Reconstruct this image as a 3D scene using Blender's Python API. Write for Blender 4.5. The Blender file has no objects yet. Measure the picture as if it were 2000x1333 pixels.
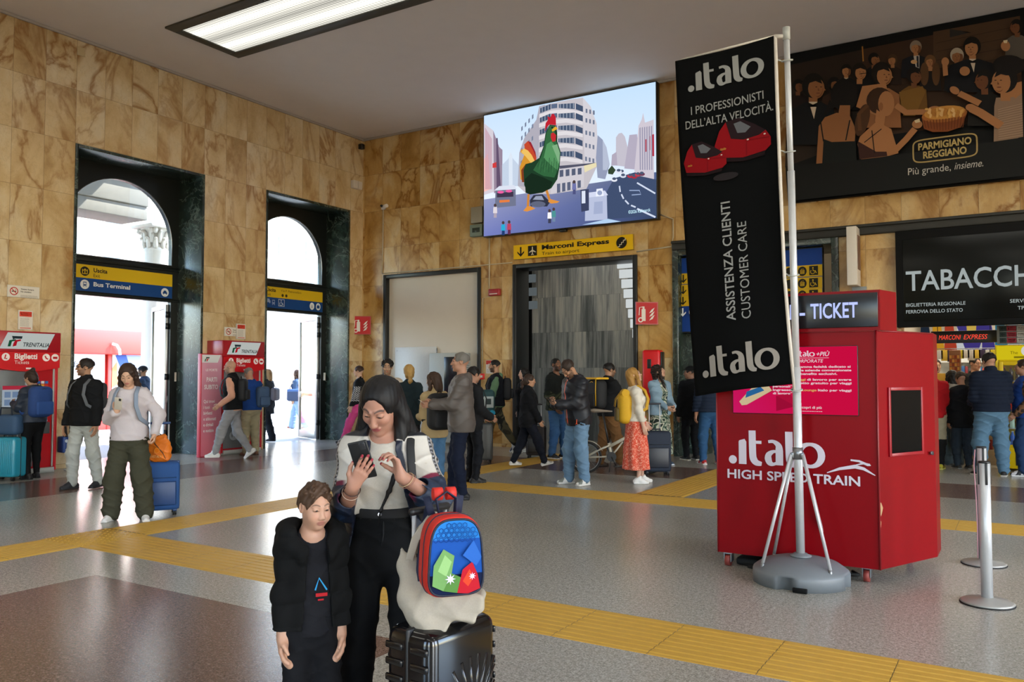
import bpy, bmesh, math, random
import numpy as np
from mathutils import Vector, Matrix, Euler

random.seed(7)
SC = bpy.context.scene
COL = SC.collection
PI = math.pi

# ------------------------------------------------------------------ camera, world, sun, exposure
cam_data = bpy.data.cameras.new('camera')
cam_data.sensor_width = 36.0
cam_data.lens = 1614.0 / 2000.0 * 36.0
cam_data.clip_end = 500
cam = bpy.data.objects.new('camera', cam_data)
COL.objects.link(cam)
cam.location = (0, 0, 1.54)
cam.rotation_euler = (math.radians(92.38), 0, math.radians(31.68))
SC.camera = cam

world = bpy.data.worlds.new('sky')
SC.world = world
world.use_nodes = True
wn = world.node_tree
bgn = wn.nodes['Background']
skyt = wn.nodes.new('ShaderNodeTexSky')
skyt.sky_type = 'NISHITA'
skyt.sun_disc = False
skyt.sun_elevation = math.radians(42)
skyt.sun_rotation = math.radians(110)
wn.links.new(skyt.outputs[0], bgn.inputs[0])
bgn.inputs[1].default_value = 1.6

sun_data = bpy.data.lights.new('sun', 'SUN')
sun_data.energy = 14.0
sun_data.angle = 0.009
sun_data.color = (1.0, 0.96, 0.88)
sun = bpy.data.objects.new('sun', sun_data)
COL.objects.link(sun)
sun.rotation_euler = Vector((-0.35, -0.60, -0.72)).to_track_quat('-Z', 'Y').to_euler()

SC.view_settings.view_transform = 'Standard'
SC.view_settings.look = 'None'
SC.view_settings.gamma = 1.0
SC.view_settings.use_curve_mapping = False
SC.view_settings.exposure = 0.32
LAMP_W = 1.5          # radiance of the visible ceiling light over the doors
LAMP_W2 = 6.0         # unseen added ceiling lights, made brighter to fill the hall

# ------------------------------------------------------------------ helpers
def lin(c):
    """'#rrggbb' or 0-255 tuple -> linear rgb"""
    if isinstance(c, str):
        c = [int(c[i:i + 2], 16) for i in (1, 3, 5)]
    out = []
    for v in c[:3]:
        v = v / 255.0
        out.append(v / 12.92 if v <= 0.04045 else ((v + 0.055) / 1.055) ** 2.4)
    return tuple(out)


class NT:
    """small node-tree writer"""
    def __init__(s, name):
        s.m = bpy.data.materials.new(name)
        s.m.use_nodes = True
        s.t = s.m.node_tree
        s.t.nodes.clear()
        s.out = s.t.nodes.new('ShaderNodeOutputMaterial')

    def n(s, typ, ins=None, **kw):
        nd = s.t.nodes.new('ShaderNode' + typ)
        for k, v in kw.items():
            setattr(nd, k, v)
        if ins:
            for k, v in ins.items():
                s.set(nd, k, v)
        return nd

    def set(s, nd, k, v):
        sock = nd.inputs[k]
        if isinstance(v, bpy.types.NodeSocket):
            s.t.links.new(v, sock)
        elif isinstance(v, bpy.types.Node):
            s.t.links.new(v.outputs[0], sock)
        else:
            if sock.type == 'RGBA' and len(v) == 3:
                v = (*v, 1)
            sock.default_value = v

    def math(s, op, a, b=None, c=None):
        nd = s.t.nodes.new('ShaderNodeMath')
        nd.operation = op
        for i, v in enumerate((a, b, c)):
            if v is not None:
                s.set(nd, i, v)
        return nd.outputs[0]

    def mix(s, f, a, b, blend='MIX'):
        nd = s.t.nodes.new('ShaderNodeMix')
        nd.data_type = 'RGBA'
        nd.blend_type = blend
        s.set(nd, 0, f)
        s.set(nd, 6, a)
        s.set(nd, 7, b)
        return nd.outputs[2]

    def ramp(s, f, stops):
        nd = s.t.nodes.new('ShaderNodeValToRGB')
        e = nd.color_ramp.elements
        while len(e) < len(stops):
            e.new(0.5)
        for i, (p, c) in enumerate(stops):
            e[i].position = p
            e[i].color = (*c, 1) if len(c) == 3 else c
        s.set(nd, 0, f)
        return nd.outputs[0]

    def noise(s, vec, scale, detail=4, rough=0.5, dist=0.0):
        nd = s.n('TexNoise', {'Scale': scale, 'Detail': detail, 'Roughness': rough, 'Distortion': dist})
        if vec is not None:
            s.set(nd, 'Vector', vec)
        return nd.outputs[0]

    def pos(s):
        return s.n('NewGeometry').outputs['Position']

    def obj(s):
        return s.n('TexCoord').outputs['Object']

    def bsdf(s, **kw):
        nd = s.t.nodes.new('ShaderNodeBsdfPrincipled')
        for k, v in kw.items():
            s.set(nd, k.replace('_', ' '), v)
        s.t.links.new(nd.outputs[0], s.out.inputs[0])
        return nd

    def bump(s, h, strength=0.2, dist=0.01):
        return s.n('Bump', {'Height': h, 'Strength': strength, 'Distance': dist}).outputs[0]


MATS = {}

def mat(name, col, rough=0.5, metal=0.0, var=0.06, scale=30.0, bump=0.0, spec=0.5, coat=0.0):
    """plain procedural surface: base colour with a fine noise variation"""
    if name in MATS:
        return MATS[name]
    if isinstance(col, str) or max(col) > 1.0:
        col = lin(col)
    t = NT(name)
    nz = t.noise(t.obj(), scale, 3)
    k = t.math('MULTIPLY_ADD', nz, 2 * var, 1 - var)
    c = t.mix(1.0, (*col, 1), k, 'MULTIPLY')
    kw = dict(Base_Color=c, Roughness=rough, Metallic=metal)
    b = t.bsdf(**kw)
    b.inputs['Specular IOR Level'].default_value = spec
    if coat:
        b.inputs['Coat Weight'].default_value = coat
        b.inputs['Coat Roughness'].default_value = 0.08
    if bump:
        t.set(b, 'Normal', t.bump(t.noise(t.obj(), scale * 2, 4), bump, 0.004))
    MATS[name] = t.m
    return t.m


def glow(name, col, strength):
    if name in MATS:
        return MATS[name]
    if isinstance(col, str):
        col = lin(col)
    t = NT(name)
    e = t.n('Emission', {'Color': col, 'Strength': strength})
    t.t.links.new(e.outputs[0], t.out.inputs[0])
    MATS[name] = t.m
    return t.m


def attr_mat(name, rough=0.6, emit=0.0, spec=0.3, bump=0.0, scale=200.0, var=0.05, sss=0.0, sheen=0.0):
    """surface whose own colours come from the mesh's colour attribute"""
    if name in MATS:
        return MATS[name]
    t = NT(name)
    a = t.n('Attribute', attribute_name='Col')
    if emit:
        e = t.n('Emission', {'Color': a.outputs[0], 'Strength': emit})
        t.t.links.new(e.outputs[0], t.out.inputs[0])
    else:
        nz = t.noise(t.obj(), scale, 3)
        c = t.mix(1.0, a.outputs[0], t.math('MULTIPLY_ADD', nz, 2 * var, 1 - var), 'MULTIPLY')
        b = t.bsdf(Base_Color=c, Roughness=rough)
        b.inputs['Specular IOR Level'].default_value = spec
        if sss:
            b.inputs['Subsurface Weight'].default_value = sss
            b.inputs['Subsurface Radius'].default_value = (0.012, 0.005, 0.003)
            b.inputs['Subsurface Scale'].default_value = 1.0
        if sheen:
            b.inputs['Sheen Weight'].default_value = sheen
        if bump:
            t.set(b, 'Normal', t.bump(t.noise(t.obj(), scale, 4), bump, 0.003))
    MATS[name] = t.m
    return t.m


def tag(o, label=None, cat=None, group=None, kind=None):
    if label: o['label'] = label
    if cat: o['category'] = cat
    if group: o['group'] = group
    if kind: o['kind'] = kind
    return o


def thing(name, label, cat, loc=(0, 0, 0), rotz=0.0, group=None):
    o = bpy.data.objects.new(name, None)
    o.empty_display_size = 0.1
    COL.objects.link(o)
    o.location = loc
    o.rotation_euler = (0, 0, rotz)
    return tag(o, label, cat, group)


class MB:
    """collects shapes into one mesh object (one bmesh, several materials)"""
    def __init__(s):
        s.bm = bmesh.new()
        s.mats = []
        s.cur = 0
        s.smooth = False

    def use(s, m):
        if m not in s.mats:
            s.mats.append(m)
        s.cur = s.mats.index(m)
        return s

    def _face(s, vs, smooth=None):
        try:
            f = s.bm.faces.new(vs)
        except ValueError:
            return None
        f.material_index = s.cur
        f.smooth = s.smooth if smooth is None else smooth
        return f

    def poly(s, pts):
        return s._face([s.bm.verts.new(p) for p in pts])

    def box(s, c, d, bev=0.0, rot=None, seg=2):
        """box centred at c with full sizes d, rounded edges"""
        b = bmesh.new()
        bmesh.ops.create_cube(b, size=1.0)
        for v in b.verts:
            v.co = Vector((v.co.x * d[0], v.co.y * d[1], v.co.z * d[2]))
        if bev:
            bmesh.ops.bevel(b, geom=b.edges[:], offset=min(bev, min(d) * 0.49), segments=seg, affect='EDGES', profile=0.5)
        M = Matrix.Translation(c)
        if rot is not None:
            M = M @ (rot.to_4x4() if not isinstance(rot, tuple) else Euler(rot).to_matrix().to_4x4())
        s._merge(b, M, bev > 0)
        return s

    def b2(s, lo, hi, bev=0.0):
        return s.box([(lo[i] + hi[i]) / 2 for i in range(3)], [abs(hi[i] - lo[i]) for i in range(3)], bev)

    def _merge(s, b, M, smooth=False):
        vm = {}
        for v in b.verts:
            vm[v] = s.bm.verts.new(M @ v.co)
        for f in b.faces:
            g = s._face([vm[v] for v in f.verts], smooth)
        b.free()

    def cone(s, p0, p1, r0, r1, n=16, cap=True, smooth=True):
        p0, p1 = Vector(p0), Vector(p1)
        ax = (p1 - p0)
        q = ax.to_track_quat('Z', 'Y').to_matrix()
        A = [s.bm.verts.new(p0 + q @ Vector((r0 * math.cos(2 * PI * i / n), r0 * math.sin(2 * PI * i / n), 0))) for i in range(n)]
        B = [s.bm.verts.new(p1 + q @ Vector((r1 * math.cos(2 * PI * i / n), r1 * math.sin(2 * PI * i / n), 0))) for i in range(n)]
        for i in range(n):
            s._face([A[i], A[(i + 1) % n], B[(i + 1) % n], B[i]], smooth)
        if cap:
            if r0 > 1e-5: s._face(A[::-1], False)
            if r1 > 1e-5: s._face(B, False)
        return s

    def cyl(s, p0, p1, r, n=16, cap=True):
        return s.cone(p0, p1, r, r, n, cap)

    def tube(s, pts, r, n=8, closed=False, flat=None):
        """swept tube along points; r number or list; flat=(w,h) gives a strap section"""
        pts = [Vector(p) for p in pts]
        m = len(pts)
        rings = []
        prev = None
        for i, p in enumerate(pts):
            if closed:
                t = (pts[(i + 1) % m] - pts[i - 1])
            else:
                t = pts[min(i + 1, m - 1)] - pts[max(i - 1, 0)]
            t.normalize()
            if prev is None:
                u = t.orthogonal().normalized()
                if flat is not None:
                    u = t.cross(Vector(flat[2])).normalized() if len(flat) > 2 else u
            else:
                u = (prev - t * prev.dot(t))
                if u.length < 1e-6: u = t.orthogonal()
                u.normalize()
            prev = u
            w = t.cross(u)
            rr = r[i] if isinstance(r, (list, tuple)) else r
            ring = []
            for k in range(n):
                a = 2 * PI * (k + 0.5) / n
                if flat is not None:
                    ca, sa = math.cos(a), math.sin(a)
                    e = 0.35
                    x = flat[0] * math.copysign(abs(ca) ** e, ca)
                    y = flat[1] * math.copysign(abs(sa) ** e, sa)
                    ring.append(s.bm.verts.new(p + u * x + w * y))
                else:
                    ring.append(s.bm.verts.new(p + (u * math.cos(a) + w * math.sin(a)) * rr))
            rings.append(ring)
        for i in range(m if closed else m - 1):
            A, B = rings[i], rings[(i + 1) % m]
            for k in range(n):
                s._face([A[k], A[(k + 1) % n], B[(k + 1) % n], B[k]], True)
        if not closed:
            s._face(rings[0][::-1], False)
            s._face(rings[-1], False)
        return s

    def lathe(s, prof, c=(0, 0, 0), n=24, smooth=True):
        """profile [(r,z)...] spun round the vertical axis at c"""
        rings = []
        for r, z in prof:
            if r < 1e-5:
                rings.append([s.bm.verts.new((c[0], c[1], c[2] + z))])
            else:
                rings.append([s.bm.verts.new((c[0] + r * math.cos(2 * PI * i / n), c[1] + r * math.sin(2 * PI * i / n), c[2] + z)) for i in range(n)])
        for A, B in zip(rings, rings[1:]):
            for i in range(n):
                j = (i + 1) % n
                if len(A) == 1 and len(B) == 1: continue
                if len(A) == 1: s._face([A[0], B[j], B[i]], smooth)
                elif len(B) == 1: s._face([A[i], A[j], B[0]], smooth)
                else: s._face([A[i], A[j], B[j], B[i]], smooth)
        return s

    def prism(s, poly, a, b, axis='z', smooth=False):
        """polygon (2-D) extruded from a to b along an axis"""
        def P(u, v, w):
            return {'z': (u, v, w), 'y': (u, w, v), 'x': (w, u, v)}[axis]
        A = [s.bm.verts.new(P(u, v, a)) for u, v in poly]
        B = [s.bm.verts.new(P(u, v, b)) for u, v in poly]
        n = len(poly)
        for i in range(n):
            s._face([A[i], A[(i + 1) % n], B[(i + 1) % n], B[i]], smooth)
        s._face(A[::-1], False)
        s._face(B, False)
        return s

    def ell(s, c, r, rot=None, nu=16, nv=10):
        c = Vector(c)
        R = Euler(rot).to_matrix() if rot is not None else Matrix.Identity(3)
        rows = []
        for j in range(nv + 1):
            th = PI * j / nv
            if j in (0, nv):
                rows.append([s.bm.verts.new(c + R @ Vector((0, 0, r[2] * math.cos(th))))])
            else:
                rows.append([s.bm.verts.new(c + R @ Vector((r[0] * math.sin(th) * math.cos(2 * PI * i / nu), r[1] * math.sin(th) * math.sin(2 * PI * i / nu), r[2] * math.cos(th)))) for i in range(nu)])
        for A, B in zip(rows, rows[1:]):
            for i in range(nu):
                j = (i + 1) % nu
                if len(A) == 1: s._face([A[0], B[i], B[j]], True)
                elif len(B) == 1: s._face([A[i], B[0], A[j]], True)
                else: s._face([A[i], B[i], B[j], A[j]], True)
        return s

    def obj(s, name, m=None, parent=None, loc=None, kind=None):
        if m is not None and not s.mats:
            s.mats = [m]
        bmesh.ops.recalc_face_normals(s.bm, faces=s.bm.faces[:])
        me = bpy.data.meshes.new(name)
        s.bm.to_mesh(me)
        s.bm.free()
        for mm in s.mats:
            me.materials.append(mm)
        o = bpy.data.objects.new(name, me)
        COL.objects.link(o)
        if parent is not None: o.parent = parent
        if loc is not None: o.location = loc
        if kind: o['kind'] = kind
        return o


_TXT = {}

def text_geo(s, size, bold=0.0, shear=0.0):
    """triangles/quads of a string in the built-in font: (verts Nx2, faces)"""
    key = (s, bold, shear)
    if key not in _TXT:
        cu = bpy.data.curves.new('lettering', 'FONT')
        cu.body = s
        cu.size = 1.0
        cu.offset = bold
        cu.shear = shear
        cu.resolution_u = 3
        cu.dimensions = '2D'
        cu.fill_mode = 'BOTH'
        o = bpy.data.objects.new('lettering', cu)
        COL.objects.link(o)
        dg = bpy.context.evaluated_depsgraph_get()
        me = o.evaluated_get(dg).to_mesh()
        v = np.array([tuple(p.co)[:2] for p in me.vertices]).reshape(-1, 2)
        f = [tuple(p.vertices) for p in me.polygons]
        o.evaluated_get(dg).to_mesh_clear()
        bpy.data.objects.remove(o)
        bpy.data.curves.remove(cu)
        _TXT[key] = (v, f)
    v, f = _TXT[key]
    return v * size, f


class Paint:
    """flat printed artwork: coloured polygons on a plane, every later shape a hair's breadth in front"""
    def __init__(s, step=0.0008):
        s.v, s.f, s.c = [], [], []
        s.z = 0.0
        s.step = step

    def _add(s, pts, faces, col):
        b = len(s.v)
        c = lin(col) if isinstance(col, str) or max(col) > 1 else tuple(col)
        s.v += [(p[0], p[1], s.z) for p in pts]
        s.c += [c] * len(pts)
        s.f += [tuple(i + b for i in f) for f in faces]

    def poly(s, pts, col, lift=True):
        if lift: s.z += s.step
        s._add(pts, [tuple(range(len(pts)))], col)
        return s

    def grad(s, pts, cols):
        s.z += s.step
        b = len(s.v)
        s.v += [(p[0], p[1], s.z) for p in pts]
        s.c += [lin(c) for c in cols]
        s.f.append(tuple(range(b, b + len(pts))))

    def rect(s, x0, y0, x1, y1, col, lift=True):
        return s.poly([(x0, y0), (x1, y0), (x1, y1), (x0, y1)], col, lift)

    def ell(s, cx, cy, rx, ry, col, n=20, rot=0.0, a0=0.0, a1=2 * PI, lift=True):
        cr, sr = math.cos(rot), math.sin(rot)
        pts = []
        m = n if a1 - a0 >= 2 * PI - 1e-6 else n + 1
        for i in range(m):
            a = a0 + (a1 - a0) * i / n
            x, y = rx * math.cos(a), ry * math.sin(a)
            pts.append((cx + x * cr - y * sr, cy + x * sr + y * cr))
        return s.poly(pts, col, lift)

    def line(s, pts, w, col, closed=False):
        """polyline with mitred width"""
        s.z += s.step
        n = len(pts)
        L, R = [], []
        for i in range(n):
            a = pts[i - 1] if (i > 0 or closed) else pts[i]
            b = pts[(i + 1) % n] if (i < n - 1 or closed) else pts[i]
            dx, dy = b[0] - a[0], b[1] - a[1]
            l = math.hypot(dx, dy) or 1
            ww = w[i] if isinstance(w, (list, tuple)) else w
            nx, ny = -dy / l * ww / 2, dx / l * ww / 2
            L.append((pts[i][0] + nx, pts[i][1] + ny))
            R.append((pts[i][0] - nx, pts[i][1] - ny))
        m = n if closed else n - 1
        for i in range(m):
            j = (i + 1) % n
            s._add([L[i], R[i], R[j], L[j]], [(0, 1, 2, 3)], col)
        return s

    def text(s, st, x, y, h, col, bold=0.0, shear=0.0, sx=1.0, width=None, align='l', rot=0.0):
        """h = cap height; width fits the string to a width"""
        v, f = text_geo(st, h / 0.73, bold, shear)
        if len(v) == 0: return s
        v = v.copy()
        w = v[:, 0].max() - v[:, 0].min()
        v[:, 0] -= v[:, 0].min()
        if width: sx = width / w
        v[:, 0] *= sx
        w *= sx
        if align == 'c': v[:, 0] -= w / 2
        if align == 'r': v[:, 0] -= w
        if rot:
            c, q = math.cos(rot), math.sin(rot)
            v = np.stack([v[:, 0] * c - v[:, 1] * q, v[:, 0] * q + v[:, 1] * c], 1)
        s.z += s.step
        s._add([(p[0] + x, p[1] + y) for p in v], f, col)
        return s

    def _split(s, lim):
        """cut every shape into small triangles so that it can follow bending cloth"""
        from mathutils.geometry import tessellate_polygon
        out = []
        for f in s.f:
            if len(f) == 3: st = [f]
            else: st = [tuple(f[i] for i in tri) for tri in tessellate_polygon([[Vector(s.v[i]) for i in f]])]
            while st:
                t = st.pop()
                L = [math.dist(s.v[t[i]], s.v[t[(i + 1) % 3]]) for i in range(3)]
                k = L.index(max(L))
                if L[k] < lim:
                    out.append(t); continue
                a, b, c = t[k], t[(k + 1) % 3], t[(k + 2) % 3]
                s.v.append(tuple((x + y) / 2 for x, y in zip(s.v[a], s.v[b])))
                s.c.append(tuple((x + y) / 2 for x, y in zip(s.c[a], s.c[b])))
                m = len(s.v) - 1
                st += [(a, m, c), (m, b, c)]
        s.f = out

    def obj(s, name, m, parent=None, loc=(0, 0, 0), rot=None, warp=None, kind=None):
        """rot: euler of the plane, whose own x runs along the writing and z out of the page"""
        me = bpy.data.meshes.new(name)
        if warp: s._split(0.045)
        vs = [warp(*p) for p in s.v] if warp else s.v
        me.from_pydata(vs, [], s.f)
        at = me.color_attributes.new('Col', 'FLOAT_COLOR', 'POINT')
        arr = np.ones((len(s.v), 4), np.float32)
        arr[:, :3] = np.array(s.c, np.float32).reshape(-1, 3)
        at.data.foreach_set('color', arr.ravel())
        me.materials.append(m)
        o = bpy.data.objects.new(name, me)
        COL.objects.link(o)
        if parent is not None: o.parent = parent
        o.location = loc
        if rot is not None: o.rotation_euler = rot
        if kind: o['kind'] = kind
        return o


R_BACK = (PI / 2, 0, 0)           # artwork facing -Y (towards the camera from the back wall)
R_LEFT = (PI / 2, 0, PI / 2)      # artwork facing +X (on the left wall)
# ------------------------------------------------------------------ materials of the hall
def marble(name, axis, tw, u0, pal, vs, th=0.903, z0=7.295):
    t = NT(name)
    p = t.pos()
    sep = t.n('SeparateXYZ', {0: p})
    u, v = sep.outputs[axis], sep.outputs[2]
    fu = t.math('DIVIDE', t.math('SUBTRACT', u, u0), tw)
    fv = t.math('DIVIDE', t.math('SUBTRACT', z0, v), th)
    iu, iv = t.math('FLOOR', fu), t.math('FLOOR', fv)
    cell = t.n('CombineXYZ', {0: iu, 1: iv, 2: 0.37 + axis}).outputs[0]
    wnz = t.n('TexWhiteNoise', {'Vector': cell}, noise_dimensions='3D')
    rnd, rcol = wnz.outputs[0], wnz.outputs[1]
    off = t.n('VectorMath', {0: rcol, 1: (40, 40, 40)}, operation='MULTIPLY').outputs[0]
    q = t.n('VectorMath', {0: p, 1: off}, operation='ADD').outputs[0]
    st = t.n('VectorMath', {0: q, 1: (1.0, 1.0, 0.62)}, operation='MULTIPLY').outputs[0]
    n1 = t.noise(st, 1.7, 7, 0.6, 0.5)
    n2 = t.noise(st, 0.95, 5, 0.55, 0.9)
    n3 = t.noise(st, 6.5, 6, 0.65, 0.4)
    tone = t.math('ADD', n1, t.math('MULTIPLY', t.math('SUBTRACT', rnd, 0.5), 0.20))
    base = t.ramp(tone, [(0.20, lin(pal[0])), (0.36, lin(pal[1])), (0.52, lin(pal[2])), (0.66, lin(pal[3])), (0.84, lin(pal[4]))])
    # rusty veins where the warped noise crosses its middle, in some tiles stronger
    vein = t.math('ABSOLUTE', t.math('SUBTRACT', n2, 0.5))
    vein = t.ramp(vein, [(0.0, (1, 1, 1)), (0.012, (0.7, 0.7, 0.7)), (0.04, (0.16, 0.16, 0.16)), (0.12, (0, 0, 0))])
    amt = t.math('MULTIPLY', vein, t.math('MULTIPLY_ADD', rcol, 0.7 * vs, 0.14 * vs))
    c = t.mix(amt, base, (*lin('#8a5a16'), 1))
    v3 = t.math('ABSOLUTE', t.math('SUBTRACT', n3, 0.5))
    v3 = t.ramp(v3, [(0.0, (0.5, 0.5, 0.5)), (0.03, (0, 0, 0))])
    c = t.mix(t.math('MULTIPLY', v3, 0.32), c, (*lin('#7f6238'), 1))
    # joints
    def edge(f, size):
        fr = t.math('FRACT', f)
        d = t.math('MINIMUM', fr, t.math('SUBTRACT', 1.0, fr))
        return t.math('LESS_THAN', t.math('MULTIPLY', d, size), 0.0035)
    j = t.math('MAXIMUM', edge(fu, tw), edge(fv, th))
    c = t.mix(t.math('MULTIPLY', j, 0.55), c, (*lin('#5b4526'), 1))
    b = t.bsdf(Base_Color=c, Roughness=0.3)
    t.set(b, 'Normal', t.bump(t.math('SUBTRACT', 1.0, j), 0.25, 0.003))
    return t.m


def green_marble(name):
    t = NT(name)
    p = t.pos()
    n1 = t.noise(p, 4.0, 8, 0.65, 0.6)
    n2 = t.noise(p, 1.8, 6, 0.6, 0.8)
    c = t.ramp(n1, [(0.3, lin('#0d1714')), (0.5, lin('#202e2a')), (0.68, lin('#3a4b44')), (0.85, lin('#6d7d76'))])
    v = t.math('ABSOLUTE', t.math('SUBTRACT', n2, 0.5))
    v = t.ramp(v, [(0.0, (0.35, 0.35, 0.35)), (0.008, (0.1, 0.1, 0.1)), (0.02, (0, 0, 0))])
    c = t.mix(v, c, (*lin('#8d9b93'), 1))
    b = t.bsdf(Base_Color=c, Roughness=0.24)
    b.inputs['Specular IOR Level'].default_value = 0.75
    return t.m


def grey_marble(name):
    """vertical grey stripes, tiles set in staggered courses, inside the stair portal"""
    t = NT(name)
    p = t.pos()
    s = t.n('SeparateXYZ', {0: p})
    tw, th = 0.34, 0.86
    fv = t.math('DIVIDE', s.outputs[2], th)
    iv = t.math('FLOOR', fv)
    fu = t.math('ADD', t.math('DIVIDE', s.outputs[0], tw), t.math('MULTIPLY', iv, 0.43))
    iu = t.math('FLOOR', fu)
    wnz = t.n('TexWhiteNoise', {'Vector': t.n('CombineXYZ', {0: iu, 1: iv, 2: 3.1}).outputs[0]}, noise_dimensions='3D')
    off = t.math('MULTIPLY', wnz.outputs[0], 30.0)
    q = t.n('CombineXYZ', {0: t.math('ADD', s.outputs[0], off), 1: s.outputs[1], 2: t.math('MULTIPLY', s.outputs[2], 0.06)}).outputs[0]
    n = t.noise(q, 14.0, 6, 0.6, 0.3)
    k = t.math('ADD', n, t.math('MULTIPLY', t.math('SUBTRACT', wnz.outputs[0], 0.5), 0.28))
    c = t.ramp(k, [(0.3, lin('#5a5f60')), (0.5, lin('#8d9090')), (0.7, lin('#b3b2ac'))])
    def edge(f, size):
        fr = t.math('FRACT', f)
        d = t.math('MINIMUM', fr, t.math('SUBTRACT', 1.0, fr))
        return t.math('LESS_THAN', t.math('MULTIPLY', d, size), 0.003)
    c = t.mix(t.math('MULTIPLY', t.math('MAXIMUM', edge(fu, tw), edge(fv, th)), 0.4), c, (*lin('#4a4c4c'), 1))
    t.bsdf(Base_Color=c, Roughness=0.3)
    return t.m


def terrazzo(name, a, b_, c_, rough):
    t = NT(name)
    p = t.pos()
    n1 = t.noise(p, 95.0, 3, 0.7)
    n2 = t.noise(p, 38.0, 2, 0.6)
    n3 = t.noise(p, 0.5, 2, 0.4)
    k = t.math('MULTIPLY_ADD', t.math('SUBTRACT', n2, 0.5), 0.45, n1)
    c = t.ramp(k, [(0.34, lin(a)), (0.5, lin(b_)), (0.66, lin(c_))])
    dirt = t.ramp(n3, [(0.3, (0.86, 0.85, 0.83)), (0.7, (1, 1, 1))])
    c = t.mix(1.0, c, dirt, 'MULTIPLY')
    s = t.n('SeparateXYZ', {0: p})
    def seam(x, size, o):
        fr = t.math('FRACT', t.math('DIVIDE', t.math('ADD', x, o), size))
        return t.math('LESS_THAN', t.math('MULTIPLY', t.math('MINIMUM', fr, t.math('SUBTRACT', 1.0, fr)), size), 0.0022)
    j = t.math('MAXIMUM', seam(s.outputs[0], 1.55, 0.02), seam(s.outputs[1], 1.55, 0.85))
    c = t.mix(t.math('MULTIPLY', j, 0.28), c, (0.05, 0.045, 0.04, 1))
    r = t.math('MULTIPLY_ADD', n3, 0.10, rough - 0.05)
    bs = t.bsdf(Base_Color=c, Roughness=r)
    t.set(bs, 'Normal', t.bump(t.noise(p, 26.0, 3, 0.6), 0.10, 0.004))
    return t.m


M_MARBLE_L = marble('golden_marble_left', 1, 0.519, 6.869, ('#9c8156', '#bca276', '#cdb890', '#d4c6a8', '#c6beaa'), 1.2)
M_MARBLE_B = marble('golden_marble_back', 0, 0.565, -13.58 + 0.05, ('#845c24', '#ae8646', '#c4a064', '#ccb384', '#c0b08e'), 1.75)
M_GREEN = green_marble('green_black_marble')
M_STAIR = grey_marble('grey_striped_marble')
M_FLOOR = terrazzo('grey_terrazzo', '#7e7b73', '#a3a097', '#c4c1b7', 0.23)
M_BROWN = terrazzo('brown_terrazzo', '#533f37', '#70584f', '#8f7a72', 0.22)
M_CEIL = mat('ceiling_plaster', '#e2dcd8', 0.85, var=0.03, scale=3)
M_BLACK = mat('black_metal', '#16181a', 0.4)
M_BLACKM = mat('matt_black', '#070809', 0.6, spec=0.2)
M_DOORDK = mat('dark_bronze', '#141918', 0.32, metal=0.2)
M_WHITE = mat('white_paint', '#cfc8be', 0.5, var=0.03)
M_CREAM = mat('cream_panel', '#c6bcae', 0.5, var=0.03, scale=4)
M_GREY = mat('grey_plastic', '#7f8588', 0.5)
M_LGREY = mat('light_grey_paint', '#a9aca8', 0.5)
M_ALU = mat('brushed_aluminium', '#c4c6c8', 0.36, metal=0.35)
M_STEEL = mat('grey_steel', '#8c8f92', 0.35, metal=0.9)
M_RED = mat('red_enamel', '#b0101c', 0.35, var=0.03)
M_REDB = mat('bright_red_plastic', '#d01018', 0.35, var=0.03)
M_YEL = mat('yellow_tactile', '#c59a3c', 0.5, var=0.10, scale=14)
M_PRINT = attr_mat('printed_sign', 0.5, spec=0.2, var=0.02)
M_CLOTHP = attr_mat('printed_cloth', 0.85, spec=0.1, var=0.03)
M_SCREEN = attr_mat('led_picture', emit=0.95)
M_LED = attr_mat('led_letters', emit=1.1)
M_BACKLIT = attr_mat('backlit_print', emit=0.5)
M_RUBBER = mat('black_rubber', '#121212', 0.7)
M_CABLE = mat('conduit_plastic', '#b8ab90', 0.5)


def glass(name, tint=(1, 1, 1), refl=1.0):
    t = NT(name)
    tr = t.n('BsdfTransparent', {'Color': tint})
    gl = t.n('BsdfGlossy', {'Color': (1, 1, 1), 'Roughness': 0.02})
    lw = t.n('LayerWeight', {'Blend': 0.5})
    fr = t.math('MULTIPLY_ADD', t.math('POWER', lw.outputs['Facing'], 4.0), 0.9, 0.04)
    mx = t.n('MixShader', {0: t.math('MULTIPLY', fr, refl), 1: tr, 2: gl})
    t.t.links.new(mx.outputs[0], t.out.inputs[0])
    return t.m

M_GLASS = glass('clear_glass', (0.93, 0.96, 0.95))
M_DKGLASS = glass('smoked_glass', (0.10, 0.11, 0.12))

# ------------------------------------------------------------------ floor, ceiling, walls
XL, YB, ZC = -13.58, 15.10, 7.30
XR, YF = 9.0, -9.0

m = MB()
m.use(M_FLOOR)
brown = [(-12.35, -10.65, YF, 13.35), (-12.35, XR, 11.80, 13.35), (-6.12, -3.03, YF, 3.80), (2.2, 5.3, YF, 3.80)]
xs = sorted({-14.62, -12.35, -10.65, -6.12, -3.03, 2.2, 5.3, XR})
ys = sorted({YF, 3.80, 11.80, 13.35, 22.0})
for i in range(len(xs) - 1):
    for j in range(len(ys) - 1):
        cx, cy = (xs[i] + xs[i + 1]) / 2, (ys[j] + ys[j + 1]) / 2
        isb = any(a < cx < b and c < cy < d for a, b, c, d in brown)
        m.use(M_BROWN if isb else M_FLOOR)
        m.poly([(xs[i], ys[j], 0), (xs[i + 1], ys[j], 0), (xs[i + 1], ys[j + 1], 0), (xs[i], ys[j + 1], 0)])
m.obj('floor', kind='structure')

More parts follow.
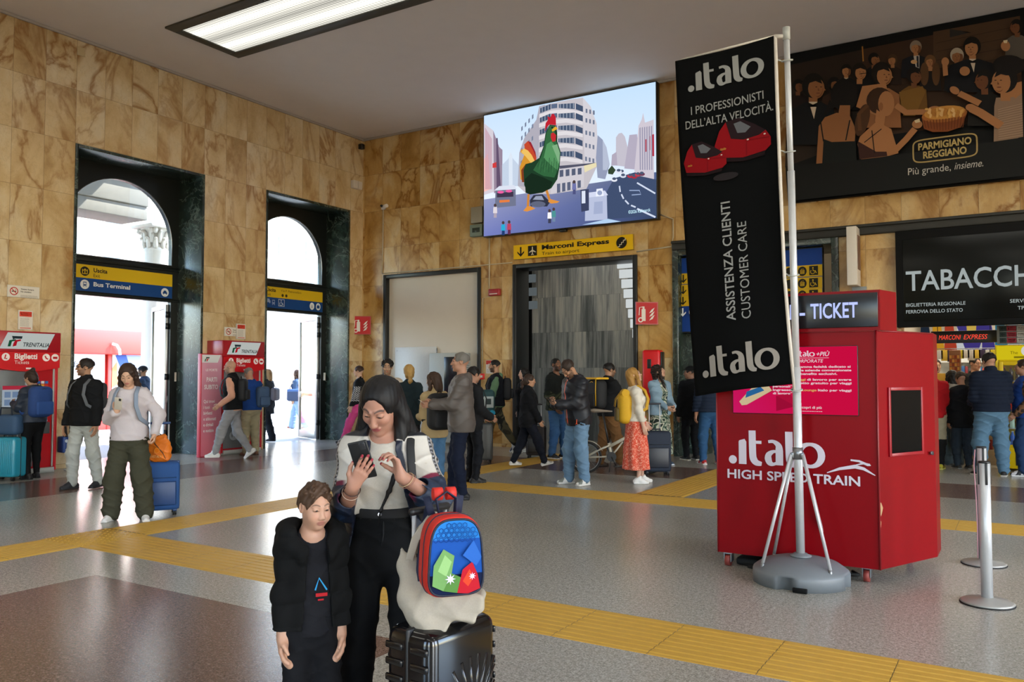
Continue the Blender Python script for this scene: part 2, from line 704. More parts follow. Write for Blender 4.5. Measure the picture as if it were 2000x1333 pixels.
m = MB().use(M_CEIL)
FX = (-11.93, -5.93, 8.41, 9.92)     # the recessed light the photograph shows
LIGHTS = [FX] + [(x, x + w, y, y + 1.51) for y in (8.41, 1.9, -4.6) for x, w in ((-11.93, 6.0), (-3.4, 6.0), (4.4, 4.0)) if (x, y) != (-11.93, 8.41)]  # all but the first are unseen lights added to brighten the hall
m.b2((-14.9, YF - 0.3, ZC), (XR + 0.3, YB + 0.4, ZC + 0.35))
m.obj('ceiling', kind='structure')
m = MB().use(mat('cornice_plaster', '#a79f97', 0.8))
m.b2((XL, YF, ZC - 0.05), (XL + 0.045, YB, ZC), 0.01)
m.obj('trim_1', kind='structure')
m = MB().use(MATS['cornice_plaster'])
m.b2((XL + 0.045, YB - 0.045, ZC - 0.05), (XR, YB, ZC), 0.01)
m.obj('trim_2', kind='structure')

D1 = (7.91, 10.52)
D2 = (12.07, 14.64)
DZ = 5.48
m = MB().use(M_MARBLE_L)
for y0, y1, z0, z1 in ((YF, D1[0], 0, ZC), (D1[1], D2[0], 0, ZC), (D2[1], YB + 0.4, 0, ZC), (D1[0], D1[1], DZ, ZC), (D2[0], D2[1], DZ, ZC)):
    m.b2((-14.62, y0, z0), (XL, y1, z1))
m.obj('wall_left', kind='structure')

P1 = (-12.91, -10.12, 3.93)       # white closed portal
P2 = (-9.28, -6.41, 3.92)         # portal to the stairs
P3 = (-5.68, -2.66, 3.95)         # passage with the blue board
P4 = (-1.70, 3.4, 3.93)           # tobacco shop
m = MB().use(M_MARBLE_B)
xx = XL
for a, b, z in (P1, P2, P3, P4):
    m.b2((xx, YB, 0), (a, YB + 0.4, ZC))
    m.b2((a, YB, z), (b, YB + 0.4, ZC))
    xx = b
m.b2((xx, YB, 0), (XR, YB + 0.4, ZC))
m.obj('wall_back', kind='structure')
m = MB().use(M_WHITE)
for a, b in ((YF, -4.0), (-1.0, 1.5), (4.5, 7.0), (10.0, YB + 0.4)):  # gaps in this unseen wall are added to bring daylight from the right
    m.b2((XR, a, 0), (XR + 0.3, b, 5.6))
m.b2((XR, YF, 5.6), (XR + 0.3, YB + 0.4, ZC))
m.obj('wall_right', kind='structure')
m = MB().use(M_WHITE)
# unseen wall behind, its tall openings added to let daylight in
for a, b in ((-14.62, -6.0), (-3.0, 2.0), (5.0, XR + 0.3)):
    m.b2((a, YF - 0.3, 0), (b, YF, 5.6))
m.b2((-14.62, YF - 0.3, 5.6), (XR + 0.3, YF, ZC))
m.obj('wall_front', kind='structure')

# ------------------------------------------------------------------ recessed ceiling lights
def lamp_mat(name, power):
    t = NT(name)
    p = t.obj()
    s = t.n('SeparateXYZ', {0: p})
    # two rows of tubes behind a ribbed diffuser
    y = s.outputs[1]
    d1 = t.math('ABSOLUTE', t.math('SUBTRACT', t.math('ABSOLUTE', y), 0.30))
    g = t.ramp(d1, [(0.02, (1, 1, 1)), (0.10, (0.62, 0.62, 0.62)), (0.30, (0.30, 0.30, 0.30))])
    rib = t.math('FRACT', t.math('MULTIPLY', y, 16.0))
    rib = t.math('MULTIPLY_ADD', t.math('GREATER_THAN', rib, 0.25), 0.35, 0.65)
    rx = t.math('FRACT', t.math('MULTIPLY', s.outputs[0], 16.0))
    rib = t.math('MULTIPLY', rib, t.math('MULTIPLY_ADD', t.math('GREATER_THAN', rx, 0.25), 0.3, 0.7))
    k = t.math('MULTIPLY', t.math('MULTIPLY', g, rib), power)
    e = t.n('Emission', {'Color': (1.0, 0.97, 0.86, 1), 'Strength': k})
    t.t.links.new(e.outputs[0], t.out.inputs[0])
    return t.m

M_LAMP = lamp_mat('lit_diffuser', LAMP_W)
M_LAMP2 = lamp_mat('lit_diffuser_added', LAMP_W2)
M_LFRAME = mat('lamp_frame', '#3b3a30', 0.5)
for i, (x0, x1, y0, y1) in enumerate(LIGHTS):
    t = thing('ceiling_light', 'long recessed ceiling light with ribbed bright diffuser and dark frame' if i == 0 else 'ceiling light further along the hall, same dark frame', 'ceiling light', ((x0 + x1) / 2, (y0 + y1) / 2, ZC), 0, 'recessed ceiling lights')
    hx, hy = (x1 - x0) / 2, (y1 - y0) / 2
    f = MB().use(M_LFRAME)
    w = 0.2
    for a, b in (((-hx, -hy), (hx, -hy + w)), ((-hx, hy - w), (hx, hy)), ((-hx, -hy + w), (-hx + w * 0.8, hy - w)), ((hx - w * 0.8, -hy + w), (hx, hy - w))):
        f.b2((a[0], a[1], -0.035), (b[0], b[1], 0.0), 0.006)
    f.obj('frame', parent=t)
    d = MB().use(M_LAMP2 if i else M_LAMP)
    d.b2((-hx + w * 0.8, -hy + w, -0.012), (hx - w * 0.8, hy - w, -0.001))
    d.obj('diffuser', parent=t)

# ------------------------------------------------------------------ yellow tactile paving
def strip(label, lo, hi, along, grooves=8):
    """raised ribbed guiding path; ribs run along it"""
    m = MB().use(M_YEL)
    w = (hi[1] - lo[1]) if along == 'x' else (hi[0] - lo[0])
    prof = [(0.0, 0.0), (0.006, 0.003)]
    n = grooves
    for k in range(n):
        a = 0.02 + (w - 0.04) * k / n
        b = 0.02 + (w - 0.04) * (k + 1) / n
        prof += [(a + 0.012, 0.0035), (a + 0.02, 0.0075), (b - 0.010, 0.0075), (b - 0.002, 0.0035)]
    prof += [(w - 0.006, 0.003), (w, 0.0)]
    L0, L1 = (lo[0], hi[0]) if along == 'x' else (lo[1], hi[1])
    nseg = max(1, round((L1 - L0) / 0.6))
    for q in range(nseg):
        a = L0 + (L1 - L0) * q / nseg + 0.002
        b = L0 + (L1 - L0) * (q + 1) / nseg - 0.002
        for (u0, h0), (u1, h1) in zip(prof, prof[1:]):
            if along == 'x':
                m.poly([(a, lo[1] + u0, h0), (b, lo[1] + u0, h0), (b, lo[1] + u1, h1), (a, lo[1] + u1, h1)])
            else:
                m.poly([(lo[0] + u1, a, h1), (lo[0] + u1, b, h1), (lo[0] + u0, b, h0), (lo[0] + u0, a, h0)])
    o = m.obj('tactile_strip')
    tag(o, label, 'tactile paving', 'yellow tactile paving strips')
    return o

strip('yellow ribbed tactile strip on the floor running along the left wall towards the bald walker', (-7.85, YF), (-7.22, 4.33), 'y')
strip('yellow ribbed tactile strip passing behind the boy towards the white closed portal', (-7.85, 4.99), (-7.22, 14.3), 'y')
strip('wide yellow ribbed tactile strip crossing the foreground behind the black suitcase', (-7.20, 4.33), (XR, 4.97), 'x')
strip('yellow ribbed tactile strip in front of the man in jeans, running behind the red booth', (-7.20, 9.37), (XR, 10.03), 'x')
strip('short yellow tactile strip branching towards the passage by the dark banner', (-4.32, 10.05), (-3.67, 15.0), 'y')
m = MB().use(M_YEL)
m.b2((-7.86, 4.33, 0.0), (-7.20, 4.99, 0.004), 0.002)
for i in range(10):
    for j in range(10):
        m.lathe([(0.0, 0.005), (0.011, 0.004), (0.014, 0.0)], (-7.83 + 0.066 * i, 4.36 + 0.066 * j, 0.004), 8)
tag(m.obj('tactile_plate'), 'square studded plate where two yellow tactile strips meet, near the blue suitcase', 'tactile paving')
# ------------------------------------------------------------------ the two station doors
def arch_pts(yc, r, z0, zs, n=28):
    """fanlight outline: rectangle z0..zs under a half circle"""
    pts = [(yc - r, z0), (yc + r, z0)]
    pts += [(yc + r * math.cos(PI * i / n), zs + r * math.sin(PI * i / n)) for i in range(n + 1)]
    return pts


def station_door(idx, Y0, Y1, leaf_dir, cyl_hinge):
    """stone lined opening with an arched fanlight over a glazed door standing open"""
    xf, xd = XL + 0.012, -14.33
    yc, r = (Y0 + Y1) / 2, (Y1 - Y0) / 2 - 0.21
    d = thing('door_%d' % idx, None, None, (xd, yc, 0))
    d['kind'] = 'structure'
    def W(x, y, z): return (x - xd, y - yc, z)
    m = MB().use(M_GREEN)
    e = 0.10
    m.b2(W(xd - 0.25, Y0, 0), W(xf, Y0 + 0.055, DZ), 0.006)
    m.b2(W(xd - 0.25, Y1 - 0.055, 0), W(xf, Y1, DZ), 0.006)
    m.b2(W(xd - 0.25, Y0 + 0.055, DZ - 0.055), W(xf, Y1 - 0.055, DZ), 0.006)
    m.obj('stone_lining', parent=d)
    # dark panel with the arch cut out, as strips either side of the arch
    m = MB().use(M_DOORDK)
    y0, y1, zt = Y0 + 0.055 - yc, Y1 - 0.055 - yc, DZ - 0.055
    n = 28
    zs, z0 = 4.11, 3.70
    for xo in (0.0,):
        arc = [(-r * math.cos(PI * i / n), zs + r * math.sin(PI * i / n)) for i in range(n + 1)]
        for (ya, za), (yb, zb) in zip(arc, arc[1:]):
            m.prism([(ya, za), (yb, zb), (yb, zt), (ya, zt)], -0.05, 0.05, 'x')
        m.b2((-0.05, y0, 0), (0.05, -r, zt))
        m.b2((-0.05, r, 0), (0.05, y1, zt))
        m.b2((-0.05, -r, 2.98), (0.05, r, z0))
        m.b2((0.05, y0, z0 - 0.11), (0.075, y1, z0 - 0.03), 0.008)
        m.b2((0.05, y0, 2.98), (0.075, y1, 3.04), 0.008)
    m.obj('frame', parent=d)
    m = MB().use(M_STEEL)
    m.tube([(0.055, y, z) for y, z in arch_pts(0, r, z0, zs)], 0.012, 6, True)
    m.obj('arch_trim', parent=d)
    m = MB().use(M_GLASS)
    m.prism(arch_pts(0, r, z0, zs), -0.006, 0.0, 'x')
    m.obj('fanlight_pane', parent=d)
    # two leaves standing open outwards
    for side in (1, -1):
        L = 1.09
        dx, dy = leaf_dir[0], leaf_dir[1] * side
        q = math.hypot(dx, dy); dx /= q; dy /= q
        hx, hy = -0.02, side * (r - 0.03)
        a = math.atan2(dy, dx)
        M = Matrix.Rotation(a, 4, 'Z')
        leaf = MB().use(M_STEEL)
        zt2 = 2.94
        for lo, hi in (((0, -0.028, 0.02), (0.10, 0.028, zt2)), ((L - 0.075, -0.028, 0.02), (L, 0.028, zt2)), ((0.10, -0.028, 0.02), (L - 0.075, 0.028, 0.20)), ((0.10, -0.028, zt2 - 0.09), (L - 0.075, 0.028, zt2))):
            leaf.b2(lo, hi, 0.006)
        lo = leaf.obj('leaf', parent=d)
        lo.location = (hx, hy, 0)
        lo.rotation_euler = (0, 0, a)
        g = MB().use(M_GLASS)
        g.b2((0.10, -0.005, 0.20), (L - 0.075, 0.005, zt2 - 0.09))
        g.obj('pane', parent=lo)
        hb = MB().use(mat('push_bar_red', '#b5474a', 0.4))
        fy = -side
        hb.b2((0.06, fy * 0.08 - 0.035, 1.03), (L - 0.02, fy * 0.08 + 0.035, 1.11), 0.03)
        hb.use(M_ALU)
        hb.b2((0.0, fy * 0.03 - 0.045, 1.0), (0.12, fy * 0.03 + 0.055, 1.14), 0.01)
        hb.b2((L - 0.10, fy * 0.03 - 0.045, 1.0), (L + 0.02, fy * 0.03 + 0.055, 1.14), 0.01)
        hb.obj('push_bar', parent=lo)
        hg = MB().use(M_BLACK)
        for z in (0.35, 1.45, 2.45, 2.68):
            hg.cyl((0, 0, z), (0, 0, z + 0.12), 0.032, 10)
        hg.obj('hinge', parent=lo)
    return d

station_door(1, D1[0], D1[1], (-0.93, 0.36), 0)
station_door(2, D2[0], D2[1], (-0.93, 0.36), 0)
m = MB().use(M_WHITE)
for (a, b) in (D1, D2):
    pass
m.b2((-14.31, 10.42, 1.42), (-14.26, 10.455, 1.60), 0.004)
tag(m.obj('call_plate'), 'small white plate on the dark frame of the wider left door', 'plate')
m = MB().use(M_WHITE)
m.b2((-14.27, 14.50, 1.42), (-14.22, 14.535, 1.60), 0.004)
tag(m.obj('call_plate'), 'small white plate on the dark frame of the door by the wall corner', 'plate')

# ------------------------------------------------------------------ outside: pavement, street, arcade, houses
m = MB().use(terrazzo('pavement', '#8d8b86', '#a09e99', '#b3b1ab', 0.6))
m.b2((-20.6, -30, -0.1), (-14.62, 60, -0.005))
m.obj('sidewalk', kind='structure')
m = MB().use(terrazzo('asphalt', '#6f7072', '#7f8082', '#8d8e90', 0.7))
m.b2((-70, -40, -0.25), (-20.6, 90, -0.12))
m.obj('road', kind='structure')

M_STONE = mat('arcade_stone', '#7a756e', 0.8, var=0.15, scale=2.0, bump=0.2)
M_FACADE = mat('pale_render', '#e9e2d4', 0.9, var=0.05, scale=1.0)
# porch on columns in front of the doors
m = MB().use(M_STONE)
PX = -20.0
for z0, z1, o in ((5.60, 5.95, 0.0), (5.95, 6.55, 0.05), (6.55, 6.75, 0.16), (6.75, 7.6, 0.05), (7.6, 7.85, 0.25)):
    m.b2((PX - 0.55 - o, -2.0, z0), (PX + 0.55 + o, 13.30, z1), 0.02)
m.b2((PX - 0.5, -2.0, 7.85), (-14.64, 13.3, 8.05))
tag(m.obj('stone_entablature'), 'grey stone beam on columns seen through the arched fanlights', 'stone beam')

def column(y, label):
    t = thing('stone_column', label, 'column', (PX, y, 0), 0, 'columns of the porch')
    m = MB().use(mat('column_stone', '#c5c0b8', 0.75, var=0.08, scale=3))
    m.lathe([(0.0, 0), (0.46, 0.0), (0.46, 0.12), (0.42, 0.2), (0.36, 0.26), (0.33, 0.36), (0.335, 1.6), (0.31, 3.4), (0.285, 4.86), (0.31, 4.90), (0.31, 4.96), (0.28, 5.0), (0.0, 5.0)], n=28)
    m.obj('shaft', parent=t)
    m = MB().use(MATS['column_stone'])
    m.lathe([(0.27, 4.96), (0.27, 5.2), (0.31, 5.40), (0.40, 5.5)], n=24)
    for row, (zb, n, rr, out, hgt) in enumerate(((4.97, 10, 0.28, 0.12, 0.26), (5.12, 10, 0.29, 0.18, 0.30))):
        for k in range(n):
            a = 2 * PI * (k + 0.5 * row) / n
            pts = []
            for q in range(7):
                u = q / 6
                rad = rr + out * u ** 3 + (0.02 if q else 0)
                z = zb + hgt * math.sin(u * PI * 0.62) / math.sin(PI * 0.5)
                pts.append((rad * math.cos(a), rad * math.sin(a), z))
            m.tube(pts, [0.055, 0.065, 0.065, 0.06, 0.05, 0.04, 0.03], 6)
    for k in range(4):
        a = PI / 4 + k * PI / 2
        for w in (-0.13, 0.13):
            cx, cy = 0.42 * math.cos(a + w), 0.42 * math.sin(a + w)
            m.lathe([(0, 0.09), (0.05, 0.07), (0.07, 0.0), (0.05, -0.07), (0, -0.09)], (cx, cy, 5.44), 10)
    m.b2((-0.46, -0.46, 5.50), (0.46, 0.46, 5.60), 0.03)
    m.obj('capital', parent=t)

column(13.95, 'pale stone column with leafy capital seen through the wider left fanlight')
column(8.4, 'stone column of the porch hidden by the wall beside the left door')

def facade(name, label, X, y0, y1, h, col, wins, parent_cols):
    t = thing(name, label, 'building', (X, (y0 + y1) / 2, 0))
    yc = (y0 + y1) / 2
    m = MB().use(col)
    m.b2((-8, y0 - yc, -0.3), (0, y1 - yc, h))
    for z in parent_cols:
        m.b2((0, y0 - yc, z), (0.25, y1 - yc, z + 0.35), 0.05)
    m.obj('wall', parent=t)
    for (y, z, w, hh, shut) in wins:
        f = MB().use(mat('window_surround', '#dcd6ca', 0.8))
        f.b2((0.0, y - yc - w / 2 - 0.15, z - 0.15), (0.08, y - yc + w / 2 + 0.15, z + hh + 0.15), 0.02)
        fo = f.obj('window', parent=t)
        p = MB().use(mat('shutter_blue_grey', '#8d9ea6', 0.7) if shut else mat('window_dark', '#5d6a72', 0.25))
        p.b2((0.06, y - yc - w / 2, z), (0.12, y - yc + w / 2, z + hh))
        if shut:
            for k in range(12):
                p.b2((0.12, y - yc - w / 2 + 0.03, z + hh * k / 12 + 0.02), (0.14, y - yc + w / 2 - 0.03, z + hh * (k + 0.7) / 12))
        p.obj('pane', parent=fo)
    return t

wins = []
for k in range(14):
    y = 20.2 + k * 2.55
    wins += [(y, 9.9, 0.85, 1.3, False), (y, 8.1, 0.95, 1.35, True), (y, 5.0, 0.9, 1.5, False)]
fb = facade('apartment_building', 'sunlit white apartment block with blue-grey shutters across the street', -44.0, 14.0, 47.0, 17.0, M_FACADE, wins, (7.3, 12.6))
m = MB().use(mat('board_blue_grey', '#a9b9c0', 0.7))
for k in range(13):
    y = 20.2 + k * 2.55 - 30.5
    for q in range(8):
        m.b2((0.08, y - 0.95 + q * 0.24, 2.2), (0.14, y - 0.95 + q * 0.24 + 0.22, 4.6))
m.obj('boarding', parent=fb)

wins2 = [(y, 2.6, 2.2, 2.6, False) for y in (51.5, 57.5, 63.5)] + [(y, 10.2, 1.6, 2.2, False) for y in (51, 56, 61, 66)]
fb2 = facade('corner_building', 'overexposed pale building with an arched window beyond the second door', -52.0, 47.5, 75.0, 18.0, mat('bright_render', '#f4f0e6', 0.9), wins2, (8.5, 13.0, 13.6))

# tree crown seen in the leaf of the first door is left to the street trees
def tree(x, y, h, label):
    t = thing('street_tree', label, 'tree', (x, y, -0.12))
    m = MB().use(mat('bark', '#5b4a3a', 0.9))
    m.tube([(0, 0, 0), (0.05, 0.02, h * 0.3), (0.0, 0.1, h * 0.6)], [0.16, 0.12, 0.07], 8)
    m.obj('trunk', parent=t)
    m = MB().use(mat('leaf_green', '#6d8a45', 0.7, var=0.3, scale=3))
    rng = random.Random(3)
    for k in range(900):
        a, b, c = rng.gauss(0, 1), rng.gauss(0, 1), rng.gauss(0, 1)
        l = math.sqrt(a * a + b * b + c * c)
        rr = 1.0 * rng.random() ** 0.4
        p = Vector((a / l * rr * 1.3, b / l * rr * 1.3, h * 0.72 + c / l * rr * 1.5))
        u = Vector((rng.gauss(0, 1), rng.gauss(0, 1), rng.gauss(0, 1))).normalized() * 0.11
        w = u.orthogonal().normalized() * 0.07
        m.poly([p - u, p + w, p + u, p - w])
    m.obj('foliage', parent=t)

tree(-36.0, 27.4, 4.9, 'green street tree seen through the open glass leaf of the left door')

# red booth opposite the first door
BX, BY0, BY1, BZ = -24.0, 12.2, 16.35, 2.94
t = thing('red_booth', 'bright red street booth with a poster front outside the left door', 'booth', (BX, (BY0 + BY1) / 2, -0.12))
yc = (BY0 + BY1) / 2
M_SALMON = mat('booth_red', '#d8423c', 0.45, var=0.03)
m = MB().use(M_SALMON)
m.b2((-2.2, BY0 - yc, 0), (0, BY1 - yc, BZ + 0.12), 0.02)
m.b2((0, BY0 - yc, 2.30), (0.35, BY1 - yc, BZ + 0.12), 0.03)
for y in (BY0 - yc + 0.05, 0.82, BY1 - yc - 0.12):
    m.b2((0, y, 0), (0.10, y + 0.12, 2.35), 0.01)
m.b2((0, BY0 - yc, 0.0), (0.08, BY1 - yc, 0.5), 0.01)
m.obj('booth_body', parent=t)
m = MB().use(mat('booth_white', '#e6e6e6', 0.5))
m.b2((-0.2, BY1 - yc - 0.35, BZ + 0.12), (0.3, BY1 - yc + 0.05, BZ + 0.18))
m.obj('roof_box', parent=t)
m = MB().use(MATS['booth_white'])
m.tube([(0.4, 0.75, 2.62), (0.48, 0.85, 2.58), (0.5, 0.93, 2.44), (0.5, 0.95, 2.28)], 0.045, 8)
m.obj('lamp_arm', parent=t)
p = Paint()
p.rect(0, 0, 2.15, 1.85, '#dfe3e8')
p.text("L'arte di fare", 0.25, 1.42, 0.19, '#5b6068')
p.text("mercato", 0.25, 1.13, 0.19, '#5b6068')
p.ell(0.15, 0.75, 0.26, 0.30, '#c79a8c'); p.ell(0.15, 0.75, 0.21, 0.25, '#e2c7b8')
p.ell(1.6, 0.55, 0.55, 0.42, '#d99c7a'); p.ell(1.7, 0.6, 0.35, 0.25, '#e8c49c'); p.ell(1.15, 0.3, 0.5, 0.22, '#c9875f')
p.obj('poster', M_PRINT, t, (0.09, 0.72 - 2.15, 0.48), R_LEFT)
p = Paint()
p.rect(0, 0, 1.02, 1.85, '#dcd2c8')
p.poly([(0.1, 1.8), (0.35, 1.85), (0.9, 1.7), (0.8, 1.25), (0.45, 1.05), (0.3, 1.35)], '#3f5fb5')
p.poly([(0.45, 1.85), (1.0, 1.8), (0.98, 1.5), (0.7, 1.2)], '#9db7e6')
p.poly([(0.35, 1.5), (0.6, 1.42), (0.62, 1.2), (0.5, 0.9), (0.42, 1.1)], '#d96b3f')
p.poly([(0.0, 1.4), (0.15, 1.6), (0.2, 0.9), (0.0, 0.8)], '#e58a5c')
p.poly([(0.4, 0.95), (0.95, 0.9), (1.0, 0.1), (0.5, 0.2)], '#c7743f')
p.obj('artwork', M_PRINT, t, (0.09, 0.96, 0.48), R_LEFT)

# ------------------------------------------------------------------ back wall portals
def portal_frame(name, P, w=0.10, d=0.06, deep=0.4, mt=None, kind='structure'):
    m = MB().use(mt or M_BLACK)
    a, b, z = P
    y0, y1 = YB - d, YB + deep
    m.b2((a, y0, 0), (a + w, y1, z), 0.01)
    m.b2((b - w, y0, 0), (b, y1, z), 0.01)
    m.b2((a + w, y0, z - w), (b - w, y1, z), 0.01)
    o = m.obj(name)
    o['kind'] = kind
    return o

portal_frame('trim_3', P1, 0.09, 0.03, 0.14)
portal_frame('trim_4', P2, 0.09, 0.05, 0.5, M_BLACK)
portal_frame('trim_5', P3, 0.12, 0.05, 1.2, M_GREEN)

# white closed portal: blind panel with a flush service door
t = thing('blind_panel', 'large cream panel closing the left portal, with a flush service door', 'panel', ((P1[0] + P1[1]) / 2, YB + 0.10, 0))
hw = (P1[1] - P1[0]) / 2 - 0.09
m = MB().use(M_CREAM)
m.b2((-hw, 0, 0), (hw, 0.05, P1[2] - 0.09))
m.obj('board', parent=t)
m = MB().use(mat('white_lacquer', '#c9c9c8', 0.35))
m.b2((-1.10, -0.022, 0.02), (0.12, 0.0, 2.20), 0.004)
m.use(M_STEEL)
for z in (0.3, 1.2, 2.0):
    m.cyl((0.135, -0.03, z), (0.135, -0.03, z + 0.16), 0.014, 8)
m.cyl((-1.04, -0.03, 2.12), (-1.04, -0.01, 2.12), 0.012, 8)
m.obj('service_door', parent=t)

t = thing('electric_cabinet', 'light grey metal cabinet with a dark panel on the cream closed portal', 'cabinet', (-10.89, YB + 0.10, 0))
m = MB().use(M_LGREY)
m.b2((-0.50, -0.30, 0.05), (0.42, 0.0, 2.04), 0.01)
m.obj('body', parent=t)
m = MB().use(mat('dark_display', '#1a1c22', 0.2))
m.b2((-0.08, -0.312, 1.15), (0.28, -0.295, 1.95), 0.004)
m.obj('display', parent=t)
m = MB().use(M_GREY)
for k in range(9):
    m.b2((0.415, -0.24, 1.45 + k * 0.05), (0.43, -0.06, 1.475 + k * 0.05))
m.obj('vent', parent=t)

# stair hall behind the middle portal
m = MB().use(M_STAIR)
m.b2((-10.28, YB + 2.5, -1.0), (-6.1, YB + 2.7, 5.5))
m.obj('wall_stairs', kind='structure')
m = MB().use(M_BLACKM)
m.b2((-11.6, YB + 0.4, 0), (-11.5, YB + 2.7, 5.5))
m.b2((-11.5, YB + 2.5, 0), (-10.28, YB + 2.7, 5.5))
m.b2((-6.2, YB + 0.4, 0), (-6.1, YB + 2.5, 5.5))
m.b2((-11.6, YB + 0.4, 5.35), (-6.1, YB + 2.7, 5.5))
m.obj('wall_stair_side', kind='structure')
# stepped lamp ribs climbing above the stairs on the right
t = thing('stair_light', 'stepped column of glass light panels climbing the right side of the middle portal', 'light', (-7.0, YB + 1.2, 0))
for k in range(8):
    m = MB().use(glow('stair_glow', '#e4eaea', 0.62))
    z = 4.05 - k * 0.215
    m.b2((-0.40 + k * 0.05, 0.0, z - 0.205), (0.33, 0.05, z - 0.02), 0.008)
    m.obj('panel', parent=t)
t = thing('stair_light', 'small stack of glass light panels on the dark left side of the middle portal', 'light', (-9.4, YB + 0.8, 0))
for k in range(3):
    m = MB().use(glow('stair_glow2', '#a8b4b8', 0.18))
    z = 3.80 - k * 0.30
    m.b2((-0.16 + k * 0.02, 0.0, z - 0.18), (0.19 + 0.02 * k, 0.05, z), 0.008)
    m.obj('panel', parent=t)
# unseen ceiling lamp added to brighten the stair hall
t = thing('stair_fill_lamp', 'lit lamp over the stairs behind the middle portal', 'ceiling light', (-8.2, YB + 1.4, 5.35))
m = MB().use(M_WHITE); m.b2((-1.0, -0.35, -0.06), (1.0, 0.35, 0.0), 0.01); m.obj('frame', parent=t)
m = MB().use(glow('stair_fill_glow', '#f0efe6', 7.0)); m.b2((-0.95, -0.3, -0.07), (0.95, 0.3, -0.062)); m.obj('diffuser', parent=t)
t = thing('passage_lamp', 'lit lamp in the ceiling of the passage with the blue board', 'ceiling light', (-4.2, YB + 2.4, 5.4))
m = MB().use(M_WHITE); m.b2((-1.0, -0.2, -0.06), (1.0, 0.2, 0.0), 0.01); m.obj('frame', parent=t)
m = MB().use(glow('passage_glow', '#fff1d8', 6.0)); m.b2((-0.95, -0.17, -0.07), (0.95, 0.17, -0.062)); m.obj('diffuser', parent=t)

# passage behind the blue board
m = MB().use(mat('passage_panel', '#b5a994', 0.6, var=0.12, scale=2))
m.b2((-6.1, YB + 4.0, 0), (-2.1, YB + 4.2, 5.4))
m.b2((-6.1, YB + 0.4, 0), (-6.0, YB + 4.0, 5.4))
m.b2((-2.2, YB + 0.4, 0), (-2.1, YB + 4.0, 5.4))
m.obj('wall_passage', kind='structure')
m = MB().use(M_GREEN)
m.b2((P3[0] + 0.02, YB + 0.6, 0), (P3[0] + 0.42, YB + 1.0, 5.4))
m.obj('pillar_1', kind='structure')
m = MB().use(M_CEIL)
m.b2((-6.1, YB + 0.4, 5.4), (-2.1, YB + 4.2, 5.6))
m.obj('ceiling_passage', kind='structure')

# dark moulding over the passage and the shop
m = MB().use(mat('dark_moulding', '#24231f', 0.5))
m.b2((P3[0], YB - 0.07, 3.93), (4.0, YB, 4.10), 0.02)
m.b2((P3[0], YB - 0.11, 4.06), (4.0, YB, 4.11), 0.01)
m.obj('trim_6', kind='structure')
# ------------------------------------------------------------------ artwork helpers
def board_map(c, W, H):
    """map sketch coordinates (four corners c: bottom-left, bottom-right, top-right, top-left) onto a W x H board"""
    A, b = [], []
    for (x, y), (u, v) in zip(c, ((0, 0), (W, 0), (W, H), (0, H))):
        A.append([x, y, 1, 0, 0, 0, -u * x, -u * y]); b.append(u)
        A.append([0, 0, 0, x, y, 1, -v * x, -v * y]); b.append(v)
    h = np.linalg.solve(np.array(A, float), np.array(b, float))
    def q(x, y):
        d = h[6] * x + h[7] * y + 1
        return ((h[0] * x + h[1] * y + h[2]) / d, (h[3] * x + h[4] * y + h[5]) / d)
    return q


def icon_arrow(p, x, y, s, col, ang=-PI / 2):
    c, k = math.cos(ang), math.sin(ang)
    R = lambda a, b: (x + a * c - b * k, y + a * k + b * c)
    p.poly([R(-s * .5, -s * .09), R(s * .3, -s * .09), R(s * .3, s * .09), R(-s * .5, s * .09)], col)
    p.poly([R(s * .5, 0), R(s * .1, s * .4), R(s * -.08, s * .4), R(s * .28, 0)], col)
    p.poly([R(s * .5, 0), R(s * .28, 0), R(s * -.08, -s * .4), R(s * .1, -s * .4)], col)

def icon_train(p, x, y, s, col, bg):
    p.rect(x - s * .28, y - s * .32, x + s * .28, y + s * .36, col)
    p.rect(x - s * .2, y - s * .02, x + s * .2, y + s * .24, bg)
    p.ell(x - s * .15, y - s * .18, s * .06, s * .06, bg, 8); p.ell(x + s * .15, y - s * .18, s * .06, s * .06, bg, 8)
    p.line([(x - s * .15, y - s * .34), (x - s * .28, y - s * .48)], s * .07, col); p.line([(x + s * .15, y - s * .34), (x + s * .28, y - s * .48)], s * .07, col)

def icon_car(p, x, y, s, col):
    p.poly([(x - s * .4, y - s * .2), (x + s * .4, y - s * .2), (x + s * .4, y + s * .05), (x + s * .28, y + s * .08), (x + s * .2, y + s * .3), (x - s * .2, y + s * .3), (x - s * .28, y + s * .08), (x - s * .4, y + s * .05)], col)
    p.rect(x - s * .36, y - s * .32, x - s * .2, y - s * .18, col); p.rect(x + s * .2, y - s * .32, x + s * .36, y - s * .18, col)

def icon_plane(p, x, y, s, col):
    p.poly([(x, y + s * .46), (x + s * .06, y + s * .36), (x + s * .06, y + s * .1), (x + s * .42, y - s * .12), (x + s * .42, y - s * .2), (x + s * .06, y - s * .08), (x + s * .05, y - s * .3), (x + s * .16, y - s * .4), (x + s * .16, y - s * .46), (x, y - s * .4),
            (x - s * .16, y - s * .46), (x - s * .16, y - s * .4), (x - s * .05, y - s * .3), (x - s * .06, y - s * .08), (x - s * .42, y - s * .2), (x - s * .42, y - s * .12), (x - s * .06, y + s * .1), (x - s * .06, y + s * .36)], col)

def icon_wheelchair(p, x, y, s, col):
    p.ell(x - s * .08, y + s * .36, s * .09, s * .09, col, 10)
    p.line([(x - s * .08, y + s * .22), (x - s * .05, y - s * .02), (x + s * .2, y - s * .02), (x + s * .32, y - s * .32)], s * .1, col)
    p.line([(x - s * .12 + s * .26 * math.cos(a), y - s * .14 + s * .26 * math.sin(a)) for a in [2.3 + i * .45 for i in range(10)]], s * .07, col)

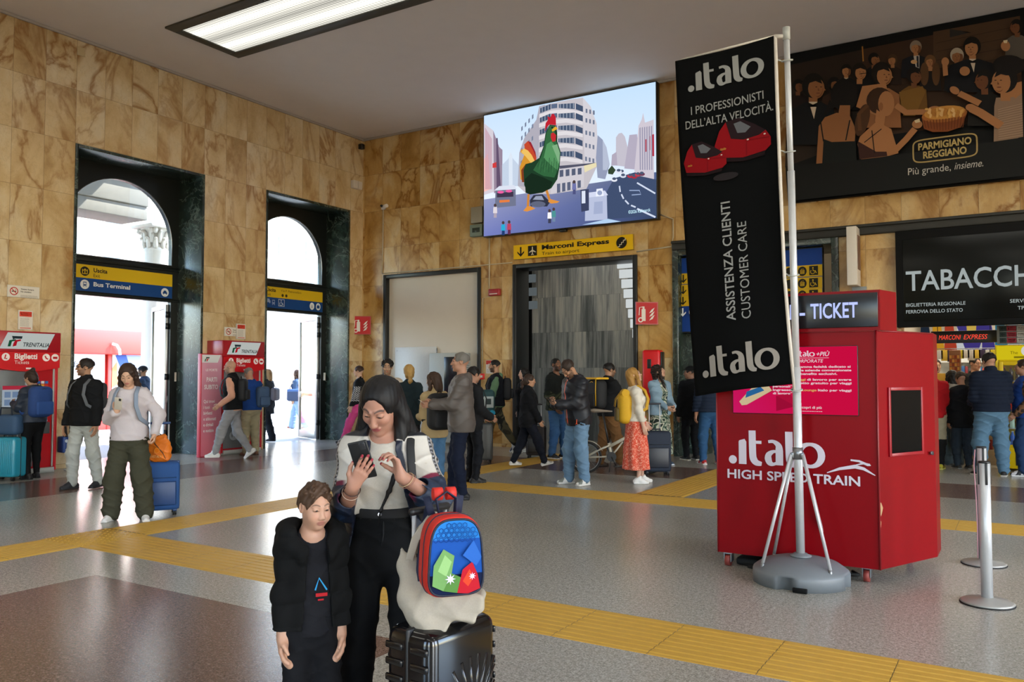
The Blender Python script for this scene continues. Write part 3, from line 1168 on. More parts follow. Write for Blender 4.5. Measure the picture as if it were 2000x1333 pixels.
def icon_lift(p, x, y, s, col, bg):
    p.rect(x - s * .3, y - s * .38, x + s * .3, y + s * .2, col); p.rect(x - s * .22, y - s * .3, x + s * .22, y + s * .12, bg)
    for k in (-.12, .02, .16):
        p.rect(x + s * (k - .05), y - s * .26, x + s * (k + .04), y + s * .04, col)
    p.poly([(x - s * .2, y + s * .26), (x - s * .04, y + s * .26), (x - s * .12, y + s * .4)], col)
    p.poly([(x + s * .04, y + s * .4), (x + s * .2, y + s * .4), (x + s * .12, y + s * .26)], col)

def no_smoking(p, x, y, r):
    p.ell(x, y, r, r, '#b2322c', 24); p.ell(x, y, r * .78, r * .78, '#d8d2c6', 24)
    p.rect(x - r * .55, y - r * .16, x + r * .5, y + r * .06, '#2b2b2b')
    p.line([(x + r * .35, y + r * .12), (x + r * .45, y + r * .35), (x + r * .3, y + r * .5)], r * .1, '#2b2b2b')
    p.line([(x - r * .6, y + r * .6), (x + r * .6, y - r * .6)], r * .2, '#b2322c')

def small_lines(p, x0, y0, x1, n, dy, h, col, seed=1):
    """blocks of print too small to read"""
    r = random.Random(seed)
    for k in range(n):
        y = y0 - k * dy
        x = x0
        while x < x1 - h:
            w = min(h * r.uniform(1.2, 4.0), x1 - x)
            p.rect(x, y, x + w, y + h, col, False)
            x += w + h * 0.7

def italo(p, x, y, h, col, w, rot=0.0):
    """the operator's rounded lower-case wordmark: point, undotted i, t, a, l, o.  h = height of the tall letters"""
    sx = w / 4.62
    def P(a, b):
        c, s = math.cos(rot), math.sin(rot)
        a, b = a * sx, b * h
        return (x + a * c - b * s, y + a * s + b * c)
    def st(pts, ws):
        # smooth the pen path, then lay down a wide nib
        ws = list(ws) if isinstance(ws, (list, tuple)) else [ws] * len(pts)
        if len(pts) > 3:
            o, ow = [], []
            for i in range(len(pts) - 1):
                a, b, c, d = pts[max(i - 1, 0)], pts[i], pts[i + 1], pts[min(i + 2, len(pts) - 1)]
                for j in range(6):
                    t = j / 6
                    o.append(tuple(.5 * (2 * b[m] + (c[m] - a[m]) * t + (2 * a[m] - 5 * b[m] + 4 * c[m] - d[m]) * t * t + (3 * b[m] - a[m] - 3 * c[m] + d[m]) * t ** 3) for m in (0, 1)))
                    ow.append(ws[i] + (ws[i + 1] - ws[i]) * t)
            pts, ws = o + [pts[-1]], ow + [ws[-1]]
        p.line([P(a, b) for a, b in pts], [k * sx * 1.14 for k in ws], col)
    p.poly([P(0.2 + .2 * math.cos(i * PI / 9), 0.12 + .125 * math.sin(i * PI / 9)) for i in range(18)], col)
    st([(0.69, 0.0), (0.69, 0.66), (0.66, 0.72)], [.33, .33, .24])
    st([(1.17, 1.0), (1.19, 0.30), (1.25, 0.14), (1.38, 0.06), (1.62, 0.03)], [.30, .30, .30, .26, .16])
    st([(1.15, 0.66), (1.62, 0.66)], .13)
    st([(1.95, 0.69), (2.2, 0.70), (2.42, 0.60), (2.47, 0.45), (2.47, 0.02)], [.12, .14, .24, .31, .31])
    st([(2.45, 0.40), (2.2, 0.41), (1.98, 0.32), (1.94, 0.2), (2.02, 0.08), (2.2, 0.045), (2.45, 0.12)], [.10, .13, .24, .29, .25, .13, .10])
    st([(2.93, 1.0), (2.95, 0.30), (3.0, 0.14), (3.12, 0.06), (3.3, 0.03)], [.31, .31, .30, .25, .14])
    n = 28
    ring = [(3.90 + .52 * math.cos(2 * PI * i / n), 0.35 + .315 * math.sin(2 * PI * i / n)) for i in range(n)]
    p.line([P(a, b) for a, b in ring], [sx * (.16 + .17 * abs(math.cos(2 * PI * i / n)) ** 1.5) for i in range(n)], col, True)

def fs_mark(p, x, y, s, green='#1c5b3c', red='#c21f2e', dark='#2e3a3c'):
    """slanted rail-operator emblem: dark upper stroke, green stem, red stem"""
    k = 0.25
    S = lambda a, b: (x + (a + b * k) * s, y + b * s)
    p.poly([S(.12, .95), S(1.05, .95), S(1.05, .72), S(.45, .72), S(.30, .62)], dark)
    p.poly([S(.0, .0), S(.25, .0), S(.25, .45), S(.55, .52), S(.55, .68), S(.0, .55)], green)
    p.poly([S(.42, .0), S(.72, .08), S(.72, .45), S(1.0, .52), S(.98, .68), S(.5, .58), S(.42, .3)], red)


# ------------------------------------------------------------------ signs over the doors
def door_sign(name, label, y0, y1, draw):
    t = thing(name, label, 'sign', (-14.275, (y0 + y1) / 2, 3.05))
    w = y1 - y0
    m = MB().use(M_BLACK)
    m.b2((-0.0, -w / 2 - 0.01, -0.01), (0.028, w / 2 + 0.01, 0.485), 0.004)
    m.obj('panel', parent=t)
    p = Paint()
    p.rect(-w / 2, 0.235, w / 2, 0.475, '#c9a91c')
    p.rect(-w / 2, 0.0, w / 2, 0.235, '#17417e')
    draw(p, -w / 2, w)
    p.obj('print', M_PRINT, t, (0.029, 0, 0), R_LEFT)

def d1(p, x, w):
    o = 0.29
    p.ell(x + o + .10, .355, .085, .085, '#1c1c1c'); p.line([(x + o + .055, .39), (x + o + .055, .31), (x + o + .145, .31), (x + o + .145, .39)], .016, '#c9a91c')
    icon_arrow(p, x + o + .10, .36, .09, '#c9a91c', PI / 2)
    p.text('Uscita', x + o + .26, .355, .078, '#1c1c1c', 0.025); p.text('Exit', x + o + .26, .265, .062, '#1c1c1c')
    p.ell(x + o + .10, .118, .085, .085, '#d8dde2'); icon_train(p, x + o + .10, .125, .11, '#17417e', '#d8dde2')
    p.text('Bus Terminal', x + o + .26, .10, .078, '#d8dde2', 0.025, width=0.72)
    p.ell(x + w - .17, .11, .085, .085, '#d8dde2'); icon_car(p, x + w - .17, .11, .12, '#17417e')

def d2(p, x, w):
    o = 0.42
    p.text('Uscita', x + o, .365, .08, '#1c1c1c', 0.025); p.text('Exit', x + o, .27, .06, '#1c1c1c')
    p.text('V.le P. Pietramellara', x + o + .42, .385, .05, '#3c3513', width=.62)
    p.ell(x + o + .47, .30, .035, .035, '#3c3513'); p.ell(x + o + .58, .30, .035, .035, '#3c3513')
    icon_car(p, x + o + .05, .15, .16, '#8d9cc0'); icon_train(p, x + o + .2, .13, .14, '#8d9cc0', '#17417e')
    p.rect(x + o + .34, .05, x + o + .52, .21, '#c6cedc'); p.rect(x + o + .35, .06, x + o + .51, .20, '#17417e'); icon_wheelchair(p, x + o + .43, .125, .15, '#c6cedc')
    p.ell(x + w - .36, .12, .075, .085, '#d8dde2'); p.text('i', x + w - .36, .075, .085, '#17417e', .03, align='c')
    p.ell(x + w - .16, .12, .075, .085, '#d8dde2'); p.rect(x + w - .205, .08, x + w - .115, .15, '#17417e'); p.line([(x + w - .185, .15), (x + w - .16, .175), (x + w - .135, .15)], .012, '#17417e')

door_sign('exit_sign', 'yellow and blue exit sign reading Uscita and Bus Terminal over the left door', 8.13, 10.31, d1)
door_sign('exit_sign', 'yellow and blue exit sign with wheelchair symbol over the door near the corner', 12.28, 14.43, d2)

# ------------------------------------------------------------------ small things on the left wall
def sheet(name, label, cat, y, z, w, h, draw, X=XL, d=0.012, rim='#d3cfc6'):
    t = thing(name, label, cat, (X, y, z))
    m = MB().use(mat('sign_backing', '#bdbab3', 0.5))
    m.b2((0.001, -w / 2, 0), (d, w / 2, h), 0.002)
    m.obj('plate', parent=t)
    p = Paint()
    p.rect(-w / 2 + .006, .006, w / 2 - .006, h - .006, rim)
    draw(p, w, h)
    p.obj('print', M_PRINT, t, (d + 0.001, 0, 0), R_LEFT)

def nosmoke(p, w, h):
    no_smoking(p, -w / 2 + .10, h / 2, .065)
    p.text('Vietato fumare', -w / 2 + .2, h - .065, .025, '#40403e', .02); p.text('No smoking', -w / 2 + .2, h - .105, .025, '#40403e', .02)
    small_lines(p, -w / 2 + .2, .035, w / 2 - .03, 3, .014, .006, '#8f8c86')

def notice(p, w, h):
    p.rect(-w / 2 + .02, h - .10, w / 2 - .02, h - .02, '#c8402f')
    small_lines(p, -w / 2 + .04, h - .05, w / 2 - .04, 2, .025, .01, '#e6cfc6')
    small_lines(p, -w / 2 + .03, h - .13, w / 2 - .06, 9, .016, .005, '#8f8c86', 4)
    p.rect(-w / 2 + .03, .02, w / 2 - .03, .032, '#c8402f')

sheet('no_smoking_sign', 'wide white no smoking sign on the marble left of the wider door', 'sign', 7.11, 2.78, .50, .19, nosmoke)
sheet('paper_notice', 'white notice with red heading above the left ticket machine', 'notice', 7.15, 2.27, .23, .31, notice)
sheet('no_smoking_sign', 'small no smoking sign between the two doors, partly under a notice', 'sign', 11.21, 2.33, .36, .18, nosmoke)
sheet('paper_notice', 'white notice with red heading above the ticket machine between the doors', 'notice', 11.43, 2.28, .23, .31, notice, d=.03)
m = MB().use(M_WHITE)
m.b2((XL, 14.66, 6.02), (XL + .10, 14.80, 6.21), .006)
m.b2((XL, 14.81, 6.02), (XL + .10, 14.95, 6.21), .006)
tag(m.obj('junction_box'), 'pair of white boxes high on the left wall above the second door', 'box')
m = MB().use(M_BLACK)
m.b2((XL, 14.90, 7.02), (XL + .12, 15.02, 7.15), .02)
tag(m.obj('wall_speaker'), 'small black box just under the ceiling in the wall corner', 'speaker')
m = MB().use(mat('patch_stone', '#b9a680', 0.6))
m.b2((XL, 7.90, 7.0), (XL + .008, 8.04, 7.15), .002)
tag(m.obj('cover_plate'), 'small square stone-coloured cover plate high on the left wall', 'plate')

# ------------------------------------------------------------------ ticket machines
def ticket_machine(label, y0):
    t = thing('ticket_machine', label, 'ticket machine', (-13.57, y0 + .5, 0), 0, 'ticket machines on the left wall')
    m = MB().use(M_RED)
    m.b2((0, -.50, .07), (.40, .50, 1.90), .015)
    m.obj('body', parent=t)
    m = MB().use(M_LGREY)
    m.b2((0, -.50, 0), (.39, .50, .07), .005)
    m.b2((.40, -.46, .02), (.46, .46, .09), .01)
    m.obj('base', parent=t)
    m = MB().use(mat('machine_red_trim', '#c01824', 0.35))
    m.b2((.40, .455, .04), (.43, .50, 1.88), .005); m.b2((.40, -.50, .04), (.43, -.455, 1.88), .005)
    m.use(M_LGREY)
    m.b2((.40, .43, .10), (.425, .452, 1.70), .003)
    m.obj('side_trim', parent=t)
    # header with a scooped lower edge
    m = MB().use(mat('machine_header', '#9c1420', 0.3))
    m.b2((0, -.52, 1.90), (.46, .52, 2.22), .012)
    m.use(mat('machine_band', '#c4141f', 0.3))
    n = 14
    pts = [(-.50, 1.90), (.50, 1.90)] + [(.50 - i / n, 1.66 - .06 * math.sin(PI * i / n)) for i in range(n + 1)]
    m.prism(pts, .05, .475, 'x')
    m.obj('header', parent=t)
    p = Paint()
    p.poly([(-.42, .02), (.30, .02), (.42, .27), (-.30, .27)], '#d9dfda')
    fs_mark(p, -.30, .055, .17); p.text('TRENITALIA', -.07, .06, .065, '#3a4346', .02, .25, width=.40)
    p.obj('brand_panel', M_BACKLIT, t, (.463, 0, 1.925), R_LEFT)
    p = Paint()
    p.text('Biglietti', -.20, .12, .085, '#e6dedb', .03); p.text('Tickets', -.20, .04, .055, '#e6dedb')
    for yy in (-.33, .28, .42):
        p.ell(yy, .145, .06, .06, '#e6dedb')
    p.line([(-.33, .18), (-.345, .12), (-.31, .12)], .02, '#b0101c'); p.line([(.26, .17), (.28, .13), (.31, .12)], .02, '#b0101c'); p.rect(.385, .125, .455, .16, '#b0101c')
    p.rect(-.03, -.04, .05, -.015, '#e6dedb')
    p.obj('lettering', M_PRINT, t, (.477, 0, 1.675), R_LEFT)
    m = MB().use(mat('machine_face', '#6d7173', 0.4))
    m.b2((.40, -.44, .12), (.415, .14, 1.62), .005)
    m.obj('front_panel', parent=t)
    m = MB().use(mat('machine_screen', '#8fa1ad', 0.25))
    m.b2((.415, -.34, 1.05), (.425, .04, 1.38), .004)
    m.obj('touch_screen', parent=t)
    p = Paint()
    p.rect(0, 0, .38, .33, '#b9c6d2'); p.rect(0, .27, .38, .33, '#c4384c')
    for i in range(3):
        for j in range(2):
            p.rect(.03 + .115 * i, .03 + .12 * j, .12 + .115 * i, .12 + .12 * j, '#7e96b8')
    p.obj('screen_print', M_BACKLIT, t, (.427, -.34, 1.05), R_LEFT)
    m = MB().use(mat('card_reader', '#3c3f42', 0.4))
    m.b2((.40, .18, 1.02), (.43, .36, 1.24), .008)
    m.b2((.43, .21, 1.10), (.445, .33, 1.20), .004)
    m.obj('card_reader', parent=t)
    m = MB().use(mat('coin_tray', '#4a4d50', 0.35))
    m.b2((.40, .10, .62), (.42, .40, .80), .01)
    m.obj('tray', parent=t)
    p = Paint()
    for i, c in enumerate(('#d8c15a', '#d89a3a', '#c23a2a', '#2f5a9a', '#d8d8d8', '#3a6aa8')):
        p.rect(.06 * (i % 3), .05 * (i // 3), .06 * (i % 3) + .05, .05 * (i // 3) + .04, c)
    p.obj('card_stickers', M_PRINT, t, (.403, .19, 1.36), R_LEFT)
    p = Paint()
    p.text('fast', 0, 0, .16, '#a9adae', .02, rot=PI / 2)
    p.text('e', -.2, -.95, .3, '#a9adae', .02, rot=PI / 2)
    p.obj('face_lettering', M_PRINT, t, (.417, .10, 1.22), R_LEFT)
    return t

ticket_machine('red ticket machine used by the woman with the blue backpack, left of both doors', 6.45)
ticket_machine('red ticket machine used by the man in the blue sweater, between the two doors', 10.64)

t = thing('advert_panel', 'pink free-standing advert panel with white text beside the bald walker', 'advert', (-13.10, 10.37, 0))
m = MB().use(mat('panel_edge', '#c2283c', 0.4))
m.b2((-.10, -.24, 0), (0, .24, 1.95), .01)
m.obj('board', parent=t)
p = Paint()
p.grad([(-.225, .02), (.225, .02), (.225, 1.93), (-.225, 1.93)], ['#d8707e', '#d8707e', '#d29aae', '#d29aae'])
p.poly([(-.225, 1.78), (.13, 1.78), (.2, 1.93), (-.225, 1.93)], '#d3d6d8'); fs_mark(p, -.17, 1.80, .09)
p.text('LE PORTE', -.14, 1.62, .045, '#efe6e8', .02); p.text('PARTI', -.12, 1.42, .085, '#efe6e8', .03, sx=.8); p.text('SUBITO', -.17, 1.28, .085, '#efe6e8', .03, sx=.8)
for i, s in enumerate(('Qui trovi', 'i tuoi', 'biglietti', 'e abbonati', 'e digitali', 'e notizie')):
    p.text(s, -.18, 1.02 - .11 * i, .062, '#efe6e8', .02, sx=.8)
p.obj('print', M_PRINT, t, (.002, 0, 0), R_LEFT)

t = thing('waste_bin', 'blue two-part recycling bin on a post beside the left door', 'bin', (-13.25, 7.69, 0))
m = MB().use(M_LGREY); m.cyl((0, .06, 0), (0, .06, .32), .018, 10); m.cyl((0, .06, 0), (0, .06, .015), .10, 16); m.obj('post', parent=t)
for k in (-1, 1):
    m = MB().use(mat('bin_blue', '#1d3f7d', 0.45)); m.b2((-.09, k * .062 - .058, .29), (.09, k * .062 + .058, .55), .02)
    o = m.obj('bin_box', parent=t)
    p = Paint(); p.ell(0, .19, .028, .028, '#c4ccd6', 12); p.rect(-.02, .05, .02, .058, '#c4ccd6'); p.obj('badge', M_PRINT, o, (.092, k * .062, .29), R_LEFT)

# ------------------------------------------------------------------ LED screen with its picture
t = thing('led_screen', 'large LED advertising screen showing a giant green rooster in a city street', 'screen', (-9.94, YB - 0.16, 4.575))
m = MB().use(M_BLACK)
m.b2((-.02, 0, -.02), (4.02, .16, 2.685), .01)
m.obj('housing', parent=t)
q = board_map(((185, 1075), (1325, 950), (1325, 57), (187, 270)), 4.0, 2.665)
p = Paint(0.0004)
def G(pts, cols): p.grad([q(*a) for a in pts], cols)
def A(col, *pts): p.poly([q(*a) for a in pts], col)
def L(w, col, *pts): p.line([q(*a) for a in pts], w, col)
def O(cx, cy, rx, ry, col, rot=0.0, n=18):
    c, s = math.cos(rot), math.sin(rot)
    A(col, *[(cx + rx * math.cos(2 * PI * i / n) * c - ry * math.sin(2 * PI * i / n) * s, cy + rx * math.cos(2 * PI * i / n) * s + ry * math.sin(2 * PI * i / n) * c) for i in range(n)])
G(((186, 900), (1325, 750), (1325, 57), (187, 270)), ['#dfe6f2', '#d6e2f2', '#b9d4ee', '#bfd6ee'])
# street and square
G(((185, 1075), (1325, 950), (1325, 660), (187, 830)), ['#6f78b4', '#31415f', '#4a5878', '#8e93b8'])
A('#3c4a68', (1010, 960), (1325, 930), (1325, 690), (1190, 650), (1050, 690), (990, 800))
A('#51618a', (1325, 700), (1230, 660), (1325, 650))
for a, b in (((1085, 740), (1090, 780)), ((1098, 795), (1112, 825)), ((1122, 835), (1145, 860)), ((1160, 868), (1190, 880))): L(.03, '#c6cfe2', a, b)
L(.035, '#c6cfe2', (1200, 890), (1318, 945)); L(.03, '#c6cfe2', (1200, 720), (1318, 790)); L(.02, '#8fa0c2', (1150, 770), (1215, 770), (1225, 795), (1165, 800))
# left street houses
A('#c9c2cc', (187, 320), (250, 370), (255, 780), (187, 800)); A('#e8b6b0', (187, 560), (215, 520), (232, 760), (187, 780)); A('#8f7f92', (250, 370), (290, 480), (312, 500), (310, 760), (255, 790))
A('#c53a3c', (245, 590), (285, 575), (285, 615), (245, 620)); A('#5d4c66', (270, 420), (280, 420), (300, 740), (272, 760))
for k in range(8): A('#b98f9e', (195 + k * 6, 350 + k * 10), (199 + k * 6, 352 + k * 10), (200 + k * 6, 760), (196 + k * 6, 765))
A('#b9c6d8', (310, 600), (350, 560), (365, 530), (385, 560), (420, 600), (425, 740), (310, 750)); A('#cfd9e6', (355, 540), (368, 515), (380, 540), (380, 740), (355, 740))
# big corner block
A('#b9b4ba', (415, 740), (425, 520), (460, 420), (540, 300), (560, 215), (640, 192), (740, 172), (850, 156), (900, 215), (940, 330), (950, 590), (870, 760), (640, 795), (470, 790))
A('#a5a2ae', (425, 520), (460, 420), (540, 300), (560, 210), (600, 200), (560, 420), (540, 760), (415, 740))
A('#c6c3ca', (850, 156), (900, 215), (940, 330), (950, 590), (860, 600), (850, 300))
for k, y in enumerate((228, 292, 374, 458, 548)):
    A('#d2ced2', (560, y + 62), (640, y + 38), (740, y + 30), (850, y + 46), (850, y + 22), (740, y + 4), (640, y + 12), (560, y + 36))
    A('#3f4d66', (566, y + 28), (636, y + 4), (636, y - 32), (566, y - 4)); A('#46546c', (690, y - 4), (795, y + 4), (795, y - 36), (690, y - 30)); A('#3f4d66', (803, y + 6), (850, y + 24), (850, y - 14), (803, y - 34)); A('#56647e', (640, y), (680, y - 4), (680, y - 34), (640, y - 30))
    for j in range(5): L(.012, '#aab2c0', (700 + j * 22, y), (700 + j * 22, y - 34))
    for j in range(3): L(.012, '#aab2c0', (580 + j * 20, y + 22 - j * 7), (580 + j * 20, y - 8 - j * 8))
    for j in range(3): A('#6a7388', (868 + j * 24, y + 30 + j * 6), (880 + j * 24, y + 32 + j * 6), (880 + j * 24, y + 4 + j * 6), (868 + j * 24, y + 2 + j * 6))
    for j in range(4): A('#717a90', (440 + j * 24, y + 150 - j * 26), (450 + j * 24, y + 140 - j * 26), (450 + j * 24, y + 112 - j * 26), (440 + j * 24, y + 122 - j * 26))
A('#4d4e60', (700, 610), (950, 590), (950, 605), (700, 630)); A('#d9cfa8', (860, 610), (945, 590), (945, 615), (865, 655)); A('#c3bfc6', (640, 640), (860, 610), (860, 750), (640, 795))
for j in range(5): A('#51586e', (660 + j * 40, 690 - j * 5), (685 + j * 40, 686 - j * 5), (685 + j * 40, 640 - j * 4), (660 + j * 40, 644 - j * 4)); A('#565d74', (682 + j * 34, 790 - j * 8), (704 + j * 34, 786 - j * 8), (704 + j * 34, 726 - j * 5), (682 + j * 34, 730 - j * 5))
# far avenue
A('#8b93ac', (940, 560), (952, 410), (985, 440), (1010, 490), (1030, 600), (1000, 700), (950, 690)); A('#aab2c6', (985, 440), (1010, 490), (1030, 600), (1010, 640), (985, 640))
A('#b8b4c0', (1070, 610), (1072, 425), (1090, 400), (1110, 395), (1130, 420), (1150, 500), (1150, 620)); A('#a79fb0', (1040, 610), (1045, 540), (1075, 520), (1080, 610)); A('#a9a2b4', (1125, 630), (1160, 410), (1210, 405), (1225, 640))
A('#c2bbc6', (1190, 650), (1220, 350), (1240, 310), (1250, 265), (1262, 330), (1318, 310), (1318, 700), (1230, 680)); A('#a62c3e', (1305, 410), (1320, 405), (1320, 550), (1305, 550)); A('#b04a54', (1262, 440), (1272, 438), (1272, 520), (1262, 522)); A('#b04a54', (1286, 420), (1296, 418), (1296, 510), (1286, 512))
for j in range(6): A('#8d8aa0', (1226 + j * 15, 640), (1233 + j * 15, 640), (1233 + j * 15, 360 - j * 2), (1226 + j * 15, 365 - j * 2))
A('#31422f', (1020, 640), (1045, 610), (1070, 640), (1050, 670), (1020, 665))
for x, y, c in ((1060, 705, '#d8dce6'), (1110, 655, '#d8dce6'), (1118, 680, '#c9cfdc'), (1165, 680, '#b23040'), (1190, 685, '#a02c3c'), (1215, 672, '#b23a48'), (1240, 668, '#6a3a50'), (1090, 650, '#d2d6e2')):
    O(x, y, 20, 12, c); O(x, y - 8, 13, 9, '#46526a')
# kiosk, booth, poster pillar
A('#6a6f86', (272, 890), (275, 770), (410, 760), (412, 875)); A('#cfd4e2', (265, 775), (300, 745), (400, 738), (418, 765)); A('#3c3348', (285, 790), (395, 782), (395, 815), (285, 820)); O(310, 785, 22, 9, '#e05a9a'); O(365, 778, 22, 9, '#e05a9a'); A('#d9763a', (302, 855), (370, 850), (370, 835), (302, 838))
A('#aeb6d0', (868, 975), (872, 815), (1012, 800), (1015, 965)); A('#c6cce2', (860, 825), (880, 790), (1000, 775), (1020, 805)); A('#dfe3f0', (940, 815), (945, 765), (985, 760), (992, 810)); O(966, 790, 16, 16, '#8e9aba'); A('#9aa4c2', (925, 930), (930, 850), (985, 845), (985, 925))
A('#39405c', (845, 915), (840, 770), (895, 765), (895, 905)); A('#cfd6e6', (848, 860), (848, 778), (872, 776), (872, 858))
A('#a9c4e0', (850, 1000), (1020, 960), (1105, 978), (1000, 990))
# people and dark car under the bird
A('#2e3140', (510, 880), (505, 840), (530, 805), (590, 800), (640, 850), (620, 880)); O(560, 865, 50, 20, '#5a6076'); A('#8f97ac', (525, 835), (545, 812), (585, 810), (600, 838))
for x, y, c, d in ((636, 960, '#e8e6ea', '#3a3c50'), (664, 950, '#4a8a8c', '#6a7f9c'), (328, 1040, '#2aa0c8', '#203a6a'), (368, 1035, '#b0405c', '#5a2a4a'), (275, 925, '#d2cad0', '#a59aa8'), (800, 770, '#6a6ea0', '#4a4e78')):
    A(d, (x - 10, y + 30), (x - 8, y - 10), (x + 10, y - 10), (x + 10, y + 30)); A(c, (x - 14, y), (x - 12, y - 40), (x + 12, y - 42), (x + 14, y)); O(x, y - 52, 9, 11, '#4a3a3a')
# the rooster
A('#c98a2c', (445, 700), (440, 620), (470, 540), (445, 520), (450, 500), (500, 520), (530, 580), (520, 660), (470, 720)); A('#e0b45c', (450, 520), (470, 495), (510, 520), (545, 590), (520, 600), (480, 550)); A('#b8452a', (475, 500), (470, 470), (495, 447), (530, 490), (552, 560), (545, 590), (520, 540), (495, 510)); A('#8f2430', (495, 447), (515, 455), (545, 520), (552, 560), (525, 500)); A('#7a3a20', (455, 720), (450, 640), (480, 600), (500, 620), (480, 720))
A('#1d3a26', (470, 740), (465, 640), (480, 600), (520, 590), (570, 560), (600, 480), (612, 400), (640, 340), (680, 345), (690, 390), (690, 450), (712, 520), (705, 620), (690, 700), (650, 760), (590, 790), (500, 800))
A('#2f5f3a', (530, 640), (580, 560), (605, 480), (618, 400), (640, 345), (672, 350), (680, 440), (708, 520), (702, 620), (670, 690), (600, 680), (560, 660)); A('#4f8a58', (600, 560), (620, 470), (650, 450), (695, 500), (705, 580), (690, 640), (640, 600)); A('#77a47a', (655, 480), (690, 470), (708, 530), (700, 600), (680, 540))
for k in range(16): L(.012, '#3d7046' if k % 2 else '#26492f', (560 + k * 9, 620 + (k % 3) * 18), (575 + k * 8, 560 + (k % 4) * 12))
A('#16281c', (480, 790), (475, 700), (520, 660), (600, 690), (660, 720), (640, 765), (590, 790), (510, 802))
A('#b3202e', (608, 388), (615, 330), (630, 310), (628, 285), (645, 295), (655, 272), (668, 268), (682, 290), (684, 345), (640, 340), (622, 360)); A('#d8a02e', (655, 375), (680, 352), (695, 368), (660, 388)); A('#b8282e', (650, 400), (665, 392), (684, 410), (680, 450), (660, 455), (648, 425)); O(658, 360, 6, 6, '#1a1a12')
for a, b in (((500, 800), (495, 890)), ((620, 775), (640, 840))): L(.055, '#c07c34', a, b)
A('#d28a3c', (465, 910), (490, 880), (515, 880), (545, 895), (520, 905), (490, 915)); A('#d28a3c', (630, 850), (640, 830), (665, 838), (705, 848), (690, 858), (650, 862))
p.text('©2026 Kailmarck', *q(1155, 928), .065, '#bfe6f4', .01, width=.46)
p.obj('picture', M_SCREEN, t, (0, -0.003, 0), R_BACK)
m = MB().use(M_BLACK); m.b2((1.85, .02, -.07), (2.0, .12, -.02), .01); m.obj('bracket', parent=t)

# ------------------------------------------------------------------ airport train sign
t = thing('direction_sign', 'long yellow sign reading Marconi Express Train to airport over the middle portal', 'sign', (-7.86, YB - .06, 4.02))
m = MB().use(mat('sign_yellow_edge', '#a8861a', 0.4)); m.b2((-1.385, 0, 0), (1.385, .06, .31), .004); m.obj('panel', parent=t)
p = Paint()
p.rect(-1.38, .004, 1.38, .306, '#e6b90f')
icon_arrow(p, -1.20, .155, .21, '#1d1b12'); p.rect(-1.02, .05, -.80, .265, '#1d1b12'); icon_plane(p, -.91, .157, .2, '#d9d2b8')
p.text('Marconi Express', -.68, .165, .095, '#1d1b12', .035, width=1.55); p.text('Train to airport', -.68, .045, .072, '#1d1b12', width=.88)
p.ell(1.14, .155, .115, .115, '#1d1b12', 24)
p.line([(1.06, .08), (1.10, .08), (1.10, .12), (1.14, .12), (1.14, .16), (1.18, .16), (1.18, .20), (1.22, .20), (1.22, .235)], .018, '#d9d2b8')
p.obj('print', M_PRINT, t, (0, -.002, 0), R_BACK)

# ------------------------------------------------------------------ blue and yellow board in the passage
t = thing('direction_board', 'tall blue and yellow direction board hung in the passage behind the dark banner', 'sign', (-4.33, YB + .16, 2.38))
m = MB().use(M_BLACK); m.b2((-1.37, 0, -.03), (1.37, .12, 1.44), .006); m.obj('panel', parent=t)
p = Paint()
p.rect(-1.36, 0, 1.36, 1.42, '#123a86')
for i, z in enumerate((.92, .70, .49)):
    p.rect(-1.36, z, 1.36, z + .205, '#c9a318')
    icon_arrow(p, -1.20, z + .10, .16, '#1d1b12'); p.ell(-1.0, z + .10, .075, .085, '#1d1b12')
    p.ell(1.02, z + .10, .075, .085, '#1d1b12'); icon_lift(p, 1.02, z + .10, .12, '#c9a318', '#1d1b12')
    p.rect(1.14, z + .02, 1.29, z + .185, '#1d1b12'); icon_wheelchair(p, 1.215, z + .10, .14, '#c9a318'); p.ell(.80, z + .10, .075, .085, '#1d1b12')
    p.text(('Binari 1-11', 'Taxi', 'Marconi Express')[i], -.86, z + .06, .09, '#1d1b12', .03)
icon_arrow(p, -1.20, .37, .16, '#d8dde2'); p.ell(-1.0, .37, .075, .085, '#d8dde2'); p.rect(-1.03, .31, -1.01, .42, '#123a86'); p.rect(-.99, .31, -.97, .42, '#123a86')
p.obj('print', M_PRINT, t, (0, -.002, 0), R_BACK)

# ------------------------------------------------------------------ party billboard
t = thing('billboard', 'dark wide billboard of people in evening dress round a basket, reading Parmigiano Reggiano', 'billboard', (-3.44, YB - .10, 4.60))
m = MB().use(M_BLACKM); m.b2((0, 0, 0), (6.3, .10, 2.69), .01); m.obj('board', parent=t)
q = board_map(((125, 1325), (1684, 1165), (1684, 0), (75, 318)), 3.53, 2.70)
p = Paint(0.0006)
p.poly([(.02, .02), (6.28, .02), (6.28, 2.67), (.02, 2.67)], '#090a0a')
A('#2b2119', (80, 400), (600, 290), (600, 900), (80, 1090)); A('#3d2a1c', (590, 290), (1684, 70), (1684, 760), (590, 900))
A('#4d3724', (1080, 170), (1684, 60), (1684, 470), (1080, 420)); A('#2c2a26', (1195, 210), (1340, 175), (1340, 60 + 120), (1195, 150)); L(.02, '#a5702f', (588, 270), (596, 375))
for k in range(5): L(.008, '#35251a', (1100, 250 + k * 60), (1680, 130 + k * 70))
SK, SK2, SK3 = '#8f5f3a', '#a8744a', '#6f4529'
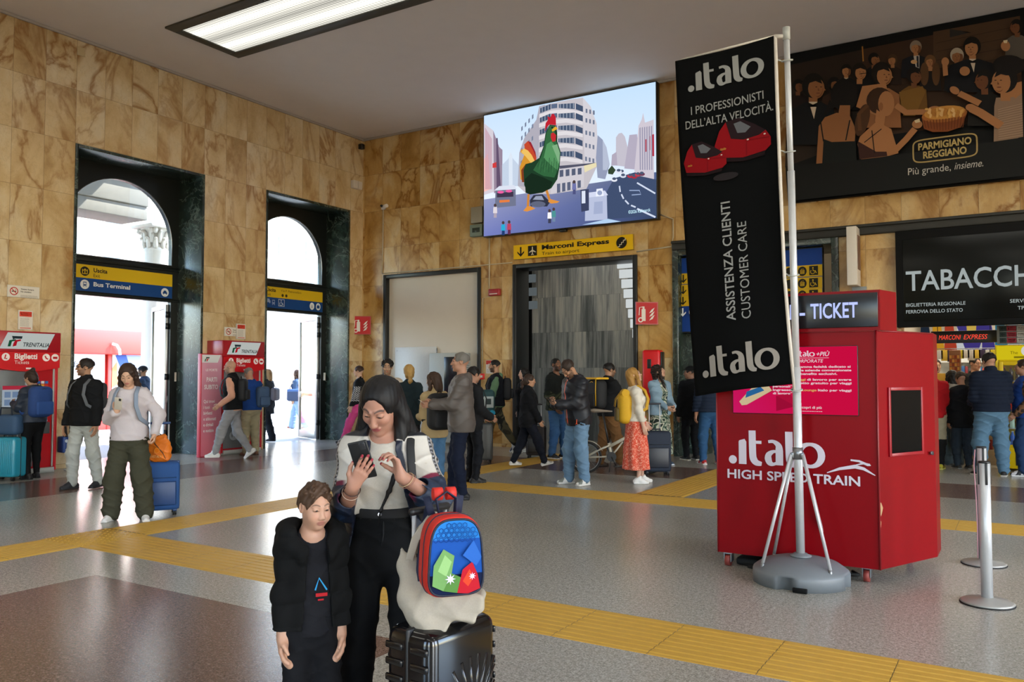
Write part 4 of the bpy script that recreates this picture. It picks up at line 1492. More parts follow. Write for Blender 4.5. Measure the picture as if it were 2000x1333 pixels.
def guest(cx, cy, r, hair, skin, dress, look=0, sh=1.0, bow=False):
    """one party guest: shoulders, neck, head, hair, features"""
    A(dress, (cx - r * 1.9 * sh, cy + r * 5), (cx - r * 1.7 * sh, cy + r * 2.0), (cx - r * .7, cy + r * 1.35), (cx + r * .7, cy + r * 1.3), (cx + r * 1.7 * sh, cy + r * 1.9), (cx + r * 1.9 * sh, cy + r * 5))
    A(skin, (cx - r * .35, cy + r * 1.6), (cx - r * .35, cy + r * .5), (cx + r * .4, cy + r * .5), (cx + r * .4, cy + r * 1.6))
    if bow:
        A('#c9b8a0', (cx - r * .35, cy + r * 1.3), (cx + r * .4, cy + r * 1.3), (cx + r * .15, cy + r * 2.8)); A('#0c0c0c', (cx - r * .4, cy + r * 1.35), (cx + r * .45, cy + r * 1.75), (cx + r * .45, cy + r * 1.35), (cx - r * .4, cy + r * 1.75))
    O(cx, cy - r * .12, r * .98, r * 1.1, hair); O(cx + look * r * .28, cy + r * .14, r * .72, r * .9, skin)
    if look: A(skin, (cx + look * r * .9, cy), (cx + look * r * 1.12, cy + r * .3), (cx + look * r * .85, cy + r * .4))
    O(cx + (look or 1) * r * .45, cy + r * .2, r * .42, r * .72, SK3); O(cx + look * r * .40 - r * .05, cy + r * .1, r * .5, r * .75, skin); A(hair, (cx - r * .8, cy - r * .2), (cx - r * .5, cy - r * 1.0), (cx + r * .5, cy - r * 1.0), (cx + r * .8, cy - r * .25), (cx + look * r * .2, cy - r * .5))
    O(cx + look * r * .5 - r * .22, cy + r * .02, r * .09, r * .035, '#2a1a12'); O(cx + look * r * .5 + r * .2, cy + r * .02, r * .09, r * .035, '#2a1a12'); O(cx + look * r * .45, cy + r * .56, r * .18, r * .04, '#6a3a2c'); A(SK3, (cx + look * r * .5 - r * .06, cy + r * .1), (cx + look * r * .5 + r * .08, cy + r * .34), (cx + look * r * .5 - r * .08, cy + r * .36))
guest(150, 545, 40, '#130f0d', SK3, '#1f1310', 1); guest(480, 440, 38, '#1a130e', SK2, '#101014', 0, 1.0, True); guest(670, 365, 40, '#14100d', SK, '#151214', 1); guest(800, 370, 34, '#4a3420', SK2, '#2a1c14', -0.5)
guest(960, 285, 42, '#8a7a68', SK2, '#14161c', 0, 1.3, False); A('#b9b2aa', (945, 345), (985, 340), (985, 430), (960, 420)); A('#22262e', (965, 345), (980, 345), (982, 425), (968, 420))
guest(1060, 385, 40, '#6a4a2a', SK2, '#1a1412', 0); O(1020, 470, 30, 80, '#5a3d22'); O(1100, 470, 28, 80, '#5a3d22')
guest(400, 540, 44, '#130f0d', SK, '#3a2418', 1); guest(575, 455, 52, '#1d150f', SK2, '#0f1014', 0.6, 1.0); L(.012, '#0c0c0c', (575, 470), (640, 462))
guest(1245, 350, 48, '#a89a86', SK, '#121214', 0); guest(1350, 290, 62, '#17120e', SK2, '#101116', -0.3, 1.5, True)
guest(1660, 150, 45, '#15110e', SK3, '#5c544a', -1); guest(262, 560, 78, '#15110d', SK, '#0e1013', 1, 1.1, True)
guest(950, 490, 50, '#171210', SK3, '#6d4c1e', 1); A('#7d5a24', (850, 600), (1010, 560), (1030, 600), (960, 760), (880, 760)); guest(1430, 520, 62, '#15110e', SK3, '#15120f', -1)
guest(730, 480, 72, '#1b130e', SK2, '#8f5f3a', 1); A(SK2, (560, 700), (600, 560), (760, 540), (800, 700), (700, 760)); L(.09, SK2, (830, 690), (900, 740), (1060, 735)); O(1085, 720, 45, 22, SK2, -.2)
# woman's bare back, left
A('#0f1413', (330, 1085), (345, 900), (560, 900), (570, 1060)); A(SK, (300, 1080), (310, 830), (350, 770), (430, 740), (520, 760), (560, 850), (555, 930), (400, 935), (345, 915), (340, 1080)); O(480, 620, 95, 110, '#120e0c'); A('#120e0c', (380, 650), (340, 760), (420, 700)); L(.02, '#0c0f0e', (345, 930), (322, 800)); L(.02, '#0c0f0e', (495, 925), (520, 790)); A(SK, (440, 760), (450, 690), (520, 690), (520, 770))
# woman with tied hair, centre
A(SK2, (575, 950), (590, 900), (700, 800), (800, 850), (850, 1010), (780, 1030), (600, 1050)); A('#3a1f1a', (590, 1050), (575, 930), (700, 1000), (770, 1000), (775, 1028)); O(720, 660, 90, 90, '#3a2415'); O(765, 680, 55, 85, SK2); A(SK2, (800, 640), (822, 690), (800, 720)); A(SK2, (690, 800), (700, 720), (760, 760), (750, 840)); O(605, 790, 45, 110, '#4a2f1b', .25); L(.06, '#5a3a20', (640, 690), (580, 750), (590, 860)); O(730, 700, 14, 28, SK)
L(.1, SK2, (830, 990), (900, 920), (960, 850)); O(975, 820, 35, 28, SK2); A('#d8c49a', (955, 795), (990, 782), (995, 805), (965, 812)); L(.015, '#1a1210', (620, 940), (735, 850)); L(.015, '#1a1210', (690, 1010), (670, 860))
# basket of cheese
A('#8a4a22', (1005, 770), (1020, 850), (1080, 872), (1180, 870), (1270, 840), (1310, 750)); O(1160, 755, 155, 52, '#a8672c', -.12); O(1160, 742, 140, 44, '#c98f42', -.12)
for k in range(40): O(1040 + (k * 53) % 240, 720 + (k * 29) % 50, 14, 8, ('#dba85a', '#b97d36', '#e3b878')[k % 3], k)
for k in range(14): L(.012, '#6d3716', (1022 + k * 21, 800 - k * 2), (1035 + k * 19, 866 - abs(k - 6) * 3))
# right-hand woman in sequins and reaching arms
A('#8f7560', (1515, 935), (1505, 720), (1590, 690), (1684, 620), (1684, 910)); A(SK2, (1590, 690), (1600, 560), (1684, 540), (1684, 620)); guest(1570, 530, 88, '#15100e', SK2, '#8f7560', -1, .5); O(1600, 430, 110, 70, '#15100e')
for k in range(14): L(.006, '#b79a82', (1520, 730 + k * 15), (1684, 690 + k * 16))
L(.12, SK2, (1540, 840), (1400, 750), (1340, 720)); O(1335, 715, 32, 24, SK2); L(.09, SK2, (1400, 690), (1260, 620)); O(1230, 600, 35, 25, SK2, .5); L(.07, SK2, (1170, 500), (1165, 420)); O(1168, 405, 26, 30, SK2); O(1300, 470, 35, 32, SK2); O(1580, 300, 32, 36, SK2); A('#d8c49a', (1565, 262), (1595, 258), (1590, 280), (1570, 280)); O(955, 405, 22, 14, '#c79a6a')
A('#0d0f0f', (100, 1100), (600, 1060), (850, 1025), (1510, 940), (1684, 915), (1684, 1165), (125, 1325))
# badge and slogan
rr = []
for i in range(32):
    a = 2 * PI * i / 32
    ca, sa = math.cos(a), math.sin(a)
    rr.append((1.97 + .47 * 0 + .455 * math.copysign(abs(ca) ** .28, ca), .575 + .185 * math.copysign(abs(sa) ** .35, sa)))
ux = q(1160, 985)
rr = [(x - 1.97 + ux[0], y - .575 + ux[1]) for x, y in rr]
p.line(rr, .022, '#a8925c', True)
p.text('PARMIGIANO', ux[0], ux[1] + .02, .115, '#b7a166', .03, width=.76, align='c'); p.text('REGGIANO', ux[0], ux[1] - .125, .115, '#b7a166', .03, width=.62, align='c')
b = q(918, 1160)
p.text('Più grande,', b[0], b[1], .12, '#b9b6b0', 0, width=.62); p.text('insieme.', b[0] + .67, b[1] + .005, .12, '#b9b6b0', 0, .3, width=.40)
p.obj('print', M_PRINT, t, (0, -.003, 0), R_BACK)

# ------------------------------------------------------------------ tobacconist sign and small wall things
t = thing('shop_sign', 'big dark sign reading Tabacchi over the shop opening', 'sign', (P4[0], YB - .14, 2.33))
W = P4[1] - P4[0]
m = MB().use(M_BLACKM); m.b2((-.05, 0, 0), (W, .14, 1.60), .01); m.obj('box', parent=t)
m = MB().use(mat('sign_face', '#0a0e0d', 0.22, spec=0.3)); m.b2((.06, -.012, .10), (W - .1, 0, 1.45), .004); m.obj('face', parent=t)
p = Paint()
p.text('TABACCHI', .10, .60, .335, '#c6d0cf', .012, width=1.86)
p.text('BIGLIETTERIA REGIONALE', .095, .335, .058, '#c6d0cf', .01, width=.86); p.text('FERROVIA DELLO STATO', .095, .225, .058, '#c6d0cf', .01, width=.82)
p.text('SERVIZI PAGAMENTO', 1.56, .335, .058, '#c6d0cf', .01, width=.80); p.text('TPER', 1.66, .225, .058, '#c6d0cf', .01)
p.obj('lettering', M_BACKLIT, t, (0, -.016, 0), R_BACK)

def backbox(name, label, cat, x0, x1, z0, z1, d, mt, bev=.01):
    m = MB().use(mt); m.b2((x0, YB - d, z0), (x1, YB, z1), bev)
    return tag(m.obj(name), label, cat)

t = thing('lamp_box', 'tall narrow white box mounted on the wall above the ticket booth', 'box', (-2.36, YB, 3.02))
m = MB().use(M_WHITE); m.b2((-.11, -.40, .03), (.05, -.03, 1.02), .01); m.obj('case', parent=t)
m = MB().use(mat('lens_brown', '#6a4a40', 0.4)); m.b2((.051, -.32, .30), (.06, -.22, .88)); m.b2((.051, -.18, .30), (.06, -.08, .88)); m.obj('lens', parent=t)
m = MB().use(M_GREY); m.b2((-.09, -.06, -.04), (.14, 0, .03), .008); m.obj('bracket', parent=t)
t = thing('fuse_box', 'grey metal box mounted left of the LED screen', 'box', (-10.17, YB, 4.90))
m = MB().use(mat('box_grey', '#8f8a78', 0.5)); m.b2((-.15, -.12, 0), (.15, 0, .36), .012); m.obj('case', parent=t)
t = thing('breaker_box', 'small grey-green breaker box with a window, under the grey metal box', 'box', (-10.17, YB, 4.60))
m = MB().use(mat('box_green', '#6f7f74', 0.5)); m.b2((-.17, -.13, 0), (.15, 0, .27), .015); m.obj('case', parent=t)
m = MB().use(mat('box_window', '#2d3a36', 0.2)); m.b2((-.10, -.135, .09), (.10, -.13, .19), .004); m.obj('window', parent=t)
m = MB().use(mat('siren_red', '#9c2730', 0.4)); m.b2((-9.88, YB - .09, 3.27), (-9.59, YB, 3.42), .02); m.use(M_WHITE); m.b2((-9.84, YB - .094, 3.30), (-9.64, YB - .09, 3.32))
tag(m.obj('fire_siren'), 'small red fire alarm siren left of the middle portal', 'alarm')
t = thing('alarm_button', 'small red manual alarm button on the frame left of the middle portal', 'alarm', (-10.08, YB, 1.45))
m = MB().use(M_REDB); m.b2((-.065, -.05, 0), (.065, 0, .13), .008); m.obj('case', parent=t)
m = MB().use(M_WHITE); m.b2((-.035, -.056, .04), (.035, -.05, .09), .002); m.obj('glass', parent=t)
t = thing('paper_notice', 'white notice with a red corner beside the man in the green hoodie', 'notice', (-9.90, YB, 1.58))
m = MB().use(M_WHITE); m.b2((-.085, -.006, 0), (.085, -.001, .29)); m.obj('sheet', parent=t)
p = Paint(); p.rect(-.08, .20, .08, .285, '#b23a30'); p.ell(.0, .17, .045, .045, '#c8bcae'); small_lines(p, -.06, .08, .06, 3, .025, .008, '#8a8580'); p.obj('print', M_PRINT, t, (0, -.008, 0), R_BACK)
t = thing('security_camera', 'small white security camera on the back wall above the cream portal', 'camera', (-12.80, YB, 5.50))
m = MB().use(M_WHITE); m.b2((-.16, -.06, 0), (-.06, 0, .10), .01); m.cyl((-.05, -.10, .05), (.10, -.16, .05), .045, 14); m.obj('case', parent=t)
m = MB().use(M_BLACK); m.cyl((-.075, -.12, .06), (-.05, -.18, .06), .03, 12); m.obj('lens', parent=t)

def flag_sign(label, x, z0, z1, draw):
    t = thing('extinguisher_sign', label, 'sign', (x, YB, z0), 0, 'projecting extinguisher signs')
    h = z1 - z0
    m = MB().use(mat('flag_blue', '#5a6fa8', 0.4)); m.b2((-.18, -.30, 0), (-.15, -.02, h), .004); m.obj('side_panel', parent=t)
    m = MB().use(mat('flag_red', '#a11c20', 0.4)); m.prism([(-.165, -.31), (.18, -.02), (.16, 0), (-.18, -.28)], 0, h, 'z'); m.obj('front_panel', parent=t)
    p = Paint()
    w = math.hypot(.345, .29)
    p.rect(.02, .02, w - .02, h - .02, '#b5242a')
    draw(p, w, h)
    p.obj('print', M_PRINT, t, (-.165, -.314, 0), (PI / 2, 0, math.atan2(.29, .345)))

def ext(p, w, h):
    p.rect(.12, .07, .20, .30, '#d9d2cc'); p.rect(.14, .30, .18, .35, '#d9d2cc'); p.line([(.14, .34), (.08, .33), (.07, .18)], .014, '#d9d2cc'); p.ell(.10, .09, .05, .05, '#d9d2cc'); p.ell(.10, .09, .028, .028, '#b5242a')
    for k in range(3): p.poly([(.27, .08 + k * .07), (.34, .11 + k * .07), (.38, .19 + k * .07), (.32, .15 + k * .07)], '#d9d2cc')
flag_sign('red extinguisher sign projecting from the wall beside the cream closed portal', -13.47, 2.52, 2.96, ext)
flag_sign('red extinguisher sign projecting from the wall right of the middle portal', -6.16, 2.52, 2.96, ext)

t = thing('hose_cabinet', 'bright red fire equipment case on the wall behind the two women looking up', 'fire cabinet', (-6.04, YB, .95))
m = MB().use(M_REDB); m.b2((-.20, -.24, 0), (.17, 0, 1.08), .05); m.obj('case', parent=t)
m = MB().use(M_BLACK); m.b2((.165, -.20, .02), (.19, -.03, 1.04), .01); m.b2((-.08, -.25, .72), (0, -.235, .90), .01); m.obj('latch', parent=t)

def conduit(label, pts, r=.014):
    m = MB().use(M_CABLE); m.tube(pts, r, 8)
    tag(m.obj('cable_conduit'), label, 'cable', 'plastic cable conduits on the back wall')
yw = YB - .016
conduit('thin cable conduit dropping from the small white camera to the cream portal', [(-12.93, yw, 5.5), (-12.93, yw, 4.72), (-12.95, yw, 3.98)], .016)
conduit('horizontal cable conduit along the wall over the cream portal', [(-12.95, yw, 3.965), (-10.1, yw, 3.965), (-9.3, yw, 3.97)], .012)
conduit('cable conduit dropping from the LED screen to the red siren', [(-9.89, yw, 4.56), (-9.89, yw, 3.44)], .016)
conduit('cable conduit running down beside the cream portal to the alarm button', [(-9.86, yw, 3.27), (-10.06, yw, 3.24), (-10.07, yw, 1.58)], .012)
conduit('horizontal cable conduit between the middle portal and the passage', [(-6.42, yw, 3.98), (-5.7, yw, 4.02), (-5.66, yw, 4.2), (-5.66, yw, 4.55), (-5.95, yw, 4.68)], .014)
# ------------------------------------------------------------------ red ticket booth on wheels
KY = 6.64
t = thing('ticket_booth', 'big red wheeled ticket booth with a lit screen and High Speed Train lettering', 'booth', (-1.52, KY, 0))
KX = -1.52
M_KRED = mat('booth_panel_red', '#7e000b', 0.4, var=0.03, scale=6, spec=0.14)
plan = [(-.61, 0), (.60, 0), (.92, .72), (.92, 1.05), (-.61, 1.05)]
m = MB().use(M_KRED)
m.prism(plan, .11, 1.875, 'z')
ob = m.obj('body', parent=t)
m = MB().use(mat('booth_edge', '#7c0d16', 0.4))
m.tube([(.602, -.004, .11), (.602, -.004, 1.875)], .008, 6)
m.tube([(-.61, -.004, .11), (-.61, -.004, 1.875)], .006, 6)
m.tube([(-.61, -.003, 1.872), (.602, -.003, 1.872), (.92, .717, 1.872)], .006, 6)
m.obj('corner_trim', parent=t)
hp = [(-.66, -.03), (.635, -.03), (.71, .27), (.5, .7), (-.66, .7)]
m = MB().use(mat('booth_header_red', '#7c0610', 0.4, var=0.02, spec=0.15))
m.prism(hp, 1.875, 2.175, 'z')
m.obj('header', parent=t)
m = MB().use(mat('led_face', '#0b0c10', 0.25))
m.b2((-.645, -.045, 1.90), (.622, -.03, 2.155), .004)
m.obj('led_face', parent=t)
p = Paint()
p.text('BIGLIETTI -', -.60, .075, .118, '#a9b4f0', .018, width=.705); p.text('TICKET', .145, .075, .118, '#a9b4f0', .018, width=.34)
p.obj('led_text', M_LED, t, (0, -.047, 1.90), R_BACK)
# screen
m = MB().use(M_BLACK)
m.b2((-.475, -.014, 1.235), (.475, 0, 1.765), .004)
m.obj('screen_frame', parent=t)
p = Paint()
p.rect(-.47, 1.24, .47, 1.76, '#d80f45')
p.grad([(-.47, 1.24), (.05, 1.24), (-.05, 1.55), (-.47, 1.55)], ['#d81a6a', '#d8104c', '#d80f45', '#d81458'])
p.poly([(-.13, 1.26), (.02, 1.30), (-.13, 1.38)], '#a80f3a'); p.poly([(.02, 1.30), (-.02, 1.40), (-.13, 1.38)], '#b8123e'); p.poly([(-.33, 1.33), (-.02, 1.48), (-.20, 1.50)], '#b5103c')
p.poly([(-.42, 1.33), (-.40, 1.30), (-.36, 1.305), (-.16, 1.42), (-.2, 1.48), (-.30, 1.46)], '#d8c49a'); p.poly([(-.37, 1.36), (-.22, 1.42), (-.25, 1.45), (-.36, 1.41)], '#2c6aa0')
italo(p, .02, 1.685, .045, '#f2d3dc', .15); p.text('+PIÙ', .18, 1.687, .034, '#f2d3dc', .02, .25)
p.rect(-.01, 1.672, .27, 1.675, '#f2d3dc'); p.text('CORPORATE', .01, 1.638, .026, '#f2d3dc', .01, .2, width=.22)
for i, s in enumerate(('Il nuovo programma fedeltà dedicato ai', 'dipendenti delle aziende convenzionate', 'Italo ricco di benefits esclusivi.')):
    p.text(s, -.15, 1.598 - i * .027, .017, '#f4dbe2', .03, width=(.575, .58, .48)[i])
for i, s in enumerate(('Bastano', 'subito 1 biglietto gratuito per viaggi', 'personali*', 'Ingresso alla', 'di lavoro*')):
    p.text(s, -.15, 1.50 - i * .027, .017, '#f4dbe2', .03, width=(.12, .58, .15, .21, .15)[i])
p.text('2 viaggi', -.02, 1.50, .017, '#e8b06a', .03, width=.12); p.text('di lavoro per avere', .11, 1.50, .017, '#f4dbe2', .03, width=.32)
p.text('Lounge', .07, 1.419, .017, '#e8b06a', .03, width=.11); p.text('Italo per viaggi', .19, 1.419, .017, '#f4dbe2', .03, width=.24)
p.text('Scopri di più', .055, 1.285, .02, '#f4dbe2', .02, width=.16)
small_lines(p, .05, 1.262, .22, 1, .01, .004, '#f4dbe2')
p.obj('screen_picture', attr_mat('screen_picture', emit=0.66), t, (0, -.016, 0), R_BACK)
# front lettering
p = Paint()
italo(p, -.515, .83, .27, '#c9c3cf', .75)
dog = [(.245, .80), (.33, .835), (.42, .865), (.50, .875), (.475, .90), (.44, .91), (.41, .905), (.46, .885), (.42, .895), (.49, .862), (.535, .855), (.51, .895), (.455, .915)]
p.line([(.24, .80), (.33, .835), (.44, .858), (.50, .845), (.58, .80)], [.006, .02, .028, .022, .006], '#c9c3cf')
p.line([(.41, .905), (.47, .90), (.53, .875), (.55, .872)], [.012, .016, .018, .006], '#c9c3cf'); p.line([(.44, .868), (.50, .885), (.545, .88)], [.006, .014, .008], '#c9c3cf')
p.text('HIGH SPEED TRAIN', -.525, .715, .073, '#c9c3cf', .02, width=1.0)
p.obj('lettering', M_PRINT, t, (0, -.002, 0), R_BACK)
# angled right side with its window
ang = math.atan2(.73, .34)
sd = bpy.data.objects.new('side_window', None)
m = MB().use(mat('booth_side_frame', '#8d0f1c', 0.35))
L = .805
for lo, hi in (((.135, -.012, .93), (.16, .004, 1.45)), ((.565, -.012, .93), (.59, .004, 1.45)), ((.16, -.012, .93), (.565, .004, .955)), ((.16, -.012, 1.425), (.565, .004, 1.45))):
    m.b2(lo, hi, .003)
so = m.obj('side_window', parent=t, loc=(.60, 0, 0)); so.rotation_euler = (0, 0, ang)
m = MB().use(mat('black_glass', '#07080a', 0.06)); m.b2((.16, -.006, .955), (.565, .002, 1.425)); m.obj('pane', parent=so)
m = MB().use(M_STEEL); m.cyl((.70, -.016, .93), (.70, 0, .93), .016, 12); m.use(M_BLACK); m.b2((.69, -.02, .915), (.71, -.014, .945), .003); m.obj('lock', parent=so)
bpy.data.objects.remove(sd)
m = MB().use(mat('chipped_wood', '#b08c64', 0.7))
m.poly([(.606, -.004, .52), (.612, .004, .50), (.622, .04, .56), (.612, .02, .60), (.606, .0, .60)]); m.poly([(.604, -.004, .44), (.610, .006, .42), (.612, .012, .46), (.606, 0, .48)])
m.obj('chipped_edge', parent=t)
for x, y in ((-.54, .06), (.50, .08), (-.52, .95), (.7, .95)):
    m = MB().use(M_STEEL); m.b2((x - .035, y - .035, .095), (x + .035, y + .035, .11)); m.b2((x - .03, y - .045, .035), (x - .024, y + .03, .10)); m.b2((x + .024, y - .045, .035), (x + .03, y + .03, .10))
    m.use(mat('caster_red', '#8a3a34', 0.5)); m.cyl((x - .02, y - .02, .045), (x + .02, y - .02, .045), .045, 18)
    m.obj('caster', parent=t)
m = MB().use(M_RUBBER)
m.tube([(-.45, .12, .01), (-.3, .06, .012), (-.12, .05, .01), (0, .15, .012), (.15, .12, .012), (.33, .10, .03), (.42, .2, .012), (.36, .3, .012)], .012, 8)
m.tube([(-.38, .03, .01), (-.28, -.01, .01), (-.18, .02, .01), (-.25, .08, .012), (-.38, .03, .012)], .008, 8)
m.b2((-.5, .1, .0), (-.05, .4, .06), .02)
tag(m.obj('power_cable', loc=(KX, KY, 0)), 'black power cables and box lying under the red ticket booth', 'cable')

# ------------------------------------------------------------------ dark hanging banner on its stand
BXc, BYc = -1.44, 6.44
t = thing('banner_stand', 'tall dark banner on a white pole with grey dome base before the red booth', 'banner', (BXc, BYc, 0))
M_DOME = mat('dome_plastic', '#6f757a', 0.45, var=0.05)
m = MB().use(M_DOME)
n = 64
prof = [(1.0, 0.0), (1.0, .085), (.985, .10), (.93, .115), (.78, .15), (.55, .172), (.3, .185), (0, .19)]
R0 = .345
rings = []
for rr, z in prof:
    ring = []
    for i in range(n):
        a = 2 * PI * i / n
        lobe = 1.0
        # four straight recesses for the struts in the skirt
        d = abs((a - PI * 0.22) % (PI / 2) - PI / 4)
        if z < .09 and rr > .95 and d < .12: lobe = .86
        ring.append(m.bm.verts.new((rr * R0 * lobe * math.cos(a), rr * R0 * lobe * math.sin(a), z)) if rr else None)
    rings.append(ring)
top = m.bm.verts.new((0, 0, .19))
for A_, B_ in zip(rings[:-1], rings[1:]):
    for i in range(n):
        j = (i + 1) % n
        if B_[i] is None: m._face([A_[i], A_[j], top], True)
        else: m._face([A_[i], A_[j], B_[j], B_[i]], True)
m._face(rings[0][::-1], False)
m.use(M_BLACKM)
m.b2((.02, -.36, .002), (.12, -.338, .035), .004)
m.obj('dome_base', parent=t)
m = MB().use(M_DOME)
m.lathe([(0, .188), (.075, .188), (.08, .196), (.06, .204), (.045, .215), (0, .215)], n=20)
m.obj('collar', parent=t)
m = MB().use(M_ALU)
m.cyl((0, 0, .19), (-.012, 0, 1.6), .031, 18); m.cyl((-.012, 0, 1.55), (-.03, 0, 3.1), .027, 18); m.cyl((-.03, 0, 3.05), (-.05, 0, 4.16), .022, 18)
m.use(M_LGREY); m.cyl((-.05, 0, 4.12), (-.05, 0, 4.22), .028, 16)
m.obj('pole', parent=t)
m = MB().use(M_STEEL)
m.cyl((-.01, 0, .91), (-.01, 0, 1.0), .038, 18)
hubs = []
for a in (-2.45, -.62, 1.05, 2.5):
    m.b2((-.01 + .045 * math.cos(a) - .012, .045 * math.sin(a) - .012, .92), (-.01 + .045 * math.cos(a) + .012, .045 * math.sin(a) + .012, .96), .003)
m.obj('hub', parent=t)
for a in (-2.45, -.62, 1.05, 2.5):
    s = MB().use(M_ALU)
    s.tube([(-.01 + .055 * math.cos(a), .055 * math.sin(a), .945), (.30 * math.cos(a), .30 * math.sin(a), .145)], .0125, 8)
    s.use(M_STEEL); s.cyl((.30 * math.cos(a), .30 * math.sin(a), .10), (.30 * math.cos(a), .30 * math.sin(a), .15), .014, 8)
    s.obj('strut', parent=t)
# flexible side rod and top arm carrying the cloth
rod = [(-.13, -.02, 4.17), (-.12, -.02, 3.6), (-.105, -.02, 3.0), (-.085, -.02, 2.3), (-.055, -.02, 1.85), (-.02, -.02, 1.42)]
m = MB().use(M_WHITE)
m.tube(rod, .014, 10)
m.tube([(-.05, 0, 4.15), (-.13, -.02, 4.16)], .016, 8)
m.tube([(-.12, -.02, 4.165), (-.45, -.02, 4.15), (-.90, -.02, 4.13)], .009, 8)
m.obj('side_rod', parent=t)
for z, x in ((3.98, -.13), (3.27, -.11), (2.32, -.086), (1.45, -.025)):
    c = MB().use(M_LGREY)
    px = -.05 + (4.16 - z) * .0145
    ring = [(px + .04 * math.cos(a), .04 * math.sin(a), z - .02 + .01 * math.sin(a)) for a in [i * PI / 6 for i in range(12)]]
    c.tube(ring, .006, 6, True); c.tube([(px - .04, 0, z - .015), (x, -.02, z)], .006, 6)
    c.obj('tie', parent=t)
NU, NV = 24, 60
def cloth(u, v):
    """u 0..1 from the rod leftwards, v 0..1 from the top down -> banner-local point"""
    k = v * 5
    i = min(int(k), 4); f = k - i
    rx = [-.135, -.12, -.105, -.085, -.055, -.02]
    ex = [-.935, -.915, -.89, -.865, -.845, -.812]
    xr = rx[i] + (rx[i + 1] - rx[i]) * f
    xl = ex[i] + (ex[i + 1] - ex[i]) * f
    zt, zb = 4.165 - .04 * u - .012 * math.sin(u * PI), 1.475 - .105 * u + .03 * u * (1 - u)
    z = zt + (zb - zt) * v
    y = -.03 + .022 * math.sin(u * 5.0 + v * 2.2) * (.25 + v) - .018 * math.sin(u * 2.5 - v * 5.0) * v + .03 * u * v
    return (xr + (xl - xr) * u, y, z)
m = MB().use(mat('banner_cloth', '#060708', 0.85, var=0.1, scale=60, spec=0.1)); m.smooth = True
gv = [[m.bm.verts.new(cloth(i / NU, j / NV)) for i in range(NU + 1)] for j in range(NV + 1)]
for j in range(NV):
    for i in range(NU):
        m._face([gv[j][i], gv[j + 1][i], gv[j + 1][i + 1], gv[j][i + 1]], True)
co = m.obj('cloth', parent=t)
sol = co.modifiers.new('thickness', 'SOLIDIFY'); sol.thickness = .002


p = Paint(0.0009)
def on_cloth(a, b, z):
    """artwork a: 0 left..0.8 right, b: 0 bottom..2.7 top"""
    x, y, zz = cloth(1 - a / .8, 1 - b / 2.7)
    return (x, y - .004 - z, zz)
GR = '#8c8d8c'
italo(p, .10, 2.42, .21, GR, .62)
p.text('I PROFESSIONISTI', .12, 2.23, .068, GR, .005, width=.58); p.text('DELL’ALTA VELOCITÀ.', .07, 2.12, .068, GR, .005, width=.70)
# two red trains
def train(ox, oy, s, flip=1):
    X = lambda a, b: (ox + a * s * flip, oy + b * s)
    p.poly([X(0, .02), X(.1, .28), X(.22, .42), X(.45, .45), X(.72, .28), X(.92, .12), X(1.0, -.02), X(1.0, -.16), X(.9, -.24), X(.5, -.28), X(.05, -.20)], '#7d0e15')
    p.poly([X(.22, .42), X(.45, .45), X(.72, .28), X(.92, .12), X(.80, .06), X(.52, .04), X(.30, .10)], '#22161a'); p.poly([X(.36, .36), X(.48, .38), X(.66, .24), X(.56, .16), X(.42, .18)], '#5a5c62')
    p.poly([X(.05, -.20), X(.5, -.28), X(.9, -.24), X(.88, -.32), X(.5, -.35), X(.06, -.28)], '#1a1012'); p.line([X(.56, -.26), X(.58, .02), X(.98, -.02)], .006, '#6a0d14')
    p.ell(*X(.60, .02), .02 * s, .014 * s, '#c9b8ac', 10); p.ell(*X(.90, .05), .02 * s, .014 * s, '#c9b8ac', 10)
    p.text('italo', *X(.10, -.08), .045 * s, '#b08a3a', .01, .3)
train(.30, 1.93, .44); train(.04, 1.84, .35)
p.ell(.38, 1.68, .10, .03, '#242022')
p.text('ASSISTENZA CLIENTI', .40, .54, .075, GR, .012, rot=PI / 2, width=.94); p.text('CUSTOMER CARE', .52, .54, .075, GR, 0, rot=PI / 2, width=.76)
italo(p, .09, .13, .23, '#8f8a84', .63)
p.obj('print', M_CLOTHP, t, (0, 0, 0), None, on_cloth)

# ------------------------------------------------------------------ queue posts
def queue_post(label, x, y, belt=False):
    t = thing('queue_post', label, 'queue post', (x, y, 0), 0, 'silver queue posts')
    m = MB().use(mat('post_base_grey', '#a3a19c', 0.4, metal=.3)); m.lathe([(0, .006), (.16, .006), (.166, .012), (.15, .022), (.06, .034), (.04, .045), (0, .045)], n=40); m.obj('base', parent=t)
    m = MB().use(M_RUBBER); m.lathe([(0, 0), (.168, 0), (.169, .006), (0, .008)], n=40); m.obj('base_rim', parent=t)
    m = MB().use(M_ALU); m.cyl((0, 0, .03), (0, 0, .945), .036, 28); m.obj('post', parent=t)
    m = MB().use(M_BLACK); m.cyl((0, 0, .945), (0, 0, .957), .037, 28)
    for a in (0, PI / 2, PI, -PI / 2):
        m.b2((.034 * math.cos(a + .4) - .008, .034 * math.sin(a + .4) - .008, .80), (.034 * math.cos(a + .4) + .008, .034 * math.sin(a + .4) + .008, .945), .003)
    m.obj('cassette', parent=t)
    if belt:
        m = MB().use(mat('belt_pink', '#b98a95', 0.7)); m.tube([(-.045, -.01, .93), (-.055, -.015, .8), (-.045, -.015, .55), (-.04, -.012, .30), (-.042, -.01, .05)], .01, 8, flat=(.004, .018, (0, 1, 0))); m.obj('belt', parent=t)
queue_post('silver queue post nearest the camera, bottom right beside the red booth', -.235, 6.485)
queue_post('silver queue post standing behind the other one, with a pink belt end hanging', -.30, 7.81, True)

